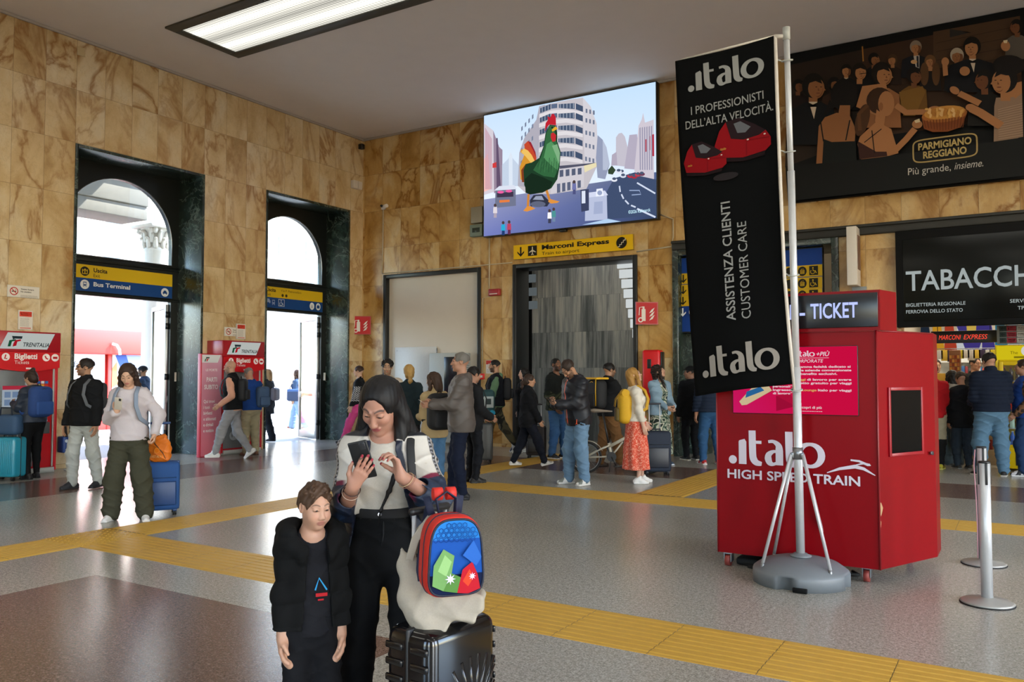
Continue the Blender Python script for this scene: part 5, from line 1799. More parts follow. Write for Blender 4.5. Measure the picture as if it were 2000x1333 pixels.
# ------------------------------------------------------------------ tobacco shop interior
m = MB().use(mat('shop_wall', '#b9b2a4', 0.6))
m.b2((-2.0, YB + .4, 0), (-1.85, 20.2, 3.2)); m.b2((3.4, YB + .4, 0), (3.55, 20.2, 3.2)); m.b2((-2.0, 20.0, 0), (3.5, 20.2, 3.2)); m.b2((-2.0, YB + .3, 3.05), (3.55, 20.2, 3.2))
m.obj('wall_shop', kind='structure')
t = thing('shop_light', 'bright ceiling light panel inside the tobacco shop', 'ceiling light', (.2, 17.4, 3.05))
m = MB().use(M_WHITE); m.b2((-1.8, -1.4, -.05), (1.8, 1.4, 0)); m.obj('frame', parent=t)
m = MB().use(glow('shop_glow', '#fff0d6', 3.2)); m.b2((-1.7, -1.3, -.06), (1.7, 1.3, -.05)); m.obj('diffuser', parent=t)
# ticker
t = thing('led_ticker', 'black LED ticker with red running letters hanging in the shop opening', 'display', (-1.35, 16.2, 2.10))
m = MB().use(M_BLACK); m.b2((0, 0, 0), (1.0, .09, .21), .006)
for x in (.1, .9): m.tube([(x, .045, .2), (x, .045, .95)], .006, 6)
m.obj('case', parent=t)
p = Paint(); p.text('MARCONI', .12, .06, .085, '#e0402c', .0, .25, width=.34); p.text('EXPRESS', .50, .06, .085, '#e0402c', .0, .25, width=.36); p.obj('led_text', M_LED, t, (0, -.003, 0), R_BACK)
# coloured frieze of the back wall
t = thing('shop_frieze', 'coloured backlit frieze high on the back wall of the shop', 'panel', (-1.85, 19.6, 1.98))
m = MB().use(M_WHITE); m.b2((0, 0, 0), (3.2, .1, .60), .005); m.obj('panel', parent=t)
p = Paint()
cs = ['#26303f', '#b9c0c6', '#4a3f8f', '#dfe3e6', '#e0a32c', '#8fc0d2', '#2f7f9a', '#d8d8d8', '#c2472f']
for i in range(14): p.poly([(.23 * i, 0), (.23 * i + .25, 0), (.23 * i + .18, .6), (.23 * i + .02, .6)], cs[(i * 4) % 9])
p.poly([(.7, .6), (1.25, .6), (1.1, .1), (.85, .1)], '#4a3f8f'); p.poly([(.88, .6), (1.06, .6), (1.04, .3), (.9, .3)], '#e8c45a')
p.obj('print', M_BACKLIT, t, (0, -.002, 0), R_BACK)
# stocked shelves behind the counter
rng = random.Random(5)
PAL = ['#c23a2c', '#e0e0dc', '#2f5f9a', '#d8a32c', '#3f7f5a', '#e8e4d2', '#8f2f3a', '#6f9ab8', '#d86a2c', '#4a4a52', '#d8c48a', '#b8c8d0']
t = thing('shop_shelf', 'lit white shelf unit packed with small boxes behind the shopkeepers', 'shelf', (-1.75, 19.2, 0))
m = MB().use(mat('shelf_white', '#dcdcd8', 0.5))
m.b2((0, .28, 0), (3.0, .32, 1.95))
for k in range(6): m.b2((0, 0, .55 + .25 * k), (3.0, .28, .565 + .25 * k))
for x in (0, 1.0, 2.0, 2.97): m.b2((x, 0, 0), (x + .03, .28, 1.95))
m.obj('frame', parent=t)
m = MB().use(glow('shelf_tube', '#dff0ff', 3.0)); m.cyl((.03, .02, 1.93), (2.97, .02, 1.93), .012, 8); m.obj('tube_light', parent=t)
for k in range(5):
    x = .5
    while x < 1.62:
        w = rng.uniform(.05, .075); h = rng.uniform(.10, .17)
        m = MB().use(mat('pack_' + PAL[rng.randrange(12)][1:], PAL[rng.randrange(12)], .5)); m.b2((0, 0, 0), (w - .006, .10, h), .003)
        o = m.obj('cigarette_pack', loc=(-1.75 + x, 19.22, .565 + .25 * k))
        tag(o, 'small coloured pack on the lit shelf behind the shopkeepers', 'pack', 'packs on the shop shelf')
        x += w + .004
# counter with lit showcase
t = thing('shop_counter', 'shop counter with a lit glass showcase, behind the customers in the shop', 'counter', (-1.75, 16.45, 0))
m = MB().use(mat('counter_front', '#a79a90', 0.5)); m.b2((0, 0, 0), (1.35, .55, .26), .005); m.b2((0, .1, .26), (1.35, .55, .95), .005); m.obj('body', parent=t)
m = MB().use(mat('counter_top', '#3c3028', 0.4)); m.b2((-.02, -.02, .95), (1.37, .57, .99), .008); m.obj('top', parent=t)
m = MB().use(M_STEEL)
for x in (0, 1.33): m.b2((x, 0, .26), (x + .02, .02, .95))
m.b2((0, 0, .56), (1.35, .09, .575)); m.obj('showcase_frame', parent=t)
m = MB().use(glow('showcase_glow', '#ffd9a0', 3.0)); m.b2((.03, .05, .925), (1.32, .07, .945)); m.b2((.03, .08, .54), (1.32, .09, .555)); m.obj('strip_light', parent=t)
for k, z in enumerate((.262, .577)):
    x = .03
    while x < 1.26:
        w = rng.uniform(.05, .09)
        m = MB().use(mat('snack_' + str(rng.randrange(12)), PAL[rng.randrange(12)], .45)); m.b2((0, 0, 0), (w - .008, .06, rng.uniform(.09, .17)), .006)
        tag(m.obj('snack_box', loc=(-1.75 + x, 16.47, z)), 'small snack packet in the lit showcase of the shop counter', 'packet', 'packets in the counter showcase')
        x += w
# goods standing on the counter
t = thing('display_rack', 'tall brown display rack standing on the shop counter', 'rack', (-1.02, 16.75, .99))
m = MB().use(mat('rack_brown', '#7a4a22', .5)); m.b2((-.09, -.08, 0), (.09, .08, 1.0), .01); m.obj('body', parent=t)
p = Paint()
for i in range(12):
    for j in range(4): p.rect(-.08 + j * .04, .08 + i * .07, -.046 + j * .04, .135 + i * .07, ('#b0642c', '#8a3a1c', '#c98a3a')[(i + j) % 3])
p.obj('packets', M_PRINT, t, (0, -.082, 0), R_BACK)
for i, (x, z, w, h, c) in enumerate(((-.86, .99, .16, .17, '#c2703a'), (-.86, 1.165, .14, .15, '#b85a2c'), (-.69, .99, .13, .14, '#d8d0c0'), (-.69, 1.135, .12, .12, '#8a3a3a'), (-.55, .99, .12, .16, '#5a4a3a'), (-1.25, .99, .16, .3, '#d8b43a'), (-1.25, 1.295, .15, .28, '#d8a01c'), (-1.45, .99, .14, .34, '#b03a2a'))):
    m = MB().use(mat('carton_' + c[1:], c, .5)); m.b2((-w / 2, -.06, 0), (w / 2, .06, h), .006)
    tag(m.obj('carton', loc=(x, 16.68 + .05 * (i % 2), z)), 'small %s box of goods stacked on the shop counter' % ('orange', 'red-brown', 'pale', 'dark red', 'brown', 'yellow', 'deep yellow', 'red')[i], 'box', 'boxes on the shop counter')
# hanging cards
m = MB().use(M_STEEL); m.tube([(-1.8, 16.9, 2.02), (.2, 16.9, 2.02)], .008, 6); tag(m.obj('hanging_rail'), 'thin rail across the shop carrying hanging cards', 'rail')
for i in range(16):
    w = rng.uniform(.08, .12); h = rng.uniform(.12, .22)
    m = MB().use(mat('card_%d' % (i % 6), ('#d8c42c', '#d9d4cc', '#cfc8c0', '#e0b83a', '#3a2a4a', '#c9c9c9')[i % 6], .5)); m.b2((-w / 2, -.01, -h), (w / 2, .01, 0), .003); m.tube([(0, 0, 0), (0, 0, .012)], .003, 5)
    tag(m.obj('hanging_card', loc=(-1.45 + i * .085, 16.9, 2.0 - .002)), 'card of goods hanging from the rail across the shop', 'card', 'cards hanging in the shop')
# yellow drinks fridge
t = thing('drinks_fridge', 'yellow glass-fronted drinks fridge in the shop opening', 'fridge', (.03, 15.5, 0))
M_FY = mat('fridge_yellow', '#d8b800', .4, var=.03)
m = MB().use(M_FY)
m.b2((-.40, .0, .0), (-.35, .6, 2.03), .01); m.b2((.55, 0, 0), (.60, .6, 2.03), .01); m.b2((-.35, .55, 0), (.55, .6, 2.03)); m.b2((-.35, 0, .05), (.55, .55, .38), .008); m.b2((-.35, 0, 1.76), (.55, .55, 2.03), .008)
m.use(M_BLACK)
for i in range(6): m.b2((-.28 + .13 * i, -.004, .10), (-.24 + .13 * i, .002, .27))
m.obj('cabinet', parent=t)
p = Paint(); p.rect(-.38, 1.79, .58, 2.01, '#e8d21c'); p.ell(.02, 1.93, .06, .075, '#e6e6e0'); p.text('The', -.19, 1.88, .05, '#6a5a10'); p.text('best', .10, 1.88, .05, '#6a5a10'); p.rect(-.14, 1.815, .18, 1.845, '#8a7a14'); icon_arrow(p, -.04, 1.735, .12, '#1d1b12', PI)
p.obj('header_print', attr_mat('fridge_header', emit=.6), t, (0, -.003, 0), R_BACK)
m = MB().use(M_FY); m.b2((-.35, -.02, .38), (-.29, 0, 1.76), .006); m.b2((.49, -.02, .38), (.55, 0, 1.76), .006); m.b2((-.29, -.02, .38), (.49, 0, .43), .006); m.b2((-.29, -.02, 1.70), (.49, 0, 1.76), .006); do = m.obj('door', parent=t)
m = MB().use(M_GLASS); m.b2((-.29, -.012, .43), (.49, -.008, 1.70)); m.obj('pane', parent=do)
m = MB().use(M_BLACK); m.b2((-.34, -.05, .9), (-.32, -.02, 1.3), .008); m.obj('handle', parent=do)
m = MB().use(M_ALU)
for z in (.38, .68, .96, 1.20, 1.44): m.b2((-.35, .04, z), (.55, .5, z + .012))
m.obj('shelves', parent=t)
m = MB().use(glow('fridge_light', '#eaf4ff', 2.4)); m.b2((-.345, .03, .45), (-.335, .05, 1.7)); m.b2((.535, .03, .45), (.545, .05, 1.7)); m.obj('side_light', parent=t)
def bottle(label, group, x, y, z, h, r, col, cap, gl=False):
    t = thing('drink_bottle', label, 'bottle', (x, y, z), 0, group)
    m = MB().use(mat('drink_' + col[1:], col, .12)); m.lathe([(0, 0), (r * .9, 0), (r, .01), (r, h * .32), (r * .88, h * .4), (r, h * .5), (r, h * .66), (r * .42, h * .88), (r * .4, h * .94), (0, h * .94)], n=12); m.obj('bottle', parent=t)
    m = MB().use(mat('cap_' + cap[1:], cap, .4)); m.cyl((0, 0, h * .94), (0, 0, h), r * .45, 10); m.obj('cap', parent=t)
for s, (z, h, r, col, cap, nm) in enumerate(((.392, .25, .034, '#1d56b8', '#e0e0e0', 'blue'), (.692, .245, .036, '#a8c4b8', '#2f8f5a', 'clear green'), (.972, .20, .034, '#5a2318', '#c23a2c', 'dark cola'), (1.212, .20, .034, '#c9932c', '#d8d8d8', 'amber'), (1.452, .22, .034, '#3a2620', '#c23a2c', 'dark brown'))):
    for i in range(9):
        if s == 2 and i % 2: col2 = '#b02a24'
        else: col2 = col
        bottle('%s drink bottle on a lower shelf of the yellow fridge' % nm if s < 2 else '%s drink bottle on an upper shelf of the yellow fridge' % nm, '%s bottles in the fridge' % nm, .03 - .28 + i * .094, 15.5 + .10, z + .0, h, r, col2, cap)
# price boards above the fridge
t = thing('price_board', 'dark arrow and price board above the yellow fridge', 'sign', (-.30, 15.56, 2.05))
m = MB().use(mat('board_grey', '#6a6f6c', .5)); m.b2((-.04, 0, 0), (1.2, .05, .30), .004)
for x in (.1, 1.0): m.tube([(x, .025, .29), (x, .025, 1.0)], .006, 6)
m.obj('panel', parent=t)
p = Paint()
for k in range(3):
    z = .015 + k * .095
    p.rect(0, z, .09, z + .08, '#22302c'); icon_arrow(p, .045, z + .04, .06, '#0d100f', PI); p.rect(.10, z, .23, z + .08, '#8a2430'); small_lines(p, .115, z + .045, .22, 2, .025, .012, '#c9a0a0', k + 2); p.rect(.24, z, .42, z + .08, '#a9a49c'); small_lines(p, .255, z + .045, .40, 2, .025, .012, '#5a5650', k + 7)
p.obj('print', M_PRINT, t, (0, -.002, 0), R_BACK)
# ------------------------------------------------------------------ soft-body modelling: blended volumes turned into one skin
class Field:
    """smoothly blended rounded shapes; .mesh() skins them as one continuous surface"""
    def __init__(s):
        s.P = []

    def cap(s, a, b, ra, rb=None, k=0.02, flat=None, neg=False):
        a, b = np.asarray(a, float), np.asarray(b, float)
        rb = ra if rb is None else rb
        r = max(ra, rb)
        s.P.append(('c', np.minimum(a, b) - r, np.maximum(a, b) + r, (a, b, ra, rb, flat), k, neg))
        return s

    def chain(s, pts, rs, k=0.015, flat=None):
        for i in range(len(pts) - 1):
            s.cap(pts[i], pts[i + 1], rs[i], rs[i + 1], k, flat)
        return s

    def ell(s, c, r, R=None, k=0.03, neg=False):
        c, r = np.asarray(c, float), np.asarray(r, float)
        m = r.max() if R is not None else r
        s.P.append(('e', c - m, c + m, (c, r, None if R is None else np.asarray(R)), k, neg))
        return s

    def box(s, c, hf, R=None, rnd=0.01, k=0.01, neg=False):
        c, hf = np.asarray(c, float), np.asarray(hf, float)
        m = np.linalg.norm(hf) if R is not None else hf
        s.P.append(('b', c - m, c + m, (c, hf, None if R is None else np.asarray(R), rnd), k, neg))
        return s

    @staticmethod
    def _d(kind, pr, X, Y, Z):
        if kind == 'c':
            a, b, ra, rb, flat = pr
            px, py, pz = X - a[0], Y - a[1], Z - a[2]
            ab = b - a
            if flat is not None:
                n, f = flat
                q = (px * n[0] + py * n[1] + pz * n[2]) * (f - 1)
                px, py, pz = px + n[0] * q, py + n[1] * q, pz + n[2] * q
                ab = ab + np.asarray(n) * (ab @ np.asarray(n)) * (f - 1)
            L = max(ab @ ab, 1e-12)
            t = np.clip((px * ab[0] + py * ab[1] + pz * ab[2]) / L, 0, 1)
            d = np.sqrt((px - t * ab[0]) ** 2 + (py - t * ab[1]) ** 2 + (pz - t * ab[2]) ** 2) - (ra + (rb - ra) * t)
            return d if flat is None else d * 0.8
        if kind == 'e':
            c, r, R = pr
            px, py, pz = X - c[0], Y - c[1], Z - c[2]
            if R is not None:
                px, py, pz = (px * R[0, 0] + py * R[1, 0] + pz * R[2, 0], px * R[0, 1] + py * R[1, 1] + pz * R[2, 1], px * R[0, 2] + py * R[1, 2] + pz * R[2, 2])
            k0 = np.sqrt((px / r[0]) ** 2 + (py / r[1]) ** 2 + (pz / r[2]) ** 2)
            k1 = np.sqrt((px / r[0] ** 2) ** 2 + (py / r[1] ** 2) ** 2 + (pz / r[2] ** 2) ** 2) + 1e-9
            return k0 * (k0 - 1) / k1
        c, hf, R, rnd = pr
        px, py, pz = X - c[0], Y - c[1], Z - c[2]
        if R is not None:
            px, py, pz = (px * R[0, 0] + py * R[1, 0] + pz * R[2, 0], px * R[0, 1] + py * R[1, 1] + pz * R[2, 1], px * R[0, 2] + py * R[1, 2] + pz * R[2, 2])
        qx, qy, qz = np.abs(px) - hf[0] + rnd, np.abs(py) - hf[1] + rnd, np.abs(pz) - hf[2] + rnd
        return np.sqrt(np.maximum(qx, 0) ** 2 + np.maximum(qy, 0) ** 2 + np.maximum(qz, 0) ** 2) + np.minimum(np.maximum(qx, np.maximum(qy, qz)), 0) - rnd

    def grid(s, h, lo=None, hi=None, disp=None, cuts=()):
        pos = [p for p in s.P if not p[5]]
        L = np.min([p[1] for p in pos], 0) - 3 * h if lo is None else np.asarray(lo, float)
        U = np.max([p[2] for p in pos], 0) + 3 * h if hi is None else np.asarray(hi, float)
        n = np.ceil((U - L) / h).astype(int) + 1
        ax = [(L[i] + h * np.arange(n[i])).astype(np.float32) for i in range(3)]
        D = np.full(n, 0.3, np.float32)
        for kind, a, b, pr, k, neg in s.P:
            mg = k + 3 * h + 0.012
            i0 = np.maximum(np.floor((a - mg - L) / h).astype(int), 0)
            i1 = np.minimum(np.ceil((b + mg - L) / h).astype(int) + 1, n)
            if (i1 <= i0).any(): continue
            sl = tuple(slice(i0[i], i1[i]) for i in range(3))
            X, Y, Z = ax[0][sl[0]][:, None, None], ax[1][sl[1]][None, :, None], ax[2][sl[2]][None, None, :]
            d = s._d(kind, pr, X, Y, Z).astype(np.float32)
            o = D[sl]
            if neg:
                d = -d
                hh = np.clip(0.5 - 0.5 * (o - d) / max(k, 1e-6) * -1 * -1, 0, 1) if False else None
                hh = np.clip(0.5 - 0.5 * (d - o) / k, 0, 1) if k > 1e-5 else (d < o).astype(np.float32)
                D[sl] = d + (o - d) * hh + k * hh * (1 - hh)
            else:
                hh = np.clip(0.5 + 0.5 * (o - d) / k, 0, 1)
                D[sl] = o + (d - o) * hh - k * hh * (1 - hh)
        X, Y, Z = ax[0][:, None, None], ax[1][None, :, None], ax[2][None, None, :]
        if disp is not None:
            D = D + disp(X, Y, Z).astype(np.float32)
        for c in cuts:
            D = np.maximum(D, c(X, Y, Z).astype(np.float32))
        return D, L

    def mesh(s, h, lo=None, hi=None, disp=None, cuts=()):
        D, L = s.grid(h, lo, hi, disp, cuts)
        return nets(D, L, h)


def nets(D, L, h):
    """surface nets: vertices (n,3) and quads (m,4)"""
    S = D < 0
    nx, ny, nz = D.shape
    cnt = np.zeros((nx - 1, ny - 1, nz - 1), np.int8)
    offs = [(i, j, k) for i in (0, 1) for j in (0, 1) for k in (0, 1)]
    for i, j, k in offs:
        cnt += S[i:nx - 1 + i, j:ny - 1 + j, k:nz - 1 + k]
    act = np.argwhere((cnt > 0) & (cnt < 8))
    if len(act) == 0:
        return np.zeros((0, 3)), np.zeros((0, 4), int)
    idx = np.full(cnt.shape, -1, np.int32)
    idx[act[:, 0], act[:, 1], act[:, 2]] = np.arange(len(act))
    c = {o: D[act[:, 0] + o[0], act[:, 1] + o[1], act[:, 2] + o[2]] for o in offs}
    acc = np.zeros((len(act), 3))
    num = np.zeros(len(act))
    for a in offs:
        for ax in range(3):
            if a[ax]: continue
            b = list(a); b[ax] = 1; b = tuple(b)
            da, db = c[a], c[b]
            x = (da < 0) != (db < 0)
            t = np.where(x, da / np.where(da == db, 1, da - db), 0)
            for q in range(3):
                acc[:, q] += np.where(x, a[q] + (t if q == ax else 0), 0)
            num += x
    V = (act + acc / num[:, None]) * h + L
    Q = []
    for ax in range(3):
        u, v = (ax + 1) % 3, (ax + 2) % 3
        A = [slice(1, -1)] * 3
        A[ax] = slice(0, -1)
        B = list(A); B[ax] = slice(1, None)
        s0, s1 = S[tuple(A)], S[tuple(B)]
        e = np.argwhere(s0 != s1)
        if len(e) == 0: continue
        inside = s0[e[:, 0], e[:, 1], e[:, 2]]
        base = e.copy()
        base[:, u] += 1; base[:, v] += 1
        def cell(du, dv):
            g = base.copy(); g[:, u] -= du; g[:, v] -= dv
            return idx[g[:, 0], g[:, 1], g[:, 2]]
        q = np.stack([cell(1, 1), cell(0, 1), cell(0, 0), cell(1, 0)], 1)
        q[~inside] = q[~inside][:, ::-1]
        Q.append(q)
    Q = np.concatenate(Q)
    return V, Q[(Q >= 0).all(1)]


def put_mesh(name, parts, m, parent=None, col=None):
    """several (V,Q) pieces into one mesh object; col: colour or function of the points"""
    Vs, Qs, b = [], [], 0
    for V, Q in parts:
        Vs.append(V); Qs.append(Q + b); b += len(V)
    V, Q = np.concatenate(Vs), np.concatenate(Qs)
    me = bpy.data.meshes.new(name)
    me.vertices.add(len(V)); me.vertices.foreach_set('co', V.astype(np.float32).ravel())
    me.loops.add(len(Q) * 4); me.loops.foreach_set('vertex_index', Q.astype(np.int32).ravel())
    me.polygons.add(len(Q)); me.polygons.foreach_set('loop_start', np.arange(0, len(Q) * 4, 4, dtype=np.int32))
    me.update(calc_edges=True)
    me.shade_smooth()
    if col is not None:
        C = np.ones((len(V), 4), np.float32)
        C[:, :3] = col(V) if callable(col) else lin(col)
        at = me.color_attributes.new('Col', 'FLOAT_COLOR', 'POINT')
        at.data.foreach_set('color', C.ravel())
    me.materials.append(m)
    o = bpy.data.objects.new(name, me)
    COL.objects.link(o)
    if parent is not None: o.parent = parent
    return o


def rx(d): d = math.radians(d); c, s = math.cos(d), math.sin(d); return np.array([[1, 0, 0], [0, c, -s], [0, s, c]])
def ry(d): d = math.radians(d); c, s = math.cos(d), math.sin(d); return np.array([[c, 0, s], [0, 1, 0], [-s, 0, c]])
def rz(d): d = math.radians(d); c, s = math.cos(d), math.sin(d); return np.array([[c, -s, 0], [s, c, 0], [0, 0, 1]])
def unit(v): v = np.asarray(v, float); return v / (np.linalg.norm(v) + 1e-12)


def ik(A, T, l1, l2, pole):
    """two-bone reach: returns the middle joint and the reached end"""
    A, T = np.asarray(A, float), np.asarray(T, float)
    d = T - A
    L = np.linalg.norm(d)
    Lm = min(L, (l1 + l2) * 0.998)
    u = d / (L + 1e-9)
    T = A + u * Lm
    a = (l1 * l1 - l2 * l2 + Lm * Lm) / (2 * Lm)
    hgt = math.sqrt(max(l1 * l1 - a * a, 0))
    p = np.asarray(pole, float)
    p = p - u * (p @ u)
    return A + u * a + unit(p) * hgt, T


# local frame of a figure: +Y forward, +X its right-hand side, Z up
class Fig:
    def __init__(s, H=1.75, fem=False, lean=0, side=0, twist=0, head=(0, 0, 0), hip=(0, 0, 0), hR=None, hL=None, eR=None, eL=None,
                 fR=(.10, .0, 0), fL=(-.10, .0, 0), yR=-8, yL=8, pR=0, pL=0, kR=None, kL=None, build=1.0, hs=1.0):
        k = s.s = H / 1.75
        s.fem, s.b, s.H = fem, build, H
        s.pel = np.array([hip[0], hip[1], .93 + hip[2]]) * k
        s.Rt = rz(twist) @ rx(-lean) @ ry(side)
        T = lambda *v: s.pel + s.Rt @ (np.array(v) * k)
        s.T = T
        sw = (.150 if fem else .172) * (0.5 + 0.5 * build)
        s.sw = sw
        s.neck = T(0, -.015, .55)
        s.Rh = s.Rt @ rz(head[0]) @ rx(-head[1]) @ ry(head[2])
        s.hs = k * hs
        s.hc = s.neck + s.Rt @ (np.array([0, .012, .065]) * k) + s.Rh @ (np.array([0, .018, .108]) * s.hs)
        s.sh = {'R': T(sw, -.01, .478), 'L': T(-sw, -.01, .478)}
        s.el, s.wr = {}, {}
        for sd, h, e, sg in (('R', hR, eR, 1), ('L', hL, eL, -1)):
            if h is None: h = (sg * (sw + .075), .05, .80 + hip[2])
            if e is None: e = (sg * .28, -1, -.45)
            s.el[sd], s.wr[sd] = ik(s.sh[sd], np.array(h) * k, .285 * k, .255 * k, e)
        s.hj = {'R': s.pel + np.array([.09, 0, -.03]) * k, 'L': s.pel + np.array([-.09, 0, -.03]) * k}
        s.kn, s.an, s.fy, s.fp = {}, {}, {'R': yR, 'L': yL}, {'R': pR, 'L': pL}
        for sd, f, kp in (('R', fR, kR), ('L', fL, kL)):
            a = np.array([f[0], f[1], .085 + f[2]]) * k
            yaw = math.radians(s.fy[sd])
            s.kn[sd], s.an[sd] = ik(s.hj[sd], a, .425 * k, .398 * k, kp or (-math.sin(yaw), math.cos(yaw), 0.1))

    # ---- shared volumes: g is how far a garment stands off the body
    def torso(s, F, g=0.0, top=True, waist=1.0, belly=0.0, hipg=0.0):
        k, b = s.s, s.b
        f = s.fem
        F.ell(s.pel + s.Rt @ (np.array([0, -.012, .0]) * k), np.array([(.172 if f else .163) * b, .118 * b, .13]) * k + g + hipg, s.Rt, .05)
        F.ell(s.T(0, .008 + belly * .4, .17), np.array([(.132 if f else .150) * b * waist, .100 * b + belly, .15]) * k + g, s.Rt, .06)
        F.ell(s.T(0, .004, .36), np.array([(.148 if f else .168) * b, .112 * b, .165]) * k + g, s.Rt, .06)
        if f:
            for sg in (1, -1): F.ell(s.T(sg * .068, .088, .335), np.array([.062, .055, .062]) * k + g * .7, s.Rt, .05)
        if top:
            F.cap(s.T(-s.sw * .86, -.015, .475), s.T(s.sw * .86, -.015, .475), .062 * k + g * .8, None, .07)
            F.cap(s.T(0, -.02, .50), s.neck + s.Rt @ (np.array([0, 0, .01]) * k), .085 * k + g * .5, .060 * k + g * .5, .06)

    def arm(s, F, sd, g=0.0, upto=1.0, flare=0.0, k=.035):
        q = s.s * (0.92 if s.fem else 1.0)
        A, E, W = s.sh[sd], s.el[sd], s.wr[sd]
        F.cap(A, E, .052 * q + g, .044 * q + g, k)
        if upto <= .5: return
        e = E + (W - E) * min(1.0, (upto - .5) * 2)
        F.cap(E, e, .043 * q + g, (.031 + flare) * q + g, k)

    def leg(s, F, sd, g=0.0, gk=None, gh=None, upto=1.0, k=.05):
        """g at the hip, gk at the knee, gh at the hem"""
        q = s.s * (1.0 if s.fem else .98) * (0.5 + .5 * s.b)
        gk = g if gk is None else gk
        gh = gk if gh is None else gh
        Hh, K, A = s.hj[sd], s.kn[sd], s.an[sd]
        F.cap(Hh, K, .088 * q + g, .056 * q + gk, k)
        d = unit(A - K)
        e = K + (A - K) * upto
        F.cap(K, e, .054 * q + gk, .038 * q + gh, k)
        F.cap(K + (A - K) * .12 + np.array([0, -.012, 0]) * q, K + (A - K) * .45 + np.array([0, -.012, 0]) * q, .048 * q + gk * .9, .046 * q + (gk + gh) / 2 * .9, .03)

    def headpart(s, F, detail=False):
        q, R, c = s.hs, s.Rh, s.hc
        P = lambda *v: c + R @ (np.array(v) * q)
        r = lambda *v: np.array(v) * q
        F.cap(s.neck, P(0, -.028, -.055), .056 * s.s * (0.9 if s.fem else 1.0), .050 * q * (0.92 if s.fem else 1.02), .03)
        F.ell(P(0, -.018, .032), r(.074, .094, .086), R, .02)
        F.ell(P(0, .022, -.022), r(.060, .066, .082), R, .03)
        ch = getattr(s, 'child', False)
        jw = .044 if s.fem or ch else .053
        zc = .012 if ch else 0
        F.ell(P(0, .022, -.07 + zc), r(jw, .055, .038), R, .03)
        F.ell(P(0, .066 if ch else .068, -.098 + zc), r(.017, .016, .014), R, .02)
        for sg in (1, -1):
            F.ell(P(sg * .034, .062, -.018 - zc), r(*([.027] * 3 if ch else (.024, .022, .022))), R, .02)             # cheek
            F.ell(P(sg * .030, .097, .016), r(.018, .016, .012), R, .014, True)       # socket
            F.ell(P(sg * .030, .076, .014), r(.0155, .0125, .0125), R, .004)          # lidded eye
            F.cap(P(sg * .012, .086 - zc * .4, .034), P(sg * .045, .068, .036), (.0045 if ch or s.fem else .008) * q, .004 * q, .014)   # brow
            F.ell(P(sg * .076, -.012, .004), r(.010, .021, .031), R, .008)            # ear
            F.ell(P(sg * .081, -.006, .006), r(.006, .011, .017), R, .004, True)
            F.ell(P(sg * .011, .098, -.030), r(.0085, .0085, .0075), R, .006)         # nostril wing
        F.cap(P(0, .084 - zc * .3, .022), P(0, .105 - zc * .5, -.026 + zc * .4), .0075 * q, (.0095 if ch else .0105 if s.fem else .0115) * q, .012)        # nose
        lw = .8 if ch else 1
        F.ell(P(0, .086, -.052), r(.026 * lw, .012 * lw, .007 * lw), R, .006)                         # upper lip
        F.ell(P(0, .085, -.064), r(.021 * lw, .012 * lw, .0075 * lw), R, .006)                        # lower lip
        F.cap(P(-.021, .098, -.0575), P(.021, .098, -.0575), .0022 * q, None, .004, None, True)

    def hand(s, F, sd, d=None, n=None, curl=.35, thumb=.5, spread=1.0, fc=None):
        """fingers: d direction, n palm normal; fc: per-finger (index..little) three bend angles"""
        q = s.s * (.90 if s.fem else 1.0)
        W = s.wr[sd]
        sg = 1 if sd == 'R' else -1
        if d is None: d = unit(W - s.el[sd])
        d = unit(d)
        if n is None: n = np.array([-sg, .15, 0.])
        n = unit(np.asarray(n, float) - d * (np.asarray(n, float) @ d))
        t = np.cross(d, n) * sg           # towards the thumb
        F.cap(W - d * .01 * q, W + d * .02 * q, .026 * q, .027 * q, .012, (n, 1.3))
        tips = []
        for i, (o, l, r) in enumerate(((.029, (.040, .024, .020), .0088), (.010, (.044, .028, .021), .0090), (-.009, (.041, .026, .021), .0086), (-.027, (.032, .020, .018), .0078))):
            K = W + d * (.088 - .004 * abs(i - 1)) * q + t * o * q
            F.cap(W + d * .018 * q + t * o * .55 * q, K, .0155 * q, .0115 * q, .012)
            b = fc[i] if fc is not None else (curl * .9, curl * 1.1, curl * .7)
            a = 0
            p = K
            dd = unit(d + t * (o * 2.2 * spread))
            for j in range(3):
                a += b[j]
                e = p + (dd * math.cos(a) + n * math.sin(a)) * l[j] * q
                F.cap(p, e, (r - .0004 * j) * q, (r - .0006 * (j + 1)) * q, .005)
                p = e
            tips.append((p, dd * math.cos(a) + n * math.sin(a), n * math.cos(a) - dd * math.sin(a)))
        b0 = W + d * .022 * q + t * .022 * q
        k1 = b0 + (d * .50 + t * .62 + n * thumb * .6) / 1.0 * .042 * q
        k2 = k1 + unit(d * .85 + t * .30 + n * thumb) * .034 * q
        k3 = k2 + unit(d * .95 + t * .05 + n * thumb * 1.1) * .027 * q
        F.cap(b0, k1, .0165 * q, .0125 * q, .012); F.cap(k1, k2, .0115 * q, .0105 * q, .006); F.cap(k2, k3, .0102 * q, .0085 * q, .005)
        s.tips = getattr(s, 'tips', {}); s.tips[sd] = tips + [(k3, unit(k3 - k2), None)]
        return d, n, t

    def headlocal(s, V):
        return ((V - s.hc) @ s.Rh) / s.hs


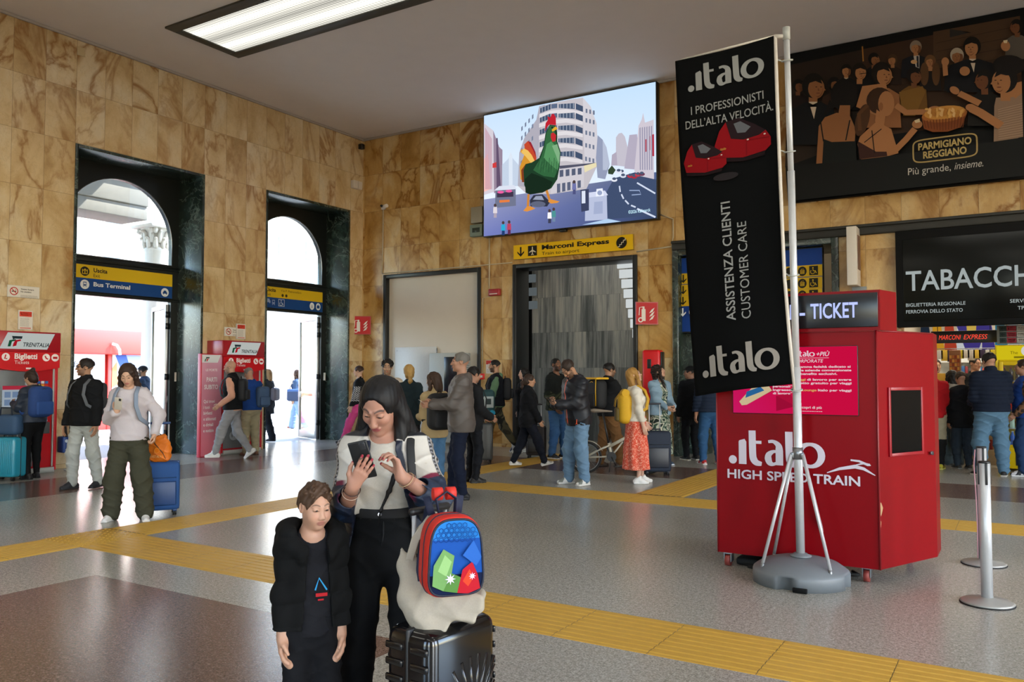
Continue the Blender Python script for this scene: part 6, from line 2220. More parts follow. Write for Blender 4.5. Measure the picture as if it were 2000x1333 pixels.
def face_colour(fg, skin, lips=None, brow=None, beard=None, blush=0.0):
    sk = np.array(lin(skin))
    lp = np.array(lin(lips)) if lips else sk * np.array([.80, .55, .55])
    def f(V):
        C = np.tile(sk, (len(V), 1))
        L = fg.headlocal(V)
        x, y, z = L[:, 0], L[:, 1], L[:, 2]
        near = (np.abs(x) < .1) & (np.abs(z) < .14) & (y > -.02)
        def blend(w, c):
            w = (w * near)[:, None]
            C[:] = C * (1 - w) + np.asarray(c) * w
        if beard is not None:
            w = np.clip((-.030 - z + .3 * np.clip(np.abs(x) - .03, 0, 1)) / .012, 0, 1) * np.clip((y - .0) / .02, 0, 1) * np.clip((z + .125) / .02, 0, 1)
            w = np.maximum(w, np.clip(1 - np.abs(np.abs(x) - .066) / .012, 0, 1) * (z < .01) * (z > -.09) * (y > .0))
            w *= 1 - np.clip(1.4 - ((x / .028) ** 2 + ((z + .058) / .013) ** 2), 0, 1)
            blend(w * beard[1], lin(beard[0]))
        blend(np.clip(2.2 * (1.15 - ((x / .025) ** 2 + ((z + .058) / .0145) ** 2)), 0, 1) * (y > .07) * (y < .13), lp)
        if blush: blend(blush * np.clip(1 - (((np.abs(x) - .038) / .026) ** 2 + ((z + .02) / .022) ** 2), 0, 1), sk * np.array([1.0, .62, .58]))
        if brow is not None:
            zc = .0365 + .0055 * np.sin(np.clip((np.abs(x) - .012) / .038, 0, 1) * PI * .95)
            w = np.clip(1.6 - np.abs(z - zc) / (.0028 if fg.fem or getattr(fg, 'child', 0) else .0042), 0, 1) * (np.abs(x) > .011) * (np.abs(x) < .050) * (y > .04)
            blend(w * .85, lin(brow))
        # lash line and lid shade of the lowered eyes
        w = np.clip(1.5 - ((np.abs(x) - .030) / .0165) ** 2 - ((z - .0085) / .0042) ** 2 * 1.2, 0, 1) * (y > .06)
        blend(np.clip(w, 0, 1) * .8, lin('#2a1a15'))
        return C
    return f


def hair_field(fg, style, col, vol=1.0):
    """hair as its own volume, shaped in the head's frame"""
    q, R, c = fg.hs, fg.Rh, fg.hc
    P = lambda *v: c + R @ (np.array(v) * q)
    r = lambda *v: np.array(v) * q
    F = Field()
    g = .010 * vol
    F.ell(P(0, -.020, .036), r(.077 + g, .096 + g, .086 + g), R, .02)
    if style in ('short', 'curly', 'tousled'):
        F.ell(P(0, -.055, -.02), r(.066 + g * .5, .055 + g, .06), R, .03)
        if style == 'curly':
            rng = random.Random(11)
            for i in range(70):
                a, b = rng.uniform(-PI, PI), rng.uniform(-.1, 1.45)
                x, y, z = math.cos(a) * math.cos(b), math.sin(a) * math.cos(b), math.sin(b)
                if y > .75 and z < .3: continue
                F.ell(P(x * .088, -.02 + y * .105, .04 + z * .092), r(.020, .020, .020), None, .008)
        if style == 'tousled':
            rng = random.Random(4)
            for i in range(90):
                a, b = rng.uniform(-PI, PI), rng.uniform(.15, 1.5)
                x, y, z = math.cos(a) * math.cos(b), math.sin(a) * math.cos(b), math.sin(b)
                p0 = P(x * .074, -.02 + y * .092, .036 + z * .083)
                F.cap(p0, p0 + R @ (np.array([x * .012 + .012 * math.sin(a * 3), y * .012 + .018, z * .012 + .010]) * q), .013 * q, .005 * q, .010)
        F.ell(P(0, .122, -.006), r(.066, .088, .120), R, .010, True)
        for sg in (1, -1): F.ell(P(sg * .082, .008, -.012), r(.022, .036, .040), R, .008, True)
    else:
        F.ell(P(0, -.06, -.03), r(.072 + g * .5, .06 + g, .085), R, .03)
        F.ell(P(0, .124, -.004), r(.062, .088, .122), R, .010, True)
    return F, P, r


def strand(amp, fx=70.0, fz=18.0, seed=0.0):
    return lambda X, Y, Z: amp * np.sin(fx * X + 9 * np.sin(fz * .25 * Z + seed)) * np.cos(fx * .8 * Y + 5 * np.sin(7 * Z + seed))


def folds(amp, seed=0.0, f=1.0):
    """cloth creases: soft ridges between sharper valleys"""
    a = seed * 1.7
    def d(X, Y, Z):
        w1 = 1 - np.abs(np.sin(f * (19 * Z + 8 * X) + 1.6 * np.sin(f * 11 * Y + 5 * X + a) + a))
        w2 = 1 - np.abs(np.sin(f * (15 * X - 21 * Z + 7 * Y) + 1.8 * np.sin(f * 9 * Z + 2 * a)))
        w3 = np.sin(f * (34 * Z - 19 * X + 23 * Y) + a)
        return -amp * (.75 * w1 ** 3 + .6 * w2 ** 3 - .3 + .14 * w3)
    return d


def quilt(amp, step, seed=0.0):
    return lambda X, Y, Z: -amp * np.abs(np.sin(PI * Z / step + seed)) ** .6 + amp * .6 + .002 * np.sin(45 * X + 30 * Z) * np.sin(38 * Y)


M_SKIN = attr_mat('skin', 0.5, spec=0.35, sss=0.0, scale=260, var=0.05)
M_SKINH = attr_mat('skin_near', 0.47, spec=0.4, sss=0.12, scale=420, var=0.05, bump=0.04)
M_HAIR = attr_mat('hair', 0.55, spec=0.3, scale=160, var=0.35, bump=0.25)
M_FAB = attr_mat('fabric', 0.88, spec=0.2, scale=180, var=0.10, bump=0.12)
M_SATIN = attr_mat('shell_fabric', 0.5, spec=0.4, scale=120, var=0.05, bump=0.06)
M_SHOE = attr_mat('shoe_upper', 0.5, spec=0.4, scale=150, var=0.06)
M_EYE = mat('eye_dark', '#1c130f', 0.15)
M_SPECS = mat('spectacle_frame', '#1a1414', 0.35)


def camo_cols(cols, f=16.0, seed=1.0):
    cs = np.array([lin(c) for c in cols])
    def fn(V):
        a = np.sin(f * V[:, 0] + 3 * np.sin(f * .7 * V[:, 2] + seed)) + np.sin(f * .9 * V[:, 2] + 2.5 * np.sin(f * .8 * V[:, 1] + seed)) + .8 * np.sin(f * 1.3 * (V[:, 1] + V[:, 0]) + seed * 2)
        i = np.clip(((a + 2.8) / 5.6 * len(cs)).astype(int), 0, len(cs) - 1)
        return cs[i]
    return fn


def shoe(fg, sd, parent, upper, sole='#d8d6d0', h=.006, boot=False, toe=None, accent=None, length=1.0):
    q = fg.s * (.92 if fg.fem else 1.0)
    F = Field()
    # foot frame: y forward, ankle joint above the origin
    F.cap((0, -.055, .040), (0, .06, .038), .037, .040, .02, ((0, 0, 1), 1.05))
    F.cap((0, .06, .036), (.0, .150 * length, .030), .041, .030, .02, ((0, 0, 1), 1.15))
    F.cap((0, -.03, .06), (0, .02, .105 if not boot else .15), .038, .040, .02)
    F.cap((0, .03, .075), (0, .09, .045), .030, .028, .03)
    F.cap((0, 0, .16), (0, 0, .118 if not boot else .18), .032, .032, .006, None, True)
    F.box((0, .045, .012), (.043, .125 * length, .012), None, .012, .008)
    V, Q = F.mesh(h / q, cuts=[lambda X, Y, Z: -Z + 0 * X + 0 * Y])
    up, so = np.array(lin(upper)), np.array(lin(sole))
    def col(P0):
        C = np.tile(up, (len(V), 1))
        if accent is not None:
            w = (np.sin(V[:, 1] * 50 + V[:, 2] * 30) > .1) & (V[:, 2] > .03)
            C[w] = lin(accent)
        if toe is not None: C[(V[:, 1] > .09) & (V[:, 2] > .02)] = lin(toe)
        C[V[:, 2] < .024] = so
        return C
    R = rz(fg.fy[sd])
    p = fg.fp[sd]
    V2 = V * q
    if p:
        piv = np.array([0, .09 * q, .0])
        V2 = (V2 - piv) @ rx(-p).T + piv
    ank = np.array([0, 0, .085 * fg.s])
    off = fg.an[sd] - (ank if not p else ((np.array([0, 0, .085 * q]) - np.array([0, .09 * q, 0])) @ rx(-p).T + np.array([0, .09 * q, 0])) @ R.T)
    V2 = V2 @ R.T + off
    return put_mesh('shoe', [(V2, Q)], M_SHOE, parent, col)


def body_mesh(fg, parent, colour, h=.009, hh=.0055, hands=True, hand_pose=None, legs=0.0, mname=None, hhand=None):
    """one continuous skin: head, neck, trunk, arms with hands, legs"""
    F = Field()
    fg.torso(F)
    fg.headpart(F)
    for sd in 'RL':
        fg.arm(F, sd)
        fg.hand(F, sd, **((hand_pose or {}).get(sd, {})))
        fg.leg(F, sd, legs, legs * .3)
    hp = [(fg.hc - .15 * fg.hs - np.array([0, 0, .03]), fg.hc + .15 * fg.hs)]
    for sd in 'RL':
        hp.append((fg.wr[sd] - .13 * fg.s, fg.wr[sd] + .13 * fg.s) if False else None)
    boxes = [(hp[0][0], hp[0][1], hh)]
    for sd in 'RL':
        tip = np.array([t[0] for t in fg.tips[sd]] + [fg.wr[sd]])
        boxes.append((tip.min(0) - .03, tip.max(0) + .03, hhand or hh))
    parts = []
    def hole(lo, hi, m):
        c, e = (lo + hi) / 2, (hi - lo) / 2 - m
        return lambda X, Y, Z: np.minimum(np.minimum(e[0] - np.abs(X - c[0]), e[1] - np.abs(Y - c[1])), e[2] - np.abs(Z - c[2]))
    parts.append(F.mesh(h, cuts=[hole(lo, hi, h * 2.5) for lo, hi, _ in boxes]))
    for i, (lo, hi, q) in enumerate(boxes):
        cut = [hole(l2, h2, 2.0 * max(q, q2)) for j, (l2, h2, q2) in enumerate(boxes) if j < i and (np.minimum(hi, h2) > np.maximum(lo, l2)).all()]
        parts.append(F.mesh(q, lo, hi, cuts=cut))
    return put_mesh('body', parts, mname or M_SKIN, parent, colour)


def eyes(fg, parent, specs=None, closed=False, col=None):
    m = MB().use(M_EYE)
    q = fg.hs
    for sg in (1, -1):
        c = fg.hc + fg.Rh @ (np.array([sg * .030, .0855, .0125]) * q)
        R = Matrix(fg.Rh.tolist()).to_euler()
        m.ell(c, (.0085 * q, .0045 * q, .0042 * q), R, 10, 6)
    m.obj('eyes', parent=parent)
    if specs:
        m = MB().use(specs if not isinstance(specs, str) else M_SPECS)
        Pt = lambda *v: fg.hc + fg.Rh @ (np.array(v) * q)
        dark = specs == 'sun'
        for sg in (1, -1):
            ring = [Pt(sg * .033 + .024 * math.cos(a), .100 - .010 * abs(math.cos(a)), .010 + .019 * math.sin(a)) for a in [i * PI / 8 for i in range(16)]]
            m.tube(ring, .0022 * q, 5, True)
            if dark: m._face([m.bm.verts.new(v) for v in ring])
            m.tube([Pt(sg * .057, .090, .014), Pt(sg * .080, .02, .016), Pt(sg * .080, -.02, .008)], .0020 * q, 5)
        m.tube([Pt(-.010, .101, .014), Pt(0, .105, .017), Pt(.010, .101, .014)], .002 * q, 5)
        m.obj('sunglasses' if dark else 'glasses', parent=parent)


def garment(name, F, parent, col, h=.010, disp=None, cuts=(), m=None, lo=None, hi=None):
    V, Q = F.mesh(h, lo, hi, disp, cuts)
    return put_mesh(name, [(V, Q)], m or M_FAB, parent, col)


def plane_cut(p, n):
    """keep the side the normal points away from"""
    n = unit(n); d = np.asarray(p) @ n
    return lambda X, Y, Z: X * n[0] + Y * n[1] + Z * n[2] - d


def person(label, loc, phi, fg, skin='#b98a6c', hair=('short', '#2a1d15'), top=None, vest=None, legs=None, shoes=('#222222', '#d8d6d0'), brow='#2a1d15', beard=None,
           specs=None, hands=None, h=.010, cat='person', inner=None, name='person', seed=1, hat=None, lips=None, hole=None):
    """a dressed figure.  phi: 0 back to the camera, 90 facing left, 180 facing us"""
    t = thing(name, label, cat, (loc[0], loc[1], 0), math.radians(31.68 + phi))
    k = fg.s
    body_mesh(fg, t, face_colour(fg, skin, lips, brow, beard), h, .0055, hand_pose=hands, legs=-.03 if (legs or {}).get('skirt') else 0.0)
    eyes(fg, t, specs)
    # hair
    st, hc = hair[0], hair[1]
    if st != 'bald':
        F, P, r = hair_field(fg, {'pony': 'long', 'bun': 'long', 'long': 'long', 'curlylong': 'long', 'buzz': 'short'}.get(st, st), hc, hair[2] if len(hair) > 2 else (.45 if st == 'buzz' else 1.0))
        if st in ('long', 'curlylong'):
            ln = hair[3] if len(hair) > 3 else .30
            for sg in (1, -1):
                F.chain([P(sg * .062, .03, .06), P(sg * .080, .02, -.03), P(sg * .088, .01, -.12), P(sg * .085, .02, -ln)], [.018 * k, .022 * k, .028 * k, .016 * k], .03)
            F.chain([P(0, -.085, 0), P(0, -.085, -.12), P(0, -.080, -ln)], [.065 * k, .075 * k, .05 * k], .04, (tuple(fg.Rh[:, 1]), 1.7))
        if st == 'pony':
            F.ell(P(0, -.115, .0), r(.024, .022, .022), None, .02)
            F.chain([P(0, -.115, -.0), P(0.004, -.135, -.06), P(0, -.125, -.14), P(0, -.115, -.19)], [.022 * k, .036 * k, .032 * k, .012 * k], .02)
        if st == 'bun':
            F.ell(P(0, -.085, .115), r(.040, .040, .036), None, .012)
        dp = strand(.004 if st != 'curlylong' else .011, 90 if st != 'curlylong' else 60, 30 if st != 'curlylong' else 120, seed)
        cuts = []
        if st in ('short', 'buzz', 'curly', 'tousled'):
            n = fg.Rh @ np.array([0, -.55, -1.0])
            cuts.append(plane_cut(P(0, 0, -.035), n))
        garment('hair', F, t, hc, .007, dp, cuts, M_HAIR)
    if hat:
        F = Field(); q = fg.hs
        P = lambda *v: fg.hc + fg.Rh @ (np.array(v) * q)
        F.ell(P(0, -.018, .05), np.array([.09, .11, .085]) * q, fg.Rh, .01)
        F.cap(P(0, .07, .06), P(0, .15, .05), .055 * q, .045 * q, .01, (tuple(fg.Rh[:, 2]), 6.0))
        garment('cap', F, t, hat, .006, None, [plane_cut(P(0, 0, .042), fg.Rh @ np.array([0, 0.12, -1.0]))])
    # upper garments
    def upper(nm, spec):
        g = spec.get('g', .022) * k
        F = Field()
        fg.torso(F, g, True, spec.get('waist', 1.0), spec.get('belly', 0.0), spec.get('hipg', 0.0))
        hm = spec.get('hem', -.06)
        if hm < .06: F.cap(fg.T(0, -.006, hm - .02), fg.T(0, -.004, .20), (.155 if fg.fem else .150) * k * fg.b + g + spec.get('boxy', 0), (.128 if fg.fem else .142) * k * fg.b + g + spec.get('boxy', 0), .06, (tuple(fg.Rt[:, 1]), 1.24))
        sl = spec.get('sleeve', 1.0)
        for sd in 'RL':
            if sl: fg.arm(F, sd, g * spec.get('armg', .8), min(sl, .97), spec.get('flare', .004))
        if spec.get('hood'):
            F.ell(fg.T(0, -.085, .53), np.array([.12, .055, .075]) * k, fg.Rt, .03)
            F.ell(fg.T(0, -.02, .545), np.array([.105, .085, .035]) * k, fg.Rt, .02)
        if spec.get('collar'):
            F.cap(fg.T(0, -.02, .50), fg.neck + fg.Rt @ np.array([0, -.005, spec['collar']]), .078 * k, .068 * k, .03)
        cuts = [plane_cut(fg.T(0, 0, spec.get('hem', -.06)), -fg.Rt[:, 2])]
        nk = spec.get('neck', .53)
        if not spec.get('collar'):
            q1 = fg.T(0, .06, nk)
            F.ell(fg.T(0, .02, nk + .075), np.array([.072, .10, .085]) * k, fg.Rt, .008, True)
        if spec.get('open'):
            w = spec['open']; Rt, pl = fg.Rt, fg.pel
            def opening(X, Y, Z):
                lx = (X - pl[0]) * Rt[0, 0] + (Y - pl[1]) * Rt[1, 0] + (Z - pl[2]) * Rt[2, 0]
                ly = (X - pl[0]) * Rt[0, 1] + (Y - pl[1]) * Rt[1, 1] + (Z - pl[2]) * Rt[2, 1]
                return np.minimum(w * k - np.abs(lx), ly - .02)
            cuts.append(opening)
        dp = spec.get('disp') or folds(spec.get('fold', .010), seed)
        o = garment(nm, F, t, spec['c'], spec.get('h', h), dp, cuts, spec.get('m'))
        return o
    if inner: upper('shirt', inner)
    if top: upper(top.get('n', 'jacket'), top)
    if vest: upper('vest', vest)
    # lower garments
    if legs:
        g = legs.get('g', .012) * k
        F = Field()
        if legs.get('skirt'):
            z0 = fg.pel[2] + .10 * k
            F.cap(fg.pel + np.array([0, 0, .06]) * k, np.array([0, 0, legs['skirt'] + .28]), .165 * k, .205 * k, .03, ((0, 1, 0), 1.12)); F.cap(np.array([0, 0, legs['skirt'] + .30]), np.array([0, 0, legs['skirt'] - .05]), .205 * k, legs.get('r', .23) * k, .03, ((0, 1, 0), 1.2))
            fg.torso(F, g, False)
            kk = legs.get('pleat', 9)
            def dp(X, Y, Z):
                a = np.arctan2(Y, X)
                return .014 * np.sin(kk * a + 2 * np.sin(3 * Z)) * np.clip((fg.pel[2] - Z) / .5, 0, 1)
            garment('skirt', F, t, legs['c'], h, dp, [plane_cut((0, 0, legs['skirt']), (0, 0, -1)), plane_cut((0, 0, z0), (0, 0, 1))], legs.get('m'))
        else:
            F.ell(fg.pel + np.array([0, -.012, 0]) * k, np.array([(.172 if fg.fem else .163) * fg.b, .118 * fg.b, .13]) * k + g, fg.Rt, .05)
            F.ell(fg.T(0, .005, .12), np.array([(.140 if fg.fem else .152) * fg.b, .105 * fg.b, .10]) * k + g * .6, fg.Rt, .05)
            for sd in 'RL':
                fg.leg(F, sd, g, legs.get('gk', .016) * k, legs.get('gh', .022) * k, legs.get('upto', .985))
            garment('trousers', F, t, legs['c'], h, folds(legs.get('fold', .011), seed + 3, 1.15), [plane_cut(fg.T(0, 0, .15), fg.Rt[:, 2])], legs.get('m'))
    if shoes:
        for sd in 'RL':
            shoe(fg, sd, t, shoes[0], shoes[1], .0065, boot=len(shoes) > 2 and shoes[2] == 'boot', accent=shoes[3] if len(shoes) > 3 else None)
    return t


def at_person(loc, phi, p):
    """figure-local point -> world"""
    a = math.radians(31.68 + phi)
    return (loc[0] + p[0] * math.cos(a) - p[1] * math.sin(a), loc[1] + p[0] * math.sin(a) + p[1] * math.cos(a), p[2])


def backpack(label, loc, phi, fg, col, w=.29, d=.16, hgt=.44, z=.08, straps=True, pocket=None, gap=.15, tilt=0, trim=None, roll=False, dx=0.0, group=None, name='backpack'):
    """rucksack worn on a figure's back; a thing of its own"""
    k = fg.s
    gap -= .04
    a = math.radians(31.68 + phi)
    org = fg.T(dx, -gap - d / 2, z)
    wl = at_person(loc, phi, org)
    t = thing(name, label, 'backpack', wl, a, group)
    Rl = fg.Rt
    ex = Matrix(Rl.tolist()).to_euler()
    cm = mat('bag_' + col[1:], col, .75, var=.08, scale=40, bump=.1)
    tm = mat('bag_' + (trim or '#16181a')[1:], trim or '#16181a', .7)
    pm = mat('bag_' + (pocket or col)[1:], pocket or col, .75)
    m = MB().use(cm)
    m.box((0, 0, hgt / 2), (w, d, hgt), min(w, d) * .42, seg=5)
    m.obj('main_bag', parent=t)
    m = MB().use(pm); m.box((0, -d / 2 - .012, hgt * .30), (w * .78, .06, hgt * .44), .028, seg=4); m.obj('pocket', parent=t)
    m = MB().use(tm)
    m.tube([(-w * .36, -d * .40, hgt * .72), (-w * .30, -d * .44, hgt * .84), (0, -d * .42, hgt * .93), (w * .30, -d * .44, hgt * .84), (w * .36, -d * .40, hgt * .72)], .005, 6)
    m.tube([(-.03, d * .2, hgt - .01), (-.02, d * .2, hgt + .035), (.02, d * .2, hgt + .035), (.03, d * .2, hgt - .01)], .007, 6)
    m.obj('top_loop', parent=t)
    if roll:
        m = MB().use(cm); m.cyl((-w * .46, .0, hgt + .0), (w * .46, 0, hgt + .0), .055, 18); m.obj('rolled_top', parent=t)
        m = MB().use(tm)
        for x in (-w * .28, w * .28): m.tube([(x, -.03, hgt + .045), (x, -d / 2 - .03, hgt * .8), (x, -d / 2 - .048, hgt * .55)], .01, 6, flat=(.004, .014, (1, 0, 0)))
        m.obj('closure_strap', parent=t)
    if straps:
        inv = lambda v: (np.asarray(v) - org)
        for sg in ((1, -1) if straps is True else straps):
            pts = [fg.T(sg * .075, -gap + .02, .43), fg.T(sg * .095, -.07, .535), fg.T(sg * .105, .03, .565), fg.T(sg * .112, .13, .49), fg.T(sg * .128, .175, .36), fg.T(sg * .165, .145, .22), fg.T(sg * .205, .0, .14), fg.T(sg * .12, -gap + .01, .12)]
            m = MB().use(tm if trim else cm)
            m.tube([inv(p) for p in pts], .02, 8, flat=(.006, .021, tuple(fg.Rt[:, 0])))
            m.obj('strap', parent=t)
    return t


def suitcase(label, loc, rotz, w, d, hgt, col, hard=True, handle=.32, ribs=8, wheel='#17181a', grip=True, name='suitcase', trim='#1a1b1d', rough=.4, group=None):
    t = thing(name, label, 'suitcase', (loc[0], loc[1], 0), rotz, group)
    z0 = .055
    cm = mat('case_' + col[1:] + ('h' if hard else 's'), col, rough if hard else .8, var=.05, scale=25, coat=.3 if hard else 0, bump=0 if hard else .15)
    tm = mat('case_trim_' + trim[1:], trim, .45)
    m = MB().use(cm)
    m.box((0, 0, z0 + hgt / 2), (w, d, hgt), .045, seg=4)
    if hard:
        for sg in (1, -1):
            for i in range(ribs):
                x = -w * .40 + w * .80 * i / max(ribs - 1, 1)
                m.box((x, sg * d / 2, z0 + hgt / 2), (w * .05, .014, hgt * .84), .006)
    m.obj('shell', parent=t)
    m = MB().use(tm)
    m.box((0, 0, z0 + hgt / 2), (w + .006, .018, hgt + .006), .045, seg=4)
    if not hard:
        m.box((0, -d / 2 - .012, z0 + hgt * .36), (w * .8, .03, hgt * .5), .02)
        m.tube([(-w * .4, -d / 2 - .004, z0 + hgt * .68), (w * .4, -d / 2 - .004, z0 + hgt * .68)], .005, 6)
    m.obj('zip', parent=t)
    m = MB().use(tm)
    m.tube([(-.075, 0, z0 + hgt - .005), (-.07, 0, z0 + hgt + .03), (.07, 0, z0 + hgt + .03), (.075, 0, z0 + hgt - .005)], .011, 8)
    m.obj('carry_handle', parent=t)
    if handle:
        m = MB().use(M_ALU)
        yb = d * .28
        for x in (-.085, .085): m.cyl((x, yb, z0 + hgt - .02), (x, yb, z0 + hgt + handle), .0085, 10)
        hd = m.obj('telescopic_handle', parent=t)
        m = MB().use(tm); m.box((0, yb, z0 + hgt + handle), (.215, .03, .028), .012, seg=3); m.obj('grip', parent=hd)
    for sx in (1, -1):
        for sy in (1, -1):
            m = MB().use(mat('wheel_' + wheel[1:], wheel, .5))
            x, y = sx * (w / 2 - .05), sy * (d / 2 - .045)
            m.cyl((x - .018, y, .028), (x - .004, y, .028), .028, 14); m.cyl((x + .004, y, .028), (x + .018, y, .028), .028, 14)
            m.use(tm); m.box((x, y, .055), (.045, .05, .03), .008)
            m.obj('wheel', parent=t)
    return t


def phone(label, pos, R, col='#16171a', size=(.074, .152, .009), name='phone'):
    """R: 3x3, columns = across, along, screen normal"""
    t = thing(name, label, 'phone', pos)
    t.rotation_euler = Matrix(np.asarray(R).tolist()).to_euler()
    m = MB().use(mat('phone_' + col[1:], col, .35)); m.box((0, 0, 0), size, .0045, seg=3); m.obj('case', parent=t)
    m = MB().use(mat('phone_glass', '#0a0b0d', .06)); m.box((0, 0, size[2] / 2), (size[0] * .92, size[1] * .95, .0012)); m.obj('screen', parent=t)
    m = MB().use(mat('phone_lens', '#2a2b2e', .2)); m.box((-size[0] * .22, size[1] * .36, -size[2] / 2), (.024, .03, .003), .003); m.obj('camera_bump', parent=t)
    return t
# ------------------------------------------------------------------ people in the hall
JEANS, DENIM, NAVY, BLK = '#55718e', '#3f5a7a', '#161c2e', '#101114'

# woman at the left ticket machine
loc, phi = (-12.62, 6.80), 62
fg = Fig(1.60, fem=True, head=(12, 14, 0), lean=4, hR=(.14, .34, 1.16), hL=(-.12, .36, 1.22), fR=(.10, .04, 0), fL=(-.10, -.05, 0))
person('woman with a hair bun in dark jacket and black leggings using the left ticket machine', loc, phi, fg, '#b08a70', ('bun', '#2e2019'), dict(c='#202a3a', g=.030, hem=-.02, hood=True, m=M_SATIN),
       None, dict(c='#0f1012', g=.010, gk=.010, gh=.008, fold=.003), ('#141416', '#1a1a1c', 'boot'))
backpack('blue backpack on the woman at the left ticket machine', loc, phi, fg, '#1c3f7a', .33, .20, .46, .06, pocket='#234a8a', gap=.12)
suitcase('turquoise ribbed suitcase standing left of the woman at the ticket machine', (-12.72, 6.50), math.radians(20), .44, .26, .58, '#1f8fa8', True, .30, 12)
t = thing('travel_bag', 'dark blue travel bag resting on the turquoise suitcase', 'bag', (-12.72, 6.52, .665), math.radians(20))
m = MB().use(mat('bag_blue', '#2f4d6e', .7, bump=.1)); m.box((0, 0, .15), (.36, .20, .30), .07, seg=4); m.obj('main_bag', parent=t)
m = MB().use(mat('bag_navy', '#1c2a3c', .7)); m.tube([(-.10, -.08, .29), (-.09, -.08, .40), (.09, -.08, .40), (.10, -.08, .29)], .012, 8); m.obj('handle', parent=t)

# man in sunglasses
loc, phi = (-10.90, 6.56), 165
fg = Fig(1.74, head=(-38, -2, 0), hR=(.26, .06, .83), hL=(-.24, .06, .83), fR=(.13, .05, 0), fL=(-.12, -.14, 0), yR=-15)
person('man in sunglasses and black jacket with pale grey jeans, behind the girl in the hoodie', loc, phi, fg, '#a77c60', ('short', '#1c1512', 1.25), dict(c='#121315', g=.038, hem=-.07, collar=.05, fold=.012),
       None, dict(c='#a9aca6', g=.016, gk=.026, gh=.03, fold=.014), ('#22242a', '#2c2d30'), '#1c1512', ('#1c1512', .55), 'sun')
backpack('dark grey backpack on the man in sunglasses, one grey strap showing', loc, phi, fg, '#2b2d31', .30, .17, .46, .06, straps=True, trim='#55585c', gap=.16)
p0 = at_person(loc, phi, fg.wr['R'] + np.array([0, .02, -.10]))
phone('dark phone in the lowered hand of the man in sunglasses', p0, rz(31.68 + phi) @ rx(80), '#17181a')

# girl in the pale hoodie
loc, phi = (-8.14, 5.40), 186
fg = Fig(1.66, fem=True, head=(6, 30, 3), lean=2, hR=(.045, .27, 1.225), hL=(-.30, .10, .96), fR=(.175, .02, 0), fL=(-.20, .04, 0), yR=-8, yL=22, eR=(.6, -.6, -.5), eL=(-.7, -.7, -.1), kL=(-.3, 1, .1))
hoodie_col = '#bdb5b8'
person('girl in a pale hoodie and olive cargo trousers looking at her phone', loc, phi, fg, '#c39a80', ('long', '#33231b', 1.0, .30), dict(c=hoodie_col, g=.026, hem=-.03, hood=True, fold=.013, boxy=.02, sleeve=.93, n='hoodie'),
       None, dict(c='#3d3d30', g=.022, gk=.048, gh=.058, fold=.016), ('#d6d4d0', '#dad8d4'), '#2a1d15', lips='#a8665c',
       hands={'R': dict(d=(-.30, .35, .75), n=(0.2, -.75, .5), curl=.8, thumb=.8), 'L': dict(d=(-.1, .3, -.85), n=(.9, 0.2, 0), curl=1.0)})
p0 = at_person(loc, phi, fg.wr['R'] + np.array([-.035, .065, .085]))
phone('pale phone held by the girl in the hoodie', p0, rz(31.68 + phi) @ rx(58) @ rz(12), '#b9b2a6')
backpack('grey-blue backpack on the girl in the pale hoodie', loc, phi, fg, '#7d8a9c', .34, .19, .46, .02, gap=.15, dx=.05)
suitcase('blue fabric suitcase beside the girl in the pale hoodie', (-8.17, 5.80), math.radians(31.68 + 26), .40, .26, .53, '#1d4a86', False, .42, trim='#1a3f74')
t = thing('drawstring_bag', 'bright orange drawstring bag standing on the blue fabric suitcase', 'bag', (-8.14, 5.77, .585), math.radians(31.68))
F = Field(); F.ell((0, 0, .14), (.125, .065, .15), None, .03); F.box((0, 0, .10), (.115, .05, .10), None, .04, .03); F.cap((-.05, 0, .26), (.05, 0, .27), .03, None, .03)
V, Q = F.mesh(.007, disp=folds(.012, 5, 2.0), cuts=[plane_cut((0, 0, 0), (0, 0, -1))])
put_mesh('pouch', [(V, Q)], M_SATIN, t, '#d9731a')
m = MB().use(mat('cord_dark', '#3a2a1c', .7)); m.tube([(-.06, -.06, .28), (-.02, -.075, .20), (.06, -.06, .10), (.09, -.04, .02)], .005, 6); m.tube([(-.07, 0, .28), (0, -.03, .31), (.07, 0, .28)], .006, 6); m.obj('cord', parent=t)
p = Paint(); p.text('EASTALY', -.075, .05, .028, '#e8b878', .01, width=.13); p.ell(0, .13, .03, .03, '#e2923a', 16); p.ell(0, .13, .024, .024, '#d9731a', 16); p.obj('print', M_CLOTHP, t, (0, -.076, 0), R_BACK)

# people outside the doors
loc, phi = (-16.75, 11.42), 95
fg = Fig(1.72, head=(0, 5, 0), fR=(.10, .20, 0), fL=(-.10, -.2, .0))
person('bearded man in cap and blue jacket outside, behind the glass leaf of the left door', loc, phi, fg, '#8f6a52', ('short', '#1a1412'), dict(c='#24344e', g=.04, hem=-.05, hood=True), None, dict(c='#3c3f44', g=.012), ('#222222', '#8a8a8a'), beard=('#1a1412', .9), hat='#1b1d22')
loc, phi = (-14.98, 13.42), 80
fg = Fig(1.66, fem=True, head=(0, 0, 0), fR=(.10, .2, 0), fL=(-.10, -.2, 0))
person('long-haired woman in dark clothes stepping out of the second door, half hidden by its edge', loc, phi, fg, '#b08a70', ('long', '#9a7a56'), dict(c='#2c2f38', g=.04, hem=-.25), None, dict(c='#191c24', gk=.03, gh=.05), ('#1a1a1c', '#1a1a1c'))
t = thing('shoulder_bag', 'grey shoulder bag of the woman at the edge of the second door', 'bag', at_person(loc, phi, (.05, -.17, .98)), math.radians(31.68 + phi))
m = MB().use(mat('bag_grey_soft', '#6a6672', .7)); m.box((0, 0, .12), (.30, .14, .30), .06, seg=4); m.obj('main_bag', parent=t)
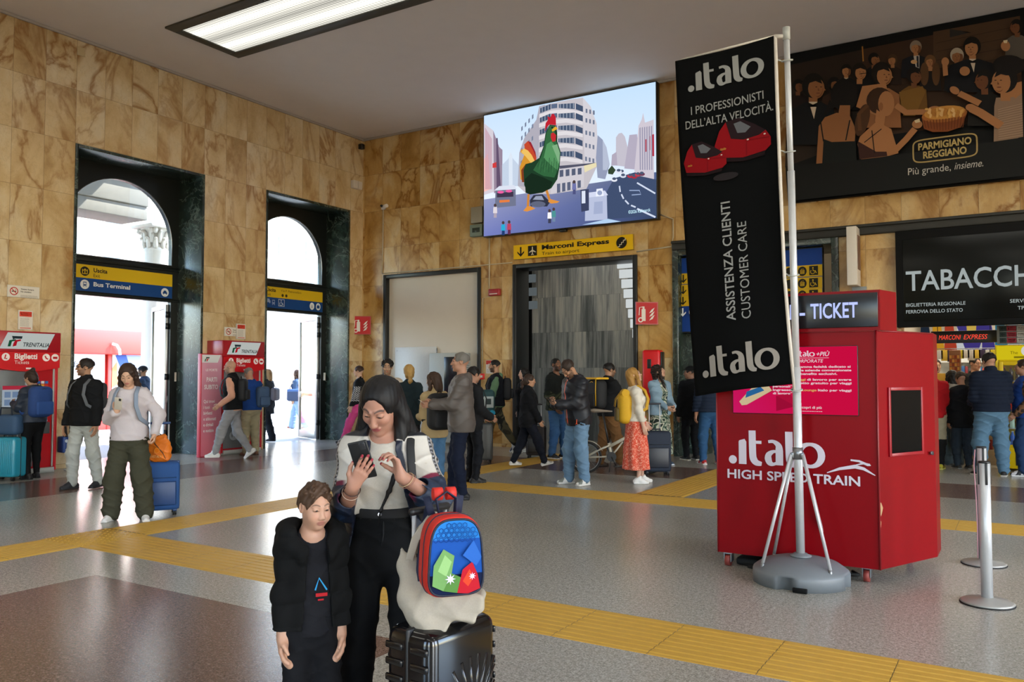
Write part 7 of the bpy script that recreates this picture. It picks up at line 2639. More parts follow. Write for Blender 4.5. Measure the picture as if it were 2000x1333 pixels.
m = MB().use(mat('bag_dark_strap', '#2a2a30', .7)); m.tube([(-.1, .02, .26), (-.03, .12, .45), (.06, .16, .45), (.1, .02, .26)], .01, 6); m.obj('strap', parent=t)
loc, phi = (-17.86, 17.10), 88
fg = Fig(1.68, fem=True, head=(0, 0, 0), hR=(.22, .15, .95), fR=(.10, .16, 0), fL=(-.10, -.30, .05), pL=25)
person('person in pale blue wide jeans walking outside, cut by the second glass door', loc, phi, fg, '#a8846a', ('long', '#3a2a20'), dict(c='#3c5270', g=.02, hem=-.02), None, dict(c='#86a2c4', g=.014, gk=.04, gh=.075), ('#8a4a38', '#a0644e'))
t = thing('shoulder_bag', 'dark blue bag carried outside beyond the second door', 'bag', at_person(loc, phi, (-.20, .02, .80)), math.radians(31.68 + phi))
m = MB().use(mat('bag_navy_big', '#2c3c5c', .7)); m.box((0, 0, .17), (.16, .42, .34), .07, seg=4); m.use(mat('bag_blue_top', '#3f5f94', .7)); m.box((0, 0, .30), (.17, .40, .10), .04, seg=3); m.obj('main_bag', parent=t)
m = MB().use(mat('bag_dark_strap', '#2a2a30', .7)); m.tube([(0, -.15, .3), (.10, -.05, .62), (.10, .05, .62), (0, .15, .3)], .012, 6); m.obj('strap', parent=t)

# bald man walking past the pink advert
loc, phi = (-12.40, 10.28), 95
fg = Fig(1.79, head=(4, 6, 0), lean=2, hL=(-.22, .16, .98), hR=(.20, .06, .95), fL=(-.09, .28, 0), fR=(.10, -.30, .07), pR=38, yL=4, yR=-4, build=1.05)
person('bald bearded man in black vest, peach sleeves and grey joggers walking to the left', loc, phi, fg, '#b58a72', ('bald', '#000000'), dict(c='#c9947c', g=.018, hem=-.06, n='shirt'),
       dict(c='#111214', g=.034, hem=-.04, sleeve=0, collar=.03), dict(c='#8f9094', g=.016, gk=.026, gh=.02, fold=.014), ('#d8d8d6', '#dedcd8'), '#3a2a22', ('#6a5a52', .7), mat('specs_red', '#a8302c', .35))
backpack('black backpack on the bald walking man', loc, phi, fg, '#15161a', .29, .15, .42, .10, gap=.15)

# man in the blue sweater at the second machine
loc, phi = (-12.70, 10.98), 48
fg = Fig(1.68, head=(4, 26, 0), lean=4, hR=(.10, .30, 1.12), hL=(-.10, .32, 1.14), fR=(.12, .02, 0), fL=(-.11, -.02, 0), build=1.06)
person('grey-haired man in a blue sweater and khaki trousers using the ticket machine between the doors', loc, phi, fg, '#b58a72', ('short', '#7d7a76', .7), dict(c='#1c3f80', g=.026, hem=-.03, n='sweater'), None, dict(c='#9a9074', g=.020, gk=.030, gh=.034, fold=.014), ('#6a4a36', '#4a3428'))
backpack('grey-blue backpack hanging from one shoulder of the man in the blue sweater', loc, phi, fg, '#39506e', .27, .15, .40, .02, straps=(1,), gap=.13, dx=.16, trim='#1c2430')

# black top, pink trousers, by the corner
loc, phi = (-12.45, 13.75), 92
fg = Fig(1.72, head=(0, 0, 0), hL=(-.20, .14, .86), fL=(-.10, .34, 0), fR=(.09, -.20, 0), yL=2)
def sleeve_print(V):
    C = np.tile(lin('#131417'), (len(V), 1))
    w = (V[:, 0] < -.17) & (V[:, 2] > .98) & (V[:, 2] < 1.3) & (np.sin(V[:, 2] * 230) * np.cos(V[:, 1] * 120 + V[:, 2] * 90) > .1)
    C[w] = lin('#b9b9bc'); return C
person('person in a black top with printed sleeves and pink trousers, near the wall corner', loc, phi, fg, '#c09a82', ('short', '#3a2820', 1.1), dict(c=sleeve_print, g=.022, hem=-.05), None, dict(c='#c2447c', g=.014, gk=.03, gh=.03), ('#17181c', '#202124'))

# man with curls and round glasses
loc, phi = (-8.77, 10.36), 184
fg = Fig(1.76, head=(0, 2, 0), hR=(.16, .25, 1.05), hL=(-.16, .25, 1.05))
person('curly dark-haired man with round glasses in a beige jacket, facing the camera', loc, phi, fg, '#b18a6e', ('curly', '#17120f', 1.1), dict(c='#b5a692', g=.034, hem=-.1, collar=.01, open=.05), None, dict(c='#2c2e36', g=.012), ('#3a3a3a', '#cccccc'), '#17120f', ('#2a1d15', .35), 'frame', inner=dict(c='#6a2c34', g=.014, hem=-.02))
# blonde with a ponytail
loc, phi = (-8.05, 10.02), 8
fg = Fig(1.68, fem=True, head=(10, 0, 0), hR=(.17, .22, 1.0), hL=(-.17, .22, 1.0))
person('blonde woman with a ponytail in a dark green top, back to the camera', loc, phi, fg, '#c09a82', ('pony', '#a8834a'), dict(c='#1b272b', g=.026, hem=-.12, collar=-.01), None, dict(c='#1a1c22', g=.01), ('#222222', '#333333'))
# small brown-haired woman
loc, phi = (-6.62, 8.78), 30
fg = Fig(1.56, fem=True, head=(35, 8, 0), hR=(.12, .28, 1.08), hL=(-.12, .28, 1.10), fR=(.10, .05, 0), fL=(-.10, -.03, 0))
person('brown-haired woman in a beige jacket and jeans, hidden behind the man in the grey jacket', loc, phi, fg, '#c09a82', ('long', '#3c2a1e', 1.2, .24), dict(c='#a8916a', g=.032, hem=-.12, collar=.02), None, dict(c='#4d7294', g=.014, gk=.03, gh=.035), ('#d8d6d2', '#dcdad6'))
backpack('large black backpack on the brown-haired woman in the beige jacket', loc, phi, fg, '#141417', .36, .24, .48, .0, gap=.13, pocket='#1c1c20')
# man in the grey hooded jacket
loc, phi = (-6.00, 8.50), 96
fg = Fig(1.80, head=(2, -2, 0), hR=(.05, .34, 1.15), hL=(-.08, .35, 1.14), eL=(-.45, -1, -.5), fR=(.11, .10, 0), fL=(-.11, -.02, 0), yL=8, yR=0, build=1.06)
person('grey-haired man in a grey-brown hooded jacket and navy trousers holding papers', loc, phi, fg, '#a87c64', ('short', '#6a6660', .75), dict(c='#57504c', g=.036, hem=-.12, hood=True, fold=.010, m=M_SATIN), None, dict(c='#141a2c', g=.012, gk=.018, gh=.022, fold=.010), ('#16161a', '#141418'), '#4a4440')
t = thing('ticket_paper', 'small white paper in the hands of the man in the grey jacket', 'paper', at_person(loc, phi, (-.02, .47, 1.20)), math.radians(31.68 + phi))
m = MB().use(M_WHITE); m.box((0, 0, 0), (.08, .13, .002), rot=(.6, 0, .1)); m.obj('sheet', parent=t)
# dark person behind him with a black backpack
loc, phi = (-6.75, 9.85), 300
fg = Fig(1.64, head=(0, 10, 0), hR=(.14, .25, 1.0), hL=(-.14, .25, 1.0))
person('dark-haired person in black, partly hidden behind the man in the grey jacket', loc, phi, fg, '#a87c64', ('short', '#15110f', 1.2), dict(c='#1c1d20', g=.04, hem=-.12, hood=True), None, dict(c='#17191f', g=.014), ('#1a1a1a', '#2a2a2a'))
backpack('black backpack on the person hidden behind the man in the grey jacket', loc, phi, fg, '#101114', .32, .20, .50, .02, gap=.15)
suitcase('dark grey hard suitcase standing behind the man in the grey jacket', (-8.16, 12.15), math.radians(31.68 + 8), .44, .25, .64, '#4a4c4d', True, .12, 6)
t = thing('day_bag', 'teal backpack with white patches resting on the dark grey suitcase', 'backpack', (-8.06, 12.20, .77), math.radians(31.68 + 20))
m = MB().use(mat('bag_teal', '#1d4448', .7, bump=.1)); m.box((0, 0, .26), (.30, .18, .52), .08, seg=5); m.obj('main_bag', parent=t)
m = MB().use(mat('bag_patch', '#a8b0b0', .7)); m.box((0, -.10, .30), (.20, .02, .20), .008); m.use(mat('bag_patch_dark', '#2a3a3c', .7)); m.box((0, -.113, .31), (.10, .012, .10), .006); m.obj('pocket', parent=t)
m = MB().use(mat('cloth_cyan', '#1c8fb0', .7)); m.ell((-.03, -.10, .06), (.12, .05, .07)); m.ell((.07, -.11, .11), (.06, .04, .05)); m.obj('tied_cloth', parent=t)

# man in the green hoodie
loc, phi = (-8.85, 13.72), 96
fg = Fig(1.82, head=(0, 4, 0), hL=(-.22, .20, .86), hR=(.22, -.05, .86), fL=(-.10, .20, 0), fR=(.10, -.38, .09), pR=40, yL=2)
person('bearded man in a green hoodie, black vest and camouflage trousers walking to the left', loc, phi, fg, '#a87c60', ('buzz', '#191412'), dict(c='#5f7a5c', g=.026, hem=-.05, hood=True, n='hoodie'), dict(c='#14161c', g=.045, hem=-.03, sleeve=0),
       dict(c=camo_cols(['#3c3a30', '#57523f', '#2a2a26', '#6a6450']), g=.014, gk=.026, gh=.02), ('#c8c8cc', '#d8d8d8', '', '#2a2c44'), '#191412', ('#191412', .85))
backpack('black backpack on the man in the green hoodie', loc, phi, fg, '#121317', .29, .17, .44, .08, gap=.17)
# pale-faced woman in black
loc, phi = (-8.45, 14.15), 110
fg = Fig(1.66, fem=True, head=(0, 0, 0), hL=(-.20, .1, .85), fL=(-.10, .15, 0), fR=(.1, -.15, 0))
person('woman with long black hair in a black coat behind the walking woman in black', loc, phi, fg, '#c8a08c', ('long', '#120f0e', 1.1), dict(c='#17181b', g=.036, hem=-.2, hood=True), None, dict(c='#15161a', g=.012), ('#c8c8c4', '#d8d8d4'))
# woman in black walking to the right
loc, phi = (-7.02, 11.90), 272
fg = Fig(1.54, fem=True, head=(0, 6, 0), hR=(.20, .22, .84), hL=(-.20, -.1, .86), fR=(.10, .30, .03), fL=(-.10, -.30, 0), pR=-14, yR=-2, build=1.12)
person('woman all in black with white trainers and tied brown hair walking to the right', loc, phi, fg, '#b08468', ('pony', '#33241b', .8), dict(c='#121317', g=.040, hem=-.16, collar=.03), None, dict(c='#12151f', g=.016, gk=.026, gh=.022), ('#c9c6c0', '#d4d2cc', '', '#9a958c'))
suitcase('black-brown cabin suitcase beside the man in the dark hoodie', (-7.74, 13.40), math.radians(31.68 - 12), .36, .24, .54, '#241d1c', False, .40, trim='#181414')
# man in the dark hoodie
loc, phi = (-7.38, 13.53), 232
fg = Fig(1.83, head=(-14, -6, 0), hR=(.20, .12, .92), hL=(-.12, .24, 1.05), fR=(.12, -.02, 0), fL=(-.11, .08, 0), yL=30, yR=-5, build=1.05)
hcam = camo_cols(['#2a2e22', '#3c3f2c', '#1c2018', '#4a4832'], 22)
def hoodie_c(V):
    C = np.tile(lin('#171917'), (len(V), 1)); w = V[:, 2] < 1.22 + .03 * np.sin(30 * V[:, 0]); C[w] = hcam(V)[w]; return C
person('dark-skinned man in a black and camouflage hoodie with blue jeans looking up', loc, phi, fg, '#6f4c38', ('buzz', '#0f0d0c'), dict(c=hoodie_c, g=.034, hem=-.08, hood=True, n='hoodie'), None, dict(c='#33557e', g=.014, gk=.026, gh=.026), ('#141416', '#c8c8c8', '', '#2a2a2e'), '#0f0d0c', ('#0f0d0c', .8))

# man in jeans with his phone
loc, phi = (-5.36, 10.46), 118
fg = Fig(1.78, head=(6, 40, 0), lean=7, hR=(.10, .33, 1.10), hL=(-.05, .36, 1.10), fR=(.14, .06, 0), fL=(-.11, -.04, 0), yL=18, yR=-12, build=1.08)
def navy_jacket(V):
    C = np.tile(lin('#13161f'), (len(V), 1))
    w = (np.abs(V[:, 0] - .012) < .012) & (V[:, 1] > .09) & (V[:, 2] > .86)
    C[w] = lin('#d9552a'); return C
t = person('man in a navy jacket with orange zip and light jeans bent over his phone', loc, phi, fg, '#b08468', ('short', '#2c2019', .8), dict(c=navy_jacket, g=.038, hem=-.10, hood=True, m=M_SATIN, fold=.010), None, dict(c='#65829c', g=.020, gk=.034, gh=.036, fold=.016),
       ('#d4d2cc', '#d8d6d0', '', '#6f746c'), '#2c2019', ('#2c2019', .7), 'frame', hands={'R': dict(d=(-.4, .6, .45), n=(-.2, -.4, .9), curl=.8), 'L': dict(d=(.45, .6, .35), n=(.1, -.4, .9), curl=.8)})
m = MB().use(mat('pull_orange', '#d9552a', .6)); m.tube([(-.19, .14, .93), (-.20, .15, .88), (-.18, .155, .86)], .006, 6); m.tube([(-.20, .15, .88), (-.215, .15, .86)], .006, 6); m.obj('zip_pull', parent=t)
p0 = at_person(loc, phi, np.array([.02, .44, 1.19]))
phone('dark phone in both hands of the man in the navy jacket', p0, rz(31.68 + phi) @ rx(38))

# courier with the black and yellow bag and his bicycle
loc, phi = (-5.95, 12.75), 296
fg = Fig(1.72, head=(-6, 4, 0), hR=(.22, .34, .95), hL=(-.18, .30, .98), fR=(.10, .15, 0), fL=(-.10, -.12, 0), build=1.08)
person('courier in black with brown trousers beside a white bicycle, seen from behind', loc, phi, fg, '#9a7258', ('short', '#14100f', 1.3), dict(c='#141517', g=.042, hem=-.06, collar=.03), None, dict(c='#6a4a2a', g=.022, gk=.036, gh=.034, fold=.015), ('#3a2a22', '#2a2422', 'boot'), '#14100f', ('#14100f', .6), 'frame')
t = backpack('black delivery backpack with yellow lid on the courier', loc, phi, fg, '#141518', .40, .24, .50, .06, gap=.16, trim='#d8a81c')
m = MB().use(mat('lid_yellow', '#d8a81c', .6)); m.box((0, -.01, .515), (.41, .25, .035), .015, seg=3); m.tube([(.17, -.125, .50), (.175, -.135, .30), (.17, -.13, .06)], .012, 6, flat=(.004, .014, (1, 0, 0))); m.obj('lid', parent=t)

def bicycle(label, loc, rot):
    t = thing('bicycle', label, 'bicycle', (loc[0], loc[1], 0), rot)
    fr = mat('bike_white', '#b9b4a4', .35); bk = mat('bike_black', '#17181a', .45)
    for x, nm in ((0, 'wheel'), (.98, 'wheel')):
        m = MB().use(M_RUBBER); n = 32
        m.tube([(x + .235 * math.cos(2 * PI * i / n), 0, .255 + .235 * math.sin(2 * PI * i / n)) for i in range(n)], .020, 8, True)
        m.use(M_STEEL); m.tube([(x + .212 * math.cos(2 * PI * i / n), 0, .255 + .212 * math.sin(2 * PI * i / n)) for i in range(n)], .008, 6, True)
        m.cyl((x, -.04, .255), (x, .04, .255), .022, 12)
        for i in range(16):
            a = 2 * PI * i / 16; m.tube([(x + .02 * math.cos(a + .9), .02 * (-1) ** i, .255 + .02 * math.sin(a + .9)), (x + .21 * math.cos(a), 0, .255 + .21 * math.sin(a))], .0014, 4)
        m.obj('wheel', parent=t)
    m = MB().use(fr)
    m.tube([(.36, 0, .42), (.62, 0, .56), (.86, 0, .66)], [.026, .026, .024], 10)
    for sg in (1, -1): m.tube([(0, sg * .05, .255), (.18, sg * .045, .36), (.36, sg * .03, .44)], .011, 8); m.tube([(0, sg * .05, .255), (.40, sg * .03, .27)], .010, 8); m.tube([(.98, sg * .045, .255), (.93, sg * .03, .56)], .012, 8)
    m.tube([(.40, 0, .27), (.36, 0, .48)], .022, 10); m.tube([(.40, 0, .27), (.58, 0, .50)], .014, 8)
    m.cyl((.89, 0, .56), (.855, 0, .70), .022, 12)
    m.obj('frame', parent=t)
    m = MB().use(fr); m.tube([(.02 + .26 * math.cos(a), 0, .255 + .26 * math.sin(a)) for a in [.4 + i * .2 for i in range(12)]], .012, 8, flat=(.004, .024, (0, 1, 0))); m.obj('mudguard', parent=t)
    m = MB().use(bk); m.tube([(.37, 0, .40), (.27, 0, .95)], .016, 10); m.obj('seat_post', parent=t)
    F = Field(); F.cap((.14, 0, .985), (.40, 0, .975), .065, .022, .02, ((0, 0, 1), 1.9)); V, Q = F.mesh(.007); put_mesh('saddle', [(V, Q)], M_FAB, t, '#8f8478')
    m = MB().use(bk); m.tube([(.855, 0, .70), (.80, 0, 1.02)], .015, 10); m.tube([(.80, -.27, 1.03), (.80, -.08, 1.02), (.80, .08, 1.02), (.80, .27, 1.03)], .012, 8)
    for sg in (1, -1): m.cyl((.80, sg * .17, 1.03), (.80, sg * .28, 1.03), .017, 10)
    m.obj('handlebar', parent=t)
    m = MB().use(bk); m.cyl((.40, -.05, .27), (.40, .05, .27), .03, 14)
    m.lathe([(0, .0), (.075, 0), (.075, .004), (0, .004)], (.40, 0, .27), 20) if False else None
    m.cone((.40, -.052, .27), (.40, -.056, .27), .075, .075, 24)
    m.tube([(.40, -.06, .27), (.47, -.06, .13)], .010, 6); m.tube([(.40, .06, .27), (.33, .06, .41)], .010, 6); m.box((.47, -.10, .125), (.09, .07, .02), .006); m.box((.33, .10, .415), (.09, .07, .02), .006)
    m.obj('cranks', parent=t)
    m = MB().use(M_WHITE); m.box((.72, -.07, .53), (.20, .03, .07), .008, rot=(0, -.5, 0)); m.obj('tag_plate', parent=t)
    m = MB().use(bk); m.tube([(.40, 0, .27), (.36, -.08, .03)], .008, 6); m.obj('kickstand', parent=t)

bicycle('white folding bicycle standing between the man in jeans and the woman in the coral skirt', (-5.86, 11.70), math.radians(31.68 - 4))

# woman in the coral skirt
loc, phi = (-4.73, 11.05), 268
fg = Fig(1.63, fem=True, head=(6, -20, 0), hR=(.215, .10, .83), hL=(-.2, .16, .92), fR=(.09, .02, 0), fL=(-.09, .10, 0))
rngc = np.random.RandomState(3)
def coral(V):
    C = np.tile(lin('#c9503c'), (len(V), 1)); a = np.arctan2(V[:, 1], V[:, 0])
    C[(np.sin(a * 70 + 20 * np.sin(V[:, 2] * 60)) * np.sin(V[:, 2] * 260 + 4 * np.sin(a * 30)) > .35)] = lin('#e0a08a'); return C
person('woman with long fair hair and glasses in a white cardigan and coral patterned skirt', loc, phi, fg, '#c8a08c', ('long', '#9a7238', 1.05, .32), dict(c='#cdc6b8', g=.020, hem=.02, n='cardigan', fold=.012), None, dict(c=coral, skirt=.20, g=.012, r=.25), ('#dcdad6', '#e0deda'), '#8a6a44', None, 'frame', lips='#b0665c')
backpack('mustard yellow rucksack on the woman in the coral skirt', loc, phi, fg, '#c79a16', .32, .20, .44, -.02, gap=.11, pocket='#5a4a1c', trim='#b88c14', roll=True)
suitcase('tall navy fabric suitcase in front of the woman in the denim jacket', (-4.86, 12.12), math.radians(31.68 + 4), .43, .27, .62, '#1b2638', False, .42, trim='#141c2a')
# woman in the denim jacket
loc, phi = (-5.35, 13.54), 206
fg = Fig(1.70, fem=True, head=(50, -18, 0), hR=(.04, .28, 1.02), hL=(-.08, .28, 1.03), eL=(-.5, -.9, -.5), fR=(.09, .0, 0), fL=(-.12, .04, 0))
def leafy(V):
    return camo_cols(['#20302a', '#8f9484', '#2c4438', '#b5b4a2', '#1c2622'], 34, 2)(V)
person('woman with long dark curls in a pale denim jacket and leafy dress, looking up', loc, phi, fg, '#b88e76', ('curlylong', '#231813', 1.25, .30), dict(c='#7f97a8', g=.036, hem=-.05, open=.06, collar=.0, fold=.012), None, dict(c=leafy, skirt=.18, g=.012, r=.24), ('#3a4a5c', '#c8ccd4'), '#231813', inner=dict(c=leafy, g=.014, hem=-.06, sleeve=.3), lips='#a8584e')

# behind the banner
loc, phi = (-4.60, 13.99), 6
fg = Fig(1.75, fR=(.13, -.03, 0), fL=(-.13, .03, 0), build=1.08)
person('person in a navy quilted jacket and jeans with red trainers, hidden by the dark banner', loc, phi, fg, '#a87c64', ('short', '#2a1d15'), dict(c='#1c2638', g=.045, hem=-.02, disp=quilt(.014, .06)), None, dict(c='#2c5076', g=.016, gk=.024, gh=.024), ('#b02a2c', '#dcdcdc', '', '#d8d8d8'))
loc, phi = (-5.15, 14.55), 20
fg = Fig(1.68, head=(60, 0, 0))
person('person in a black cap and black clothes by the green marble jamb, behind the banner', loc, phi, fg, '#8a6450', ('short', '#14100f'), dict(c='#121316', g=.045, hem=-.15, hood=True), None, dict(c='#121418', g=.014), ('#1a1a1a', '#c8c4b8'), hat='#101113')

# customers and staff of the tobacco shop
loc, phi = (-1.26, 15.2), 330
fg = Fig(1.70, head=(0, 10, 0), hR=(.12, .28, 1.10), hL=(-.2, .1, .9), fR=(.10, .05, 0), fL=(-.10, -.05, 0))
def shorts_leg(V):
    C = np.tile(lin('#a39a82'), (len(V), 1)); C[V[:, 2] < .50] = lin('#17181a'); return C
person('man in a red shirt, cap and beige shorts with yellow trainers beside the red booth', loc, phi, fg, '#9a7058', ('short', '#1a1412'), dict(c='#b01820', g=.03, hem=-.06, sleeve=.45, n='shirt'), None, dict(c=shorts_leg, g=.03, gk=.03, gh=.012), ('#a8a02c', '#c8c46a', '', '#6a6a3a'), hat='#2a2c34')
loc, phi = (-1.02, 15.98), 5
fg = Fig(1.60, fem=True, head=(0, 5, 0), hR=(.20, .06, .84))
def two_tone(V):
    C = np.tile(lin('#34505c'), (len(V), 1)); C[(V[:, 2] > 1.30)] = lin('#9a9488'); C[(np.abs(V[:, 0]) > .19) & (V[:, 2] > 1.0)] = lin('#9a9488'); return C
person('dark-haired woman in a teal jacket with pale hood, back turned, in the shop queue', loc, phi, fg, '#b08a70', ('long', '#15110f', 1.15, .20), dict(c=two_tone, g=.045, hem=-.16, hood=True), None, dict(c='#4a5a64', g=.016, gk=.036, gh=.05), ('#3a3a3c', '#8a8a88'))
loc, phi = (-.42, 14.64), 350
fg = Fig(1.86, head=(14, 8, 0), hR=(.16, .24, 1.05), hL=(-.16, .24, 1.05), fR=(.15, .0, 0), fL=(-.14, .02, 0), yL=28, yR=-25, build=1.18)
person('big man in a navy quilted jacket and light jeans, back turned, at the shop', loc, phi, fg, '#a87c64', ('short', '#17120f', 1.2), dict(c='#141c2c', g=.050, hem=-.0, collar=.06, disp=quilt(.016, .065)), None, dict(c='#54748c', g=.030, gk=.042, gh=.036, fold=.018), ('#17181c', '#c4c0b8', '', '#26282c'))
loc, phi = (-.86, 15.55), 358
fg = Fig(1.58, fem=True, head=(0, 14, 0))
person('person in dark clothes standing between the hooded woman and the big man', loc, phi, fg, '#a87c64', ('short', '#3a2c22', 1.2), dict(c='#15171b', g=.04, hem=-.18, hood=True), None, dict(c='#2a3440', g=.016, gk=.03), ('#2a2a2a', '#8a8a88'))
loc, phi = (.02, 14.95), 60
fg = Fig(1.76, head=(0, 0, 0), hL=(-.22, .12, .95), fR=(.10, .0, 0), fL=(-.12, .04, 0), build=1.05)
person('person in a blue vest and dark jeans at the right edge beside the fridge', loc, phi, fg, '#9a7058', ('short', '#2a1d15'), dict(c=camo_cols(['#2a2420', '#6a4a34', '#1c1c1e'], 30), g=.024, hem=-.04, n='shirt'), dict(c='#1d3f86', g=.045, hem=-.04, sleeve=0), dict(c='#1f3558', g=.016, gk=.03, gh=.03), ('#1c2026', '#d8d8d8', '', '#c8c8cc'))
loc, phi = (-.76, 17.75), 188
fg = Fig(1.86, head=(4, 4, 0))
person('shopkeeper in a black shirt and glasses behind the shop counter', loc, phi, fg, '#a87c64', ('buzz', '#1a1412'), dict(c='#131416', g=.02, sleeve=.45, hem=-.05, n='shirt'), None, dict(c='#1c1d22', g=.012), ('#222222', '#333333'), '#1a1412', None, 'frame')
loc, phi = (-1.42, 17.95), 176
fg = Fig(1.82, head=(-6, 4, 0))
person('second shopkeeper with pulled-back hair at the left end of the shop counter', loc, phi, fg, '#b08a70', ('buzz', '#2a1d17'), dict(c='#3a3c44', g=.02, hem=-.05, n='shirt'), None, dict(c='#1c1d22', g=.012), ('#222222', '#333333'))
# ------------------------------------------------------------------ the woman with the phone and the boy, close to the camera
A0 = math.radians(31.68)
def near(lat, depth, z=0.0):
    """point at a sideways offset and distance ahead of where the photographer stood"""
    return (lat * math.cos(A0) - depth * math.sin(A0), lat * math.sin(A0) + depth * math.cos(A0), z)

loc, phi = near(-.535, 3.52), 180
fg = Fig(1.525, fem=True, lean=3, head=(-15, 36, -5), hR=(.092, .345, 1.275), hL=(-.118, .325, 1.315), eR=(.34, -.95, -.6), eL=(-.62, -.4, -.7), fR=(.145, 0, 0), fL=(-.145, .03, 0), build=1.08, hs=1.06)
fg.hj['R'][0] += .02; fg.hj['L'][0] -= .02
k = fg.s
W = thing('person', 'black-haired woman in a white, burgundy and navy track jacket typing on her phone', 'person', loc, A0 + PI)
HP = {'R': dict(d=(-.52, .30, .80), n=(-.05, -.92, .38), fc=((.02, .06, .05), (.04, .12, .10), (.06, .14, .12), (.08, .16, .14)), thumb=.30, spread=1.9),
      'L': dict(d=(.30, .02, .95), n=(.80, .42, -.22), fc=((.75, .70, .35), (.55, .95, .55), (.50, 1.05, .6), (.50, 1.1, .6)), thumb=.75, spread=1.2)}
skinf = face_colour(fg, '#a87b68', '#8f4a48', '#1c1412', None, .22)
def wskin(V):
    C = skinf(V)
    for sd in 'RL':                      # painted nails
        for p0, dr, up in fg.tips[sd]:
            q = V - p0
            w = (np.linalg.norm(q, axis=1) < .0115) & ((q @ (-(up if up is not None else -dr)) > .001)) & (q @ dr > -.006)
            C[w] = lin('#8f1f34')
    E, Wr = fg.el['L'], fg.wr['L']       # tattoo on the forearm
    u = unit(Wr - E); tt = (V - E) @ u / np.linalg.norm(Wr - E)
    rel = V - E - np.outer((V - E) @ u, u)
    w = (tt > .22) & (tt < .42) & (rel[:, 1] > .012) & (np.abs(rel[:, 0]) < .022)
    C[w] = C[w] * .55 + np.array(lin('#5f7a6a')) * .35
    return C
body_mesh(fg, W, wskin, .007, .0026, True, HP, 0.0, M_SKINH, .0026)
eyes(fg, W)
# hair: centre parting, half pulled back, long straight lengths
q, R, c = fg.hs, fg.Rh, fg.hc
P = lambda *v: c + R @ (np.array(v) * q)
r = lambda *v: np.array(v) * q
F = Field()
F.ell(P(0, -.022, .036), r(.088, .106, .096), R, .02)
F.ell(P(0, -.055, -.03), r(.080, .070, .09), R, .03)
F.ell(P(0, .126, .0), r(.078, .092, .126), R, .010, True)
for sg in (1, -1): F.ell(P(sg * .090, -.004, -.014), r(.020, .026, .034), R, .008, True)
F.cap(P(0, .09, .128), P(0, -.02, .138), .006, .004, .012, None, True)     # parting
F.chain([P(.066, -.03, .02), P(.082, -.05, -.06), fg.T(.125, -.06, .50), fg.T(.165, -.01, .38), fg.T(.170, .02, .27)], [.030, .036, .040, .030, .010], .03)
F.chain([P(-.070, -.02, .0), P(-.084, -.02, -.07), fg.T(-.080, .06, .47), fg.T(-.075, .140, .40), fg.T(-.045, .172, .31), fg.T(-.005, .165, .22), fg.T(.012, .150, .14)], [.022, .030, .024, .013, .008, .005, .002], .012)
F.chain([P(-.066, -.05, -.02), fg.T(-.125, -.05, .50), fg.T(-.15, -.08, .36)], [.034, .045, .035], .03)
F.chain([P(0, -.10, .0), fg.T(0, -.13, .46), fg.T(0, -.15, .24)], [.06, .085, .05], .04, (tuple(fg.Rt[:, 1]), 1.7))
garment('hair', F, W, '#0e0c0d', .0045, lambda X, Y, Z: .0014 * np.sin(230 * X + 30 * np.sin(3 * Z)) * np.cos(190 * Y + 6 * Z), (), M_HAIR)
m = MB().use(mat('ear_silver', '#c8c8cc', .25, metal=.9))
for sg in (1, -1):
    for dz in (0, .009):
        e = P(sg * .078, -.008 - dz * .8, -.026 - dz)
        m.tube([e + np.array([0, .006 * math.cos(a), .006 * math.sin(a) - .005]) for a in [i * PI / 5 for i in range(10)]], .0012, 5, True)
    e = P(sg * .078, -.006, -.040); m.ell(e + np.array([0, 0, -.012]), (.0025, .0025, .010), None, 8, 6)
m.obj('earring', parent=W)
# T-shirt
F = Field(); fg.torso(F, .010)
for sd in 'RL': fg.arm(F, sd, .014, .35)
F.ell(fg.T(0, .035, .575), np.array([.074, .085, .070]) * k, fg.Rt, .008, True)
garment('t_shirt', F, W, '#b7b1a6', .006, folds(.005, 4, 1.4), [plane_cut(fg.T(0, 0, .188), -fg.Rt[:, 2])])
# trousers
F = Field()
F.ell(fg.pel, np.array([.192, .142, .15]) * k, fg.Rt, .05)
F.ell(fg.T(0, .007, .165), np.array([.160, .126, .15]) * k, fg.Rt, .05)
for sd, sg in (('R', 1), ('L', -1)):
    F.cap(fg.hj[sd], fg.kn[sd] + np.array([sg * .012, 0, 0]), .114 * k, .100 * k, .04)
    F.cap(fg.kn[sd] + np.array([sg * .012, 0, 0]), fg.an[sd] + np.array([sg * .02, 0, -.04]), .098 * k, .108 * k, .03)
garment('trousers', F, W, '#0d0e10', .008, folds(.009, 2, 1.0), [plane_cut(fg.T(0, 0, .215), fg.Rt[:, 2]), plane_cut((0, 0, .015), (0, 0, -1))])
m = MB().use(mat('waistband', '#131417', .8)); n = 40
m.tube([fg.T(.158 * math.cos(2 * PI * i / n), .007 + .125 * math.sin(2 * PI * i / n), .194) for i in range(n)], .02, 8, True, flat=(.006, .02, (0, 0, 1)))
for a in (.9, 1.25, 1.95, 2.3): m.tube([fg.T(.158 * math.cos(a), .007 + .124 * math.sin(a), .216), fg.T(.159 * math.cos(a), .007 + .125 * math.sin(a), .166)], .004, 6)
m.tube([fg.T(-.012, .128, .18), fg.T(-.012, .134, .10), fg.T(0, .130, .03)], .003, 6)
m.obj('waistband', parent=W)
m = MB().use(MATS['ear_silver']); b = fg.T(.004, .130, .194); m.cyl(b, b + np.array([0, .008, 0]), .008, 14); m.obj('button', parent=W)
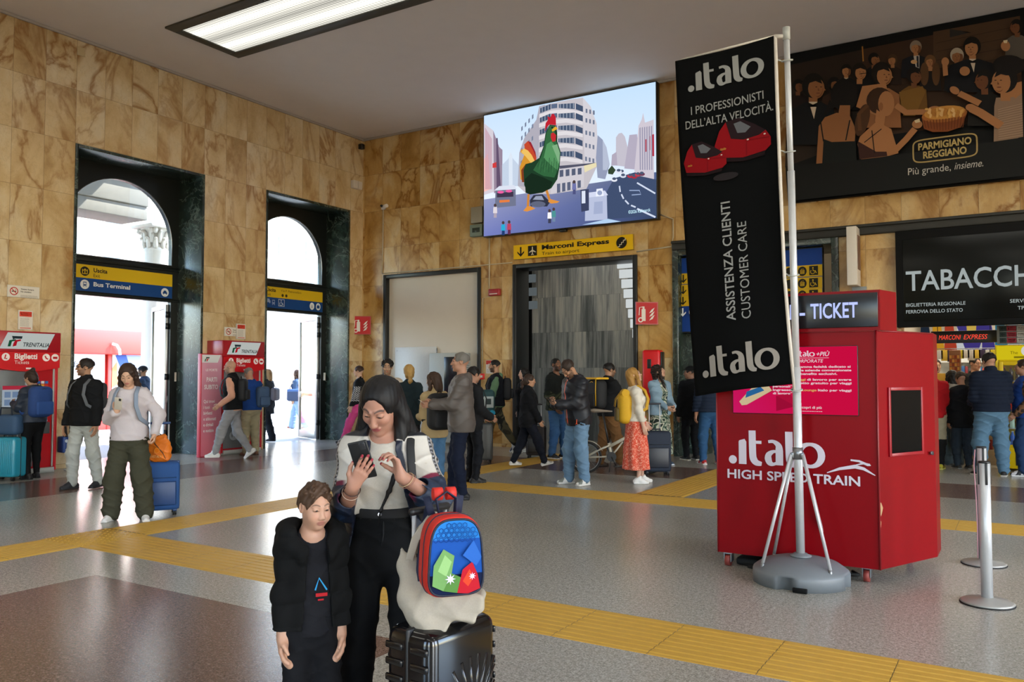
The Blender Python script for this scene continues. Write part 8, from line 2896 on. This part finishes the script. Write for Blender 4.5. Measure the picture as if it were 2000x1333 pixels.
# track jacket, open, sleeves pushed up
F = Field(); g = .026
fg.torso(F, g)
F.cap(fg.T(0, -.03, -.16), fg.T(0, -.01, .20), .190, .150, .06, (tuple(fg.Rt[:, 1]), 1.35))
for sd, sg in (('R', 1), ('L', -1)):
    A, E, Wr = fg.sh[sd], fg.el[sd], fg.wr[sd]
    F.cap(A, E, .060, .060, .04)
    F.cap(E, E + (Wr - E) * .34, .062, .056, .02)
    F.cap(E + (Wr - E) * .34, E + (Wr - E) * .40, .060, .056, .008)
    F.cap(E + (Wr - E) * .42, E + (Wr - E) * .70, .040, .040, .006, None, True)
F.cap(fg.T(0, -.03, .50), fg.neck + np.array([0, -.025, .035]), .095 * k, .088 * k, .03)
F.ell(fg.T(0, .05, .585), np.array([.078, .12, .085]) * k, fg.Rt, .008, True)
pl = fg.pel
def opening(X, Y, Z):
    w = .052 + .10 * np.clip((pl[2] + .42 - Z) / .5, 0, 1) ** .8
    return np.minimum(w - np.abs(X + .004), Y - pl[1] + .02)
def track(V):
    C = np.tile(lin('#b9b4ac'), (len(V), 1))
    nv, bg, bk = lin('#16243a'), lin('#6a1534'), lin('#141519')
    lx, lz = V[:, 0], (V[:, 2] - pl[2])
    S = lambda d, w=.0035: np.clip(.5 + d / w, 0, 1)
    def put(w, c): C[:] = C * (1 - w[:, None]) + np.asarray(c) * w[:, None]
    for sd, sg in (('R', 1), ('L', -1)):
        A, E, Wr = fg.sh[sd], fg.el[sd], fg.wr[sd]
        u = unit(E - A); ln = np.linalg.norm(E - A); tt = (V - A) @ u / ln
        rel = V - A - np.outer((V - A) @ u, u)
        arm = S(sg * lx - .145, .02) * (np.linalg.norm(rel, axis=1) < .11) * (tt > -.2)
        fore = (np.linalg.norm(V - E, axis=1) < .17) & (tt > .7)
        out = unit(np.array([sg * .93, .36, .1]) - u * (np.array([sg * .93, .36, .1]) @ u)); side = np.cross(u, out)
        a = np.arctan2(rel @ side, rel @ out)
        put(arm * S((tt - .62) * ln), bg)
        tape = arm * S((.40 - np.abs(a)) * .06) * S((.72 - tt) * ln)
        put(tape, bk)
        put(tape * S((.10 - np.abs(np.abs(a) - .25)) * .06) * (np.sin(tt * 90) > -.1) * (np.sin(tt * 180 + a * 30) > -.7), lin('#9a9aa0'))
        put(tape * S((.06 - np.abs(a)) * .06), lin('#c4c0b8'))
        put(np.maximum(arm * S((tt - .78) * ln), fore), nv)
    put(S(.30 * k - lz) * S(.15 - np.abs(lx), .02), bg)
    put(S(.26 * k - lz) * S(.24 - np.abs(lx), .02), nv)
    w = .052 + .10 * np.clip((.42 - lz) / .5, 0, 1) ** .8
    put((V[:, 1] > pl[1] + .02) * S(w + .028 - np.abs(lx + .004)) * S(.53 * k - lz), lin('#121a2c'))
    put(S(V[:, 2] - fg.T(0, 0, .548)[2]), lin('#121722'))
    return C
cuts = [opening, plane_cut(fg.T(0, 0, -.13), -fg.Rt[:, 2])]
garment('track_jacket', F, W, track, .0038, folds(.009, 6, 1.5), cuts, M_SATIN)
for nm, sd, tt, rr, col in (('bracelet', 'R', .86, .0022, '#3a2018'), ('bracelet', 'R', .70, .0014, '#b8a090'), ('bracelet', 'L', .86, .0022, '#b09070'), ('bracelet', 'L', .80, .0014, '#9a6a58')):
    E, Wr = fg.el[sd], fg.wr[sd]; u = unit(Wr - E); a1 = unit(np.cross(u, [0, 0, 1])); a2 = np.cross(u, a1); ct = E + (Wr - E) * tt
    m = MB().use(mat('bead_' + col[1:], col, .35)); rad = (.043 + (.031 - .043) * tt) * k + .004
    m.tube([ct + (a1 * math.cos(x) + a2 * math.sin(x)) * rad + u * .006 * math.sin(x) for x in [i * PI / 12 for i in range(24)]], rr, 6, True)
    o = m.obj(nm, parent=W)
for sd in 'RL': shoe(fg, sd, W, '#18181a', '#c8c8c4')
# shoulder strap on her left side
m = MB().use(mat('strap_black', '#121316', .7))
m.tube([fg.T(-.115, -.12, .38), fg.T(-.125, -.06, .535), fg.T(-.128, .02, .565), fg.T(-.135, .10, .50), fg.T(-.15, .145, .36), fg.T(-.185, .10, .20), fg.T(-.20, -.02, .10)], .02, 8, flat=(.004, .017, tuple(fg.Rt[:, 0])))
tag(m.obj('shoulder_strap', loc=loc), 'black bag strap over the shoulder of the woman in the track jacket', 'strap').rotation_euler = (0, 0, A0 + PI)
dR = unit(HP['R']['d']); nn = unit(np.array(HP['R']['n']) - dR * (np.array(HP['R']['n']) @ dR))
ax = np.array([.22, .42, .86]); ax = unit(ax - nn * (ax @ nn))
ph = at_person(loc, phi, fg.wr['R'] + dR * .085 + nn * .0215 + ax * .030)
phone('black phone held in both hands by the woman in the track jacket', ph, rz(31.68 + 180) @ np.stack([np.cross(ax, nn), ax, nn], 1), '#131416', (.076, .158, .010))

# ---- the boy
loc, phi = near(-.786, 3.28), 203
fb = Fig(1.075, head=(14, 11, 0), hR=(.19, .05, .87), hL=(-.18, .06, .87), fR=(.10, 0, 0), fL=(-.10, .03, 0), hs=1.16, build=.80)
fb.child = True
k = fb.s
B = thing('person', 'small boy with short brown hair in a black hooded puffer jacket looking down', 'person', loc, A0 + math.radians(phi))
body_mesh(fb, B, face_colour(fb, '#bb9078', '#a06a5c', '#4a3426', None, .25), .006, .0026, mname=M_SKINH)
eyes(fb, B)
F, P, r = hair_field(fb, 'tousled', '', .85)
garment('hair', F, B, '#463224', .004, strand(.0025, 210, 60, 2), [plane_cut(P(0, 0, -.035), fb.Rh @ np.array([0, -.55, -1.0]))], M_HAIR)
F = Field(); fb.torso(F, .008); F.ell(fb.T(0, .03, .585), np.array([.080, .10, .075]) * k, fb.Rt, .006, True)
F.cap(fb.T(0, 0, -.02), fb.T(0, 0, .25), .100, .088, .04, (tuple(fb.Rt[:, 1]), 1.2))
garment('t_shirt', F, B, '#17181d', .005, folds(.004, 3, 2.2), [plane_cut(fb.T(0, 0, -.06), -fb.Rt[:, 2])])
p = Paint(); p.line([(-.022, -.01), (-.008, .035), (.022, -.012)], .006, '#2f8fc8'); p.rect(-.02, -.035, .024, -.022, '#a8262c'); p.rect(-.012, -.05, .01, -.044, '#a8262c')
b = fb.T(-.03, .165, .26); p.obj('print', M_CLOTHP, B, tuple(b), (PI / 2, 0, PI))
F = Field()
F.ell(fb.pel, np.array([.172, .122, .14]) * k, fb.Rt, .05); F.ell(fb.T(0, .005, .12), np.array([.155, .11, .10]) * k, fb.Rt, .05)
for sd in 'RL': fb.leg(F, sd, .012, .018, .022, .985)
garment('trousers', F, B, '#101115', .007, folds(.008, 1, 1.8))
F = Field(); g = .022
fb.torso(F, g)
F.cap(fb.T(0, -.01, -.08), fb.T(0, -.005, .20), .118, .106, .05, (tuple(fb.Rt[:, 1]), 1.15))
for sd in 'RL': fb.arm(F, sd, g * .6, .97, .016)
for sg in (1, -1): F.chain([fb.T(0, -.15, .53), fb.T(sg * .13, -.09, .56), fb.T(sg * .135, .03, .545), fb.T(sg * .085, .135, .46)], [.058, .054, .042, .028], .03)
F.ell(fb.T(0, -.13, .50), np.array([.14, .07, .10]) * k, fb.Rt, .03)
F.ell(fb.T(0, .04, .60), np.array([.10, .13, .13]) * k, fb.Rt, .012, True)
pb = fb.pel
def op2(X, Y, Z):
    w = .035 + .028 * np.clip((pb[2] + .32 - Z) / .4, 0, 1)
    return np.minimum(w - np.abs(X + .010), Y - pb[1] + .01)
garment('puffer_jacket', F, B, '#0b0c0d', .0055, lambda X, Y, Z: -.010 * np.abs(np.sin(PI * (Z + .02 * np.sin(9 * X)) / .085)) ** .6 + .009 + .004 * np.sin(60 * X + 40 * Z) * np.sin(50 * Y + 11 * Z), [op2, plane_cut(fb.T(0, 0, -.01), -fb.Rt[:, 2])], M_FAB)
for sd in 'RL': shoe(fb, sd, B, '#17181c', '#c4c4c4')

# ---- black hard suitcase with the tote and the child's rucksack
sl = near(-.262, 3.14); sa = A0 + math.radians(52)
t = suitcase('glossy black ribbed hard suitcase in front of the woman, carrying the bags', sl, sa, .37, .235, .575, '#0c0c0e', True, .40, 0, rough=.16, trim='#141416')
cm = MATS['case_0c0c0eh']
m = MB().use(cm)
for i in range(9):                       # ribs round the narrow sides
    z = .10 + i * .058
    for sx in (1, -1):
        for sy in (.062, -.062): m.box((sx * .187, sy, z), (.012, .085, .026), .006)
for i in range(30):                      # sunburst on the broad side
    a = 2 * PI * i / 30
    r1 = min(.155 / max(abs(math.cos(a)), 1e-3), .245 / max(abs(math.sin(a)), 1e-3), .235)
    for sy in (1, -1): m.tube([(.05 + .035 * math.cos(a), sy * .117, .27 + .035 * math.sin(a)), (max(-.165, min(.165, .05 + r1 * math.cos(a))), sy * .1105, max(.09, min(.60, .27 + r1 * math.sin(a))))], [.004, .011], 6)
for sy in (1, -1): m.ell((.05, sy * .117, .27), (.026, .010, .034))
m.obj('relief', parent=t)
def on_case(x, y, z): return (sl[0] + x * math.cos(sa) - y * math.sin(sa), sl[1] + x * math.sin(sa) + y * math.cos(sa), z)
ba = A0 + math.radians(24)
bl = near(-.262, 3.10, .0)
T = thing('tote_bag', 'cream canvas tote bag lying on the black suitcase under the red rucksack', 'bag', (bl[0], bl[1], .635), A0)
F = Field()
F.box((.045, .0, .085), (.115, .085, .034), ry(9) @ rx(-6), .016, .02)
F.chain([(-.150, .02, .255), (-.135, .01, .20)], [.012, .030], .012, ((0, 1, 0), 1.5))
F.chain([(-.118, .01, .20), (-.10, -.02, .10), (-.06, -.05, .04), (-.035, -.085, -.015)], [.040, .058, .066, .030], .02, ((0, 1, 0), 1.6))
F.box((-.02, -.06, .045), (.07, .03, .055), ry(24) @ rx(-14), .014, .02)
F.box((.06, -.05, .055), (.08, .035, .04), ry(14) @ rx(-20), .014, .02)
def crease(X, Y, Z): return .006 * np.abs(np.sin(22 * X + 17 * Z + 2 * np.sin(16 * Y))) + .004 * np.abs(np.sin(31 * X - 26 * Z + 9 * Y)) - .005
V, Q = F.mesh(.005, disp=crease); put_mesh('canvas', [(V, Q)], M_FAB, T, '#a59d8f')
m = MB().use(mat('canvas_strap', '#b0a898', .85))
m.tube([(-.10, .02, .24), (-.085, .03, .32), (-.03, .05, .375), (.03, .06, .36)], .02, 8, flat=(.004, .017, (1, 0, 0))); m.tube([(-.13, .0, .18), (-.095, -.02, .30), (-.03, .0, .39)], .02, 8, flat=(.004, .015, (1, 0, 0)))
m.obj('handle', parent=T)
KB = thing('child_backpack', "child's red rucksack with a blue patterned front, leaning on the suitcase handle", 'backpack', near(-.222, 3.02, .755), A0 + math.radians(20))
mR = mat('rucksack_red', '#c9281c', .6, bump=.08)
def slab(y0, y1, w, h, taper=.86, n=40, top=.5):
    pts = []
    for i in range(n):
        a = 2 * PI * i / n; ca, sa_ = math.cos(a), math.sin(a)
        e = .42 if sa_ < 0 else .62
        x = w / 2 * math.copysign(abs(ca) ** e, ca); z = h / 2 + h / 2 * math.copysign(abs(sa_) ** e, sa_)
        pts.append((x * (1 - (1 - taper) * z / h), z))
    return pts
m = MB().use(mR); m.smooth = True
rings = []
for y, sc in ((.075, .86), (.06, .97), (.02, 1.0), (-.03, 1.0), (-.062, .985), (-.072, .95)):
    rings.append([m.bm.verts.new((x * sc, y, .14 + (z - .14) * sc)) for x, z in slab(0, 0, .225, .285)])
for a_, b_ in zip(rings, rings[1:]):
    for i in range(40): m._face([a_[i], a_[(i + 1) % 40], b_[(i + 1) % 40], b_[i]], True)
m._face(rings[0][::-1]); m._face(rings[-1])
m.obj('main_bag', parent=KB)
m = MB().use(mat('piping_navy', '#141a30', .6))
m.tube([(x * .93, -.073, .14 + (z - .14) * .93) for x, z in slab(0, 0, .225, .285)], .0042, 6, True)
m.tube([(x * 1.003, -.012, .14 + (z - .14) * 1.003) for x, z in slab(0, 0, .225, .285)], .0028, 6, True)
m.obj('piping', parent=KB)
p = Paint(.0004)
o2 = [(x * .915, .14 + (z - .14) * .915) for x, z in slab(0, 0, .225, .285)]
p.poly(o2, '#1f4fa0')
p.poly([(x, z) for x, z in o2 if z < .10], '#16203f'); p.poly([(x, z) for x, z in o2 if z > .20], '#2a78c4')
for i in range(9):
    for j in range(4):
        hx, hz = -.075 + i * .019, .205 + j * .0165
        if abs(hx + .009 * (j % 2)) < .076 - max(0, hz - .225) * 1.3: p.line([(hx + .009 * (j % 2) + .0085 * math.cos(a), hz + .0085 * math.sin(a)) for a in [PI / 6 + q * PI / 3 for q in range(6)]], .0024, '#163a7c', True)
p.poly([(-.09, .05), (-.085, .12), (-.05, .175), (-.01, .15), (-.02, .09), (-.05, .03)], '#6f9a5c'); p.poly([(-.07, .10), (-.045, .155), (-.02, .13), (-.04, .08)], '#8fb878'); p.poly([(-.05, .03), (-.02, .09), (.02, .07), (.0, .02)], '#54803f')
p.poly([(.0, .02), (.02, .10), (.055, .125), (.075, .08), (.085, .03), (.04, .015)], '#b0202c'); p.poly([(.02, .06), (.045, .10), (.06, .07), (.04, .04)], '#d8452c'); p.poly([(.02, .15), (.06, .20), (.09, .14), (.07, .11)], '#2f62b4')
for x, z, s_ in ((-.025, .07, .02), (.055, .075, .014)): p.poly([(x + (s_ if i % 2 == 0 else s_ * .4) * math.cos(i * PI / 8), z + (s_ if i % 2 == 0 else s_ * .4) * math.sin(i * PI / 8)) for i in range(16)], '#d8d0f0')
p.obj('front_print', M_CLOTHP, KB, (0, -.0725, 0), R_BACK)
m = MB().use(mat('strap_navy', '#161d38', .7))
m.tube([(-.03, .05, .27), (-.04, .055, .33), (0, .06, .355), (.035, .055, .33), (.03, .05, .27)], .01, 8, flat=(.003, .012, (0, 1, 0)))
for sg in (1, -1): m.tube([(sg * .05, .08, .27), (sg * .065, .10, .33), (sg * .055, .13, .28), (sg * .085, .11, .12), (sg * .10, .08, .03)], .01, 8, flat=(.004, .014, (1, 0, 0)))
m.obj('strap', parent=KB)
m = MB().use(mR)
for x in (-.045, .005): m.cyl((x, .085, .345), (x + .035, .085, .345), .024, 14)
m.obj('strap_pad', parent=KB)
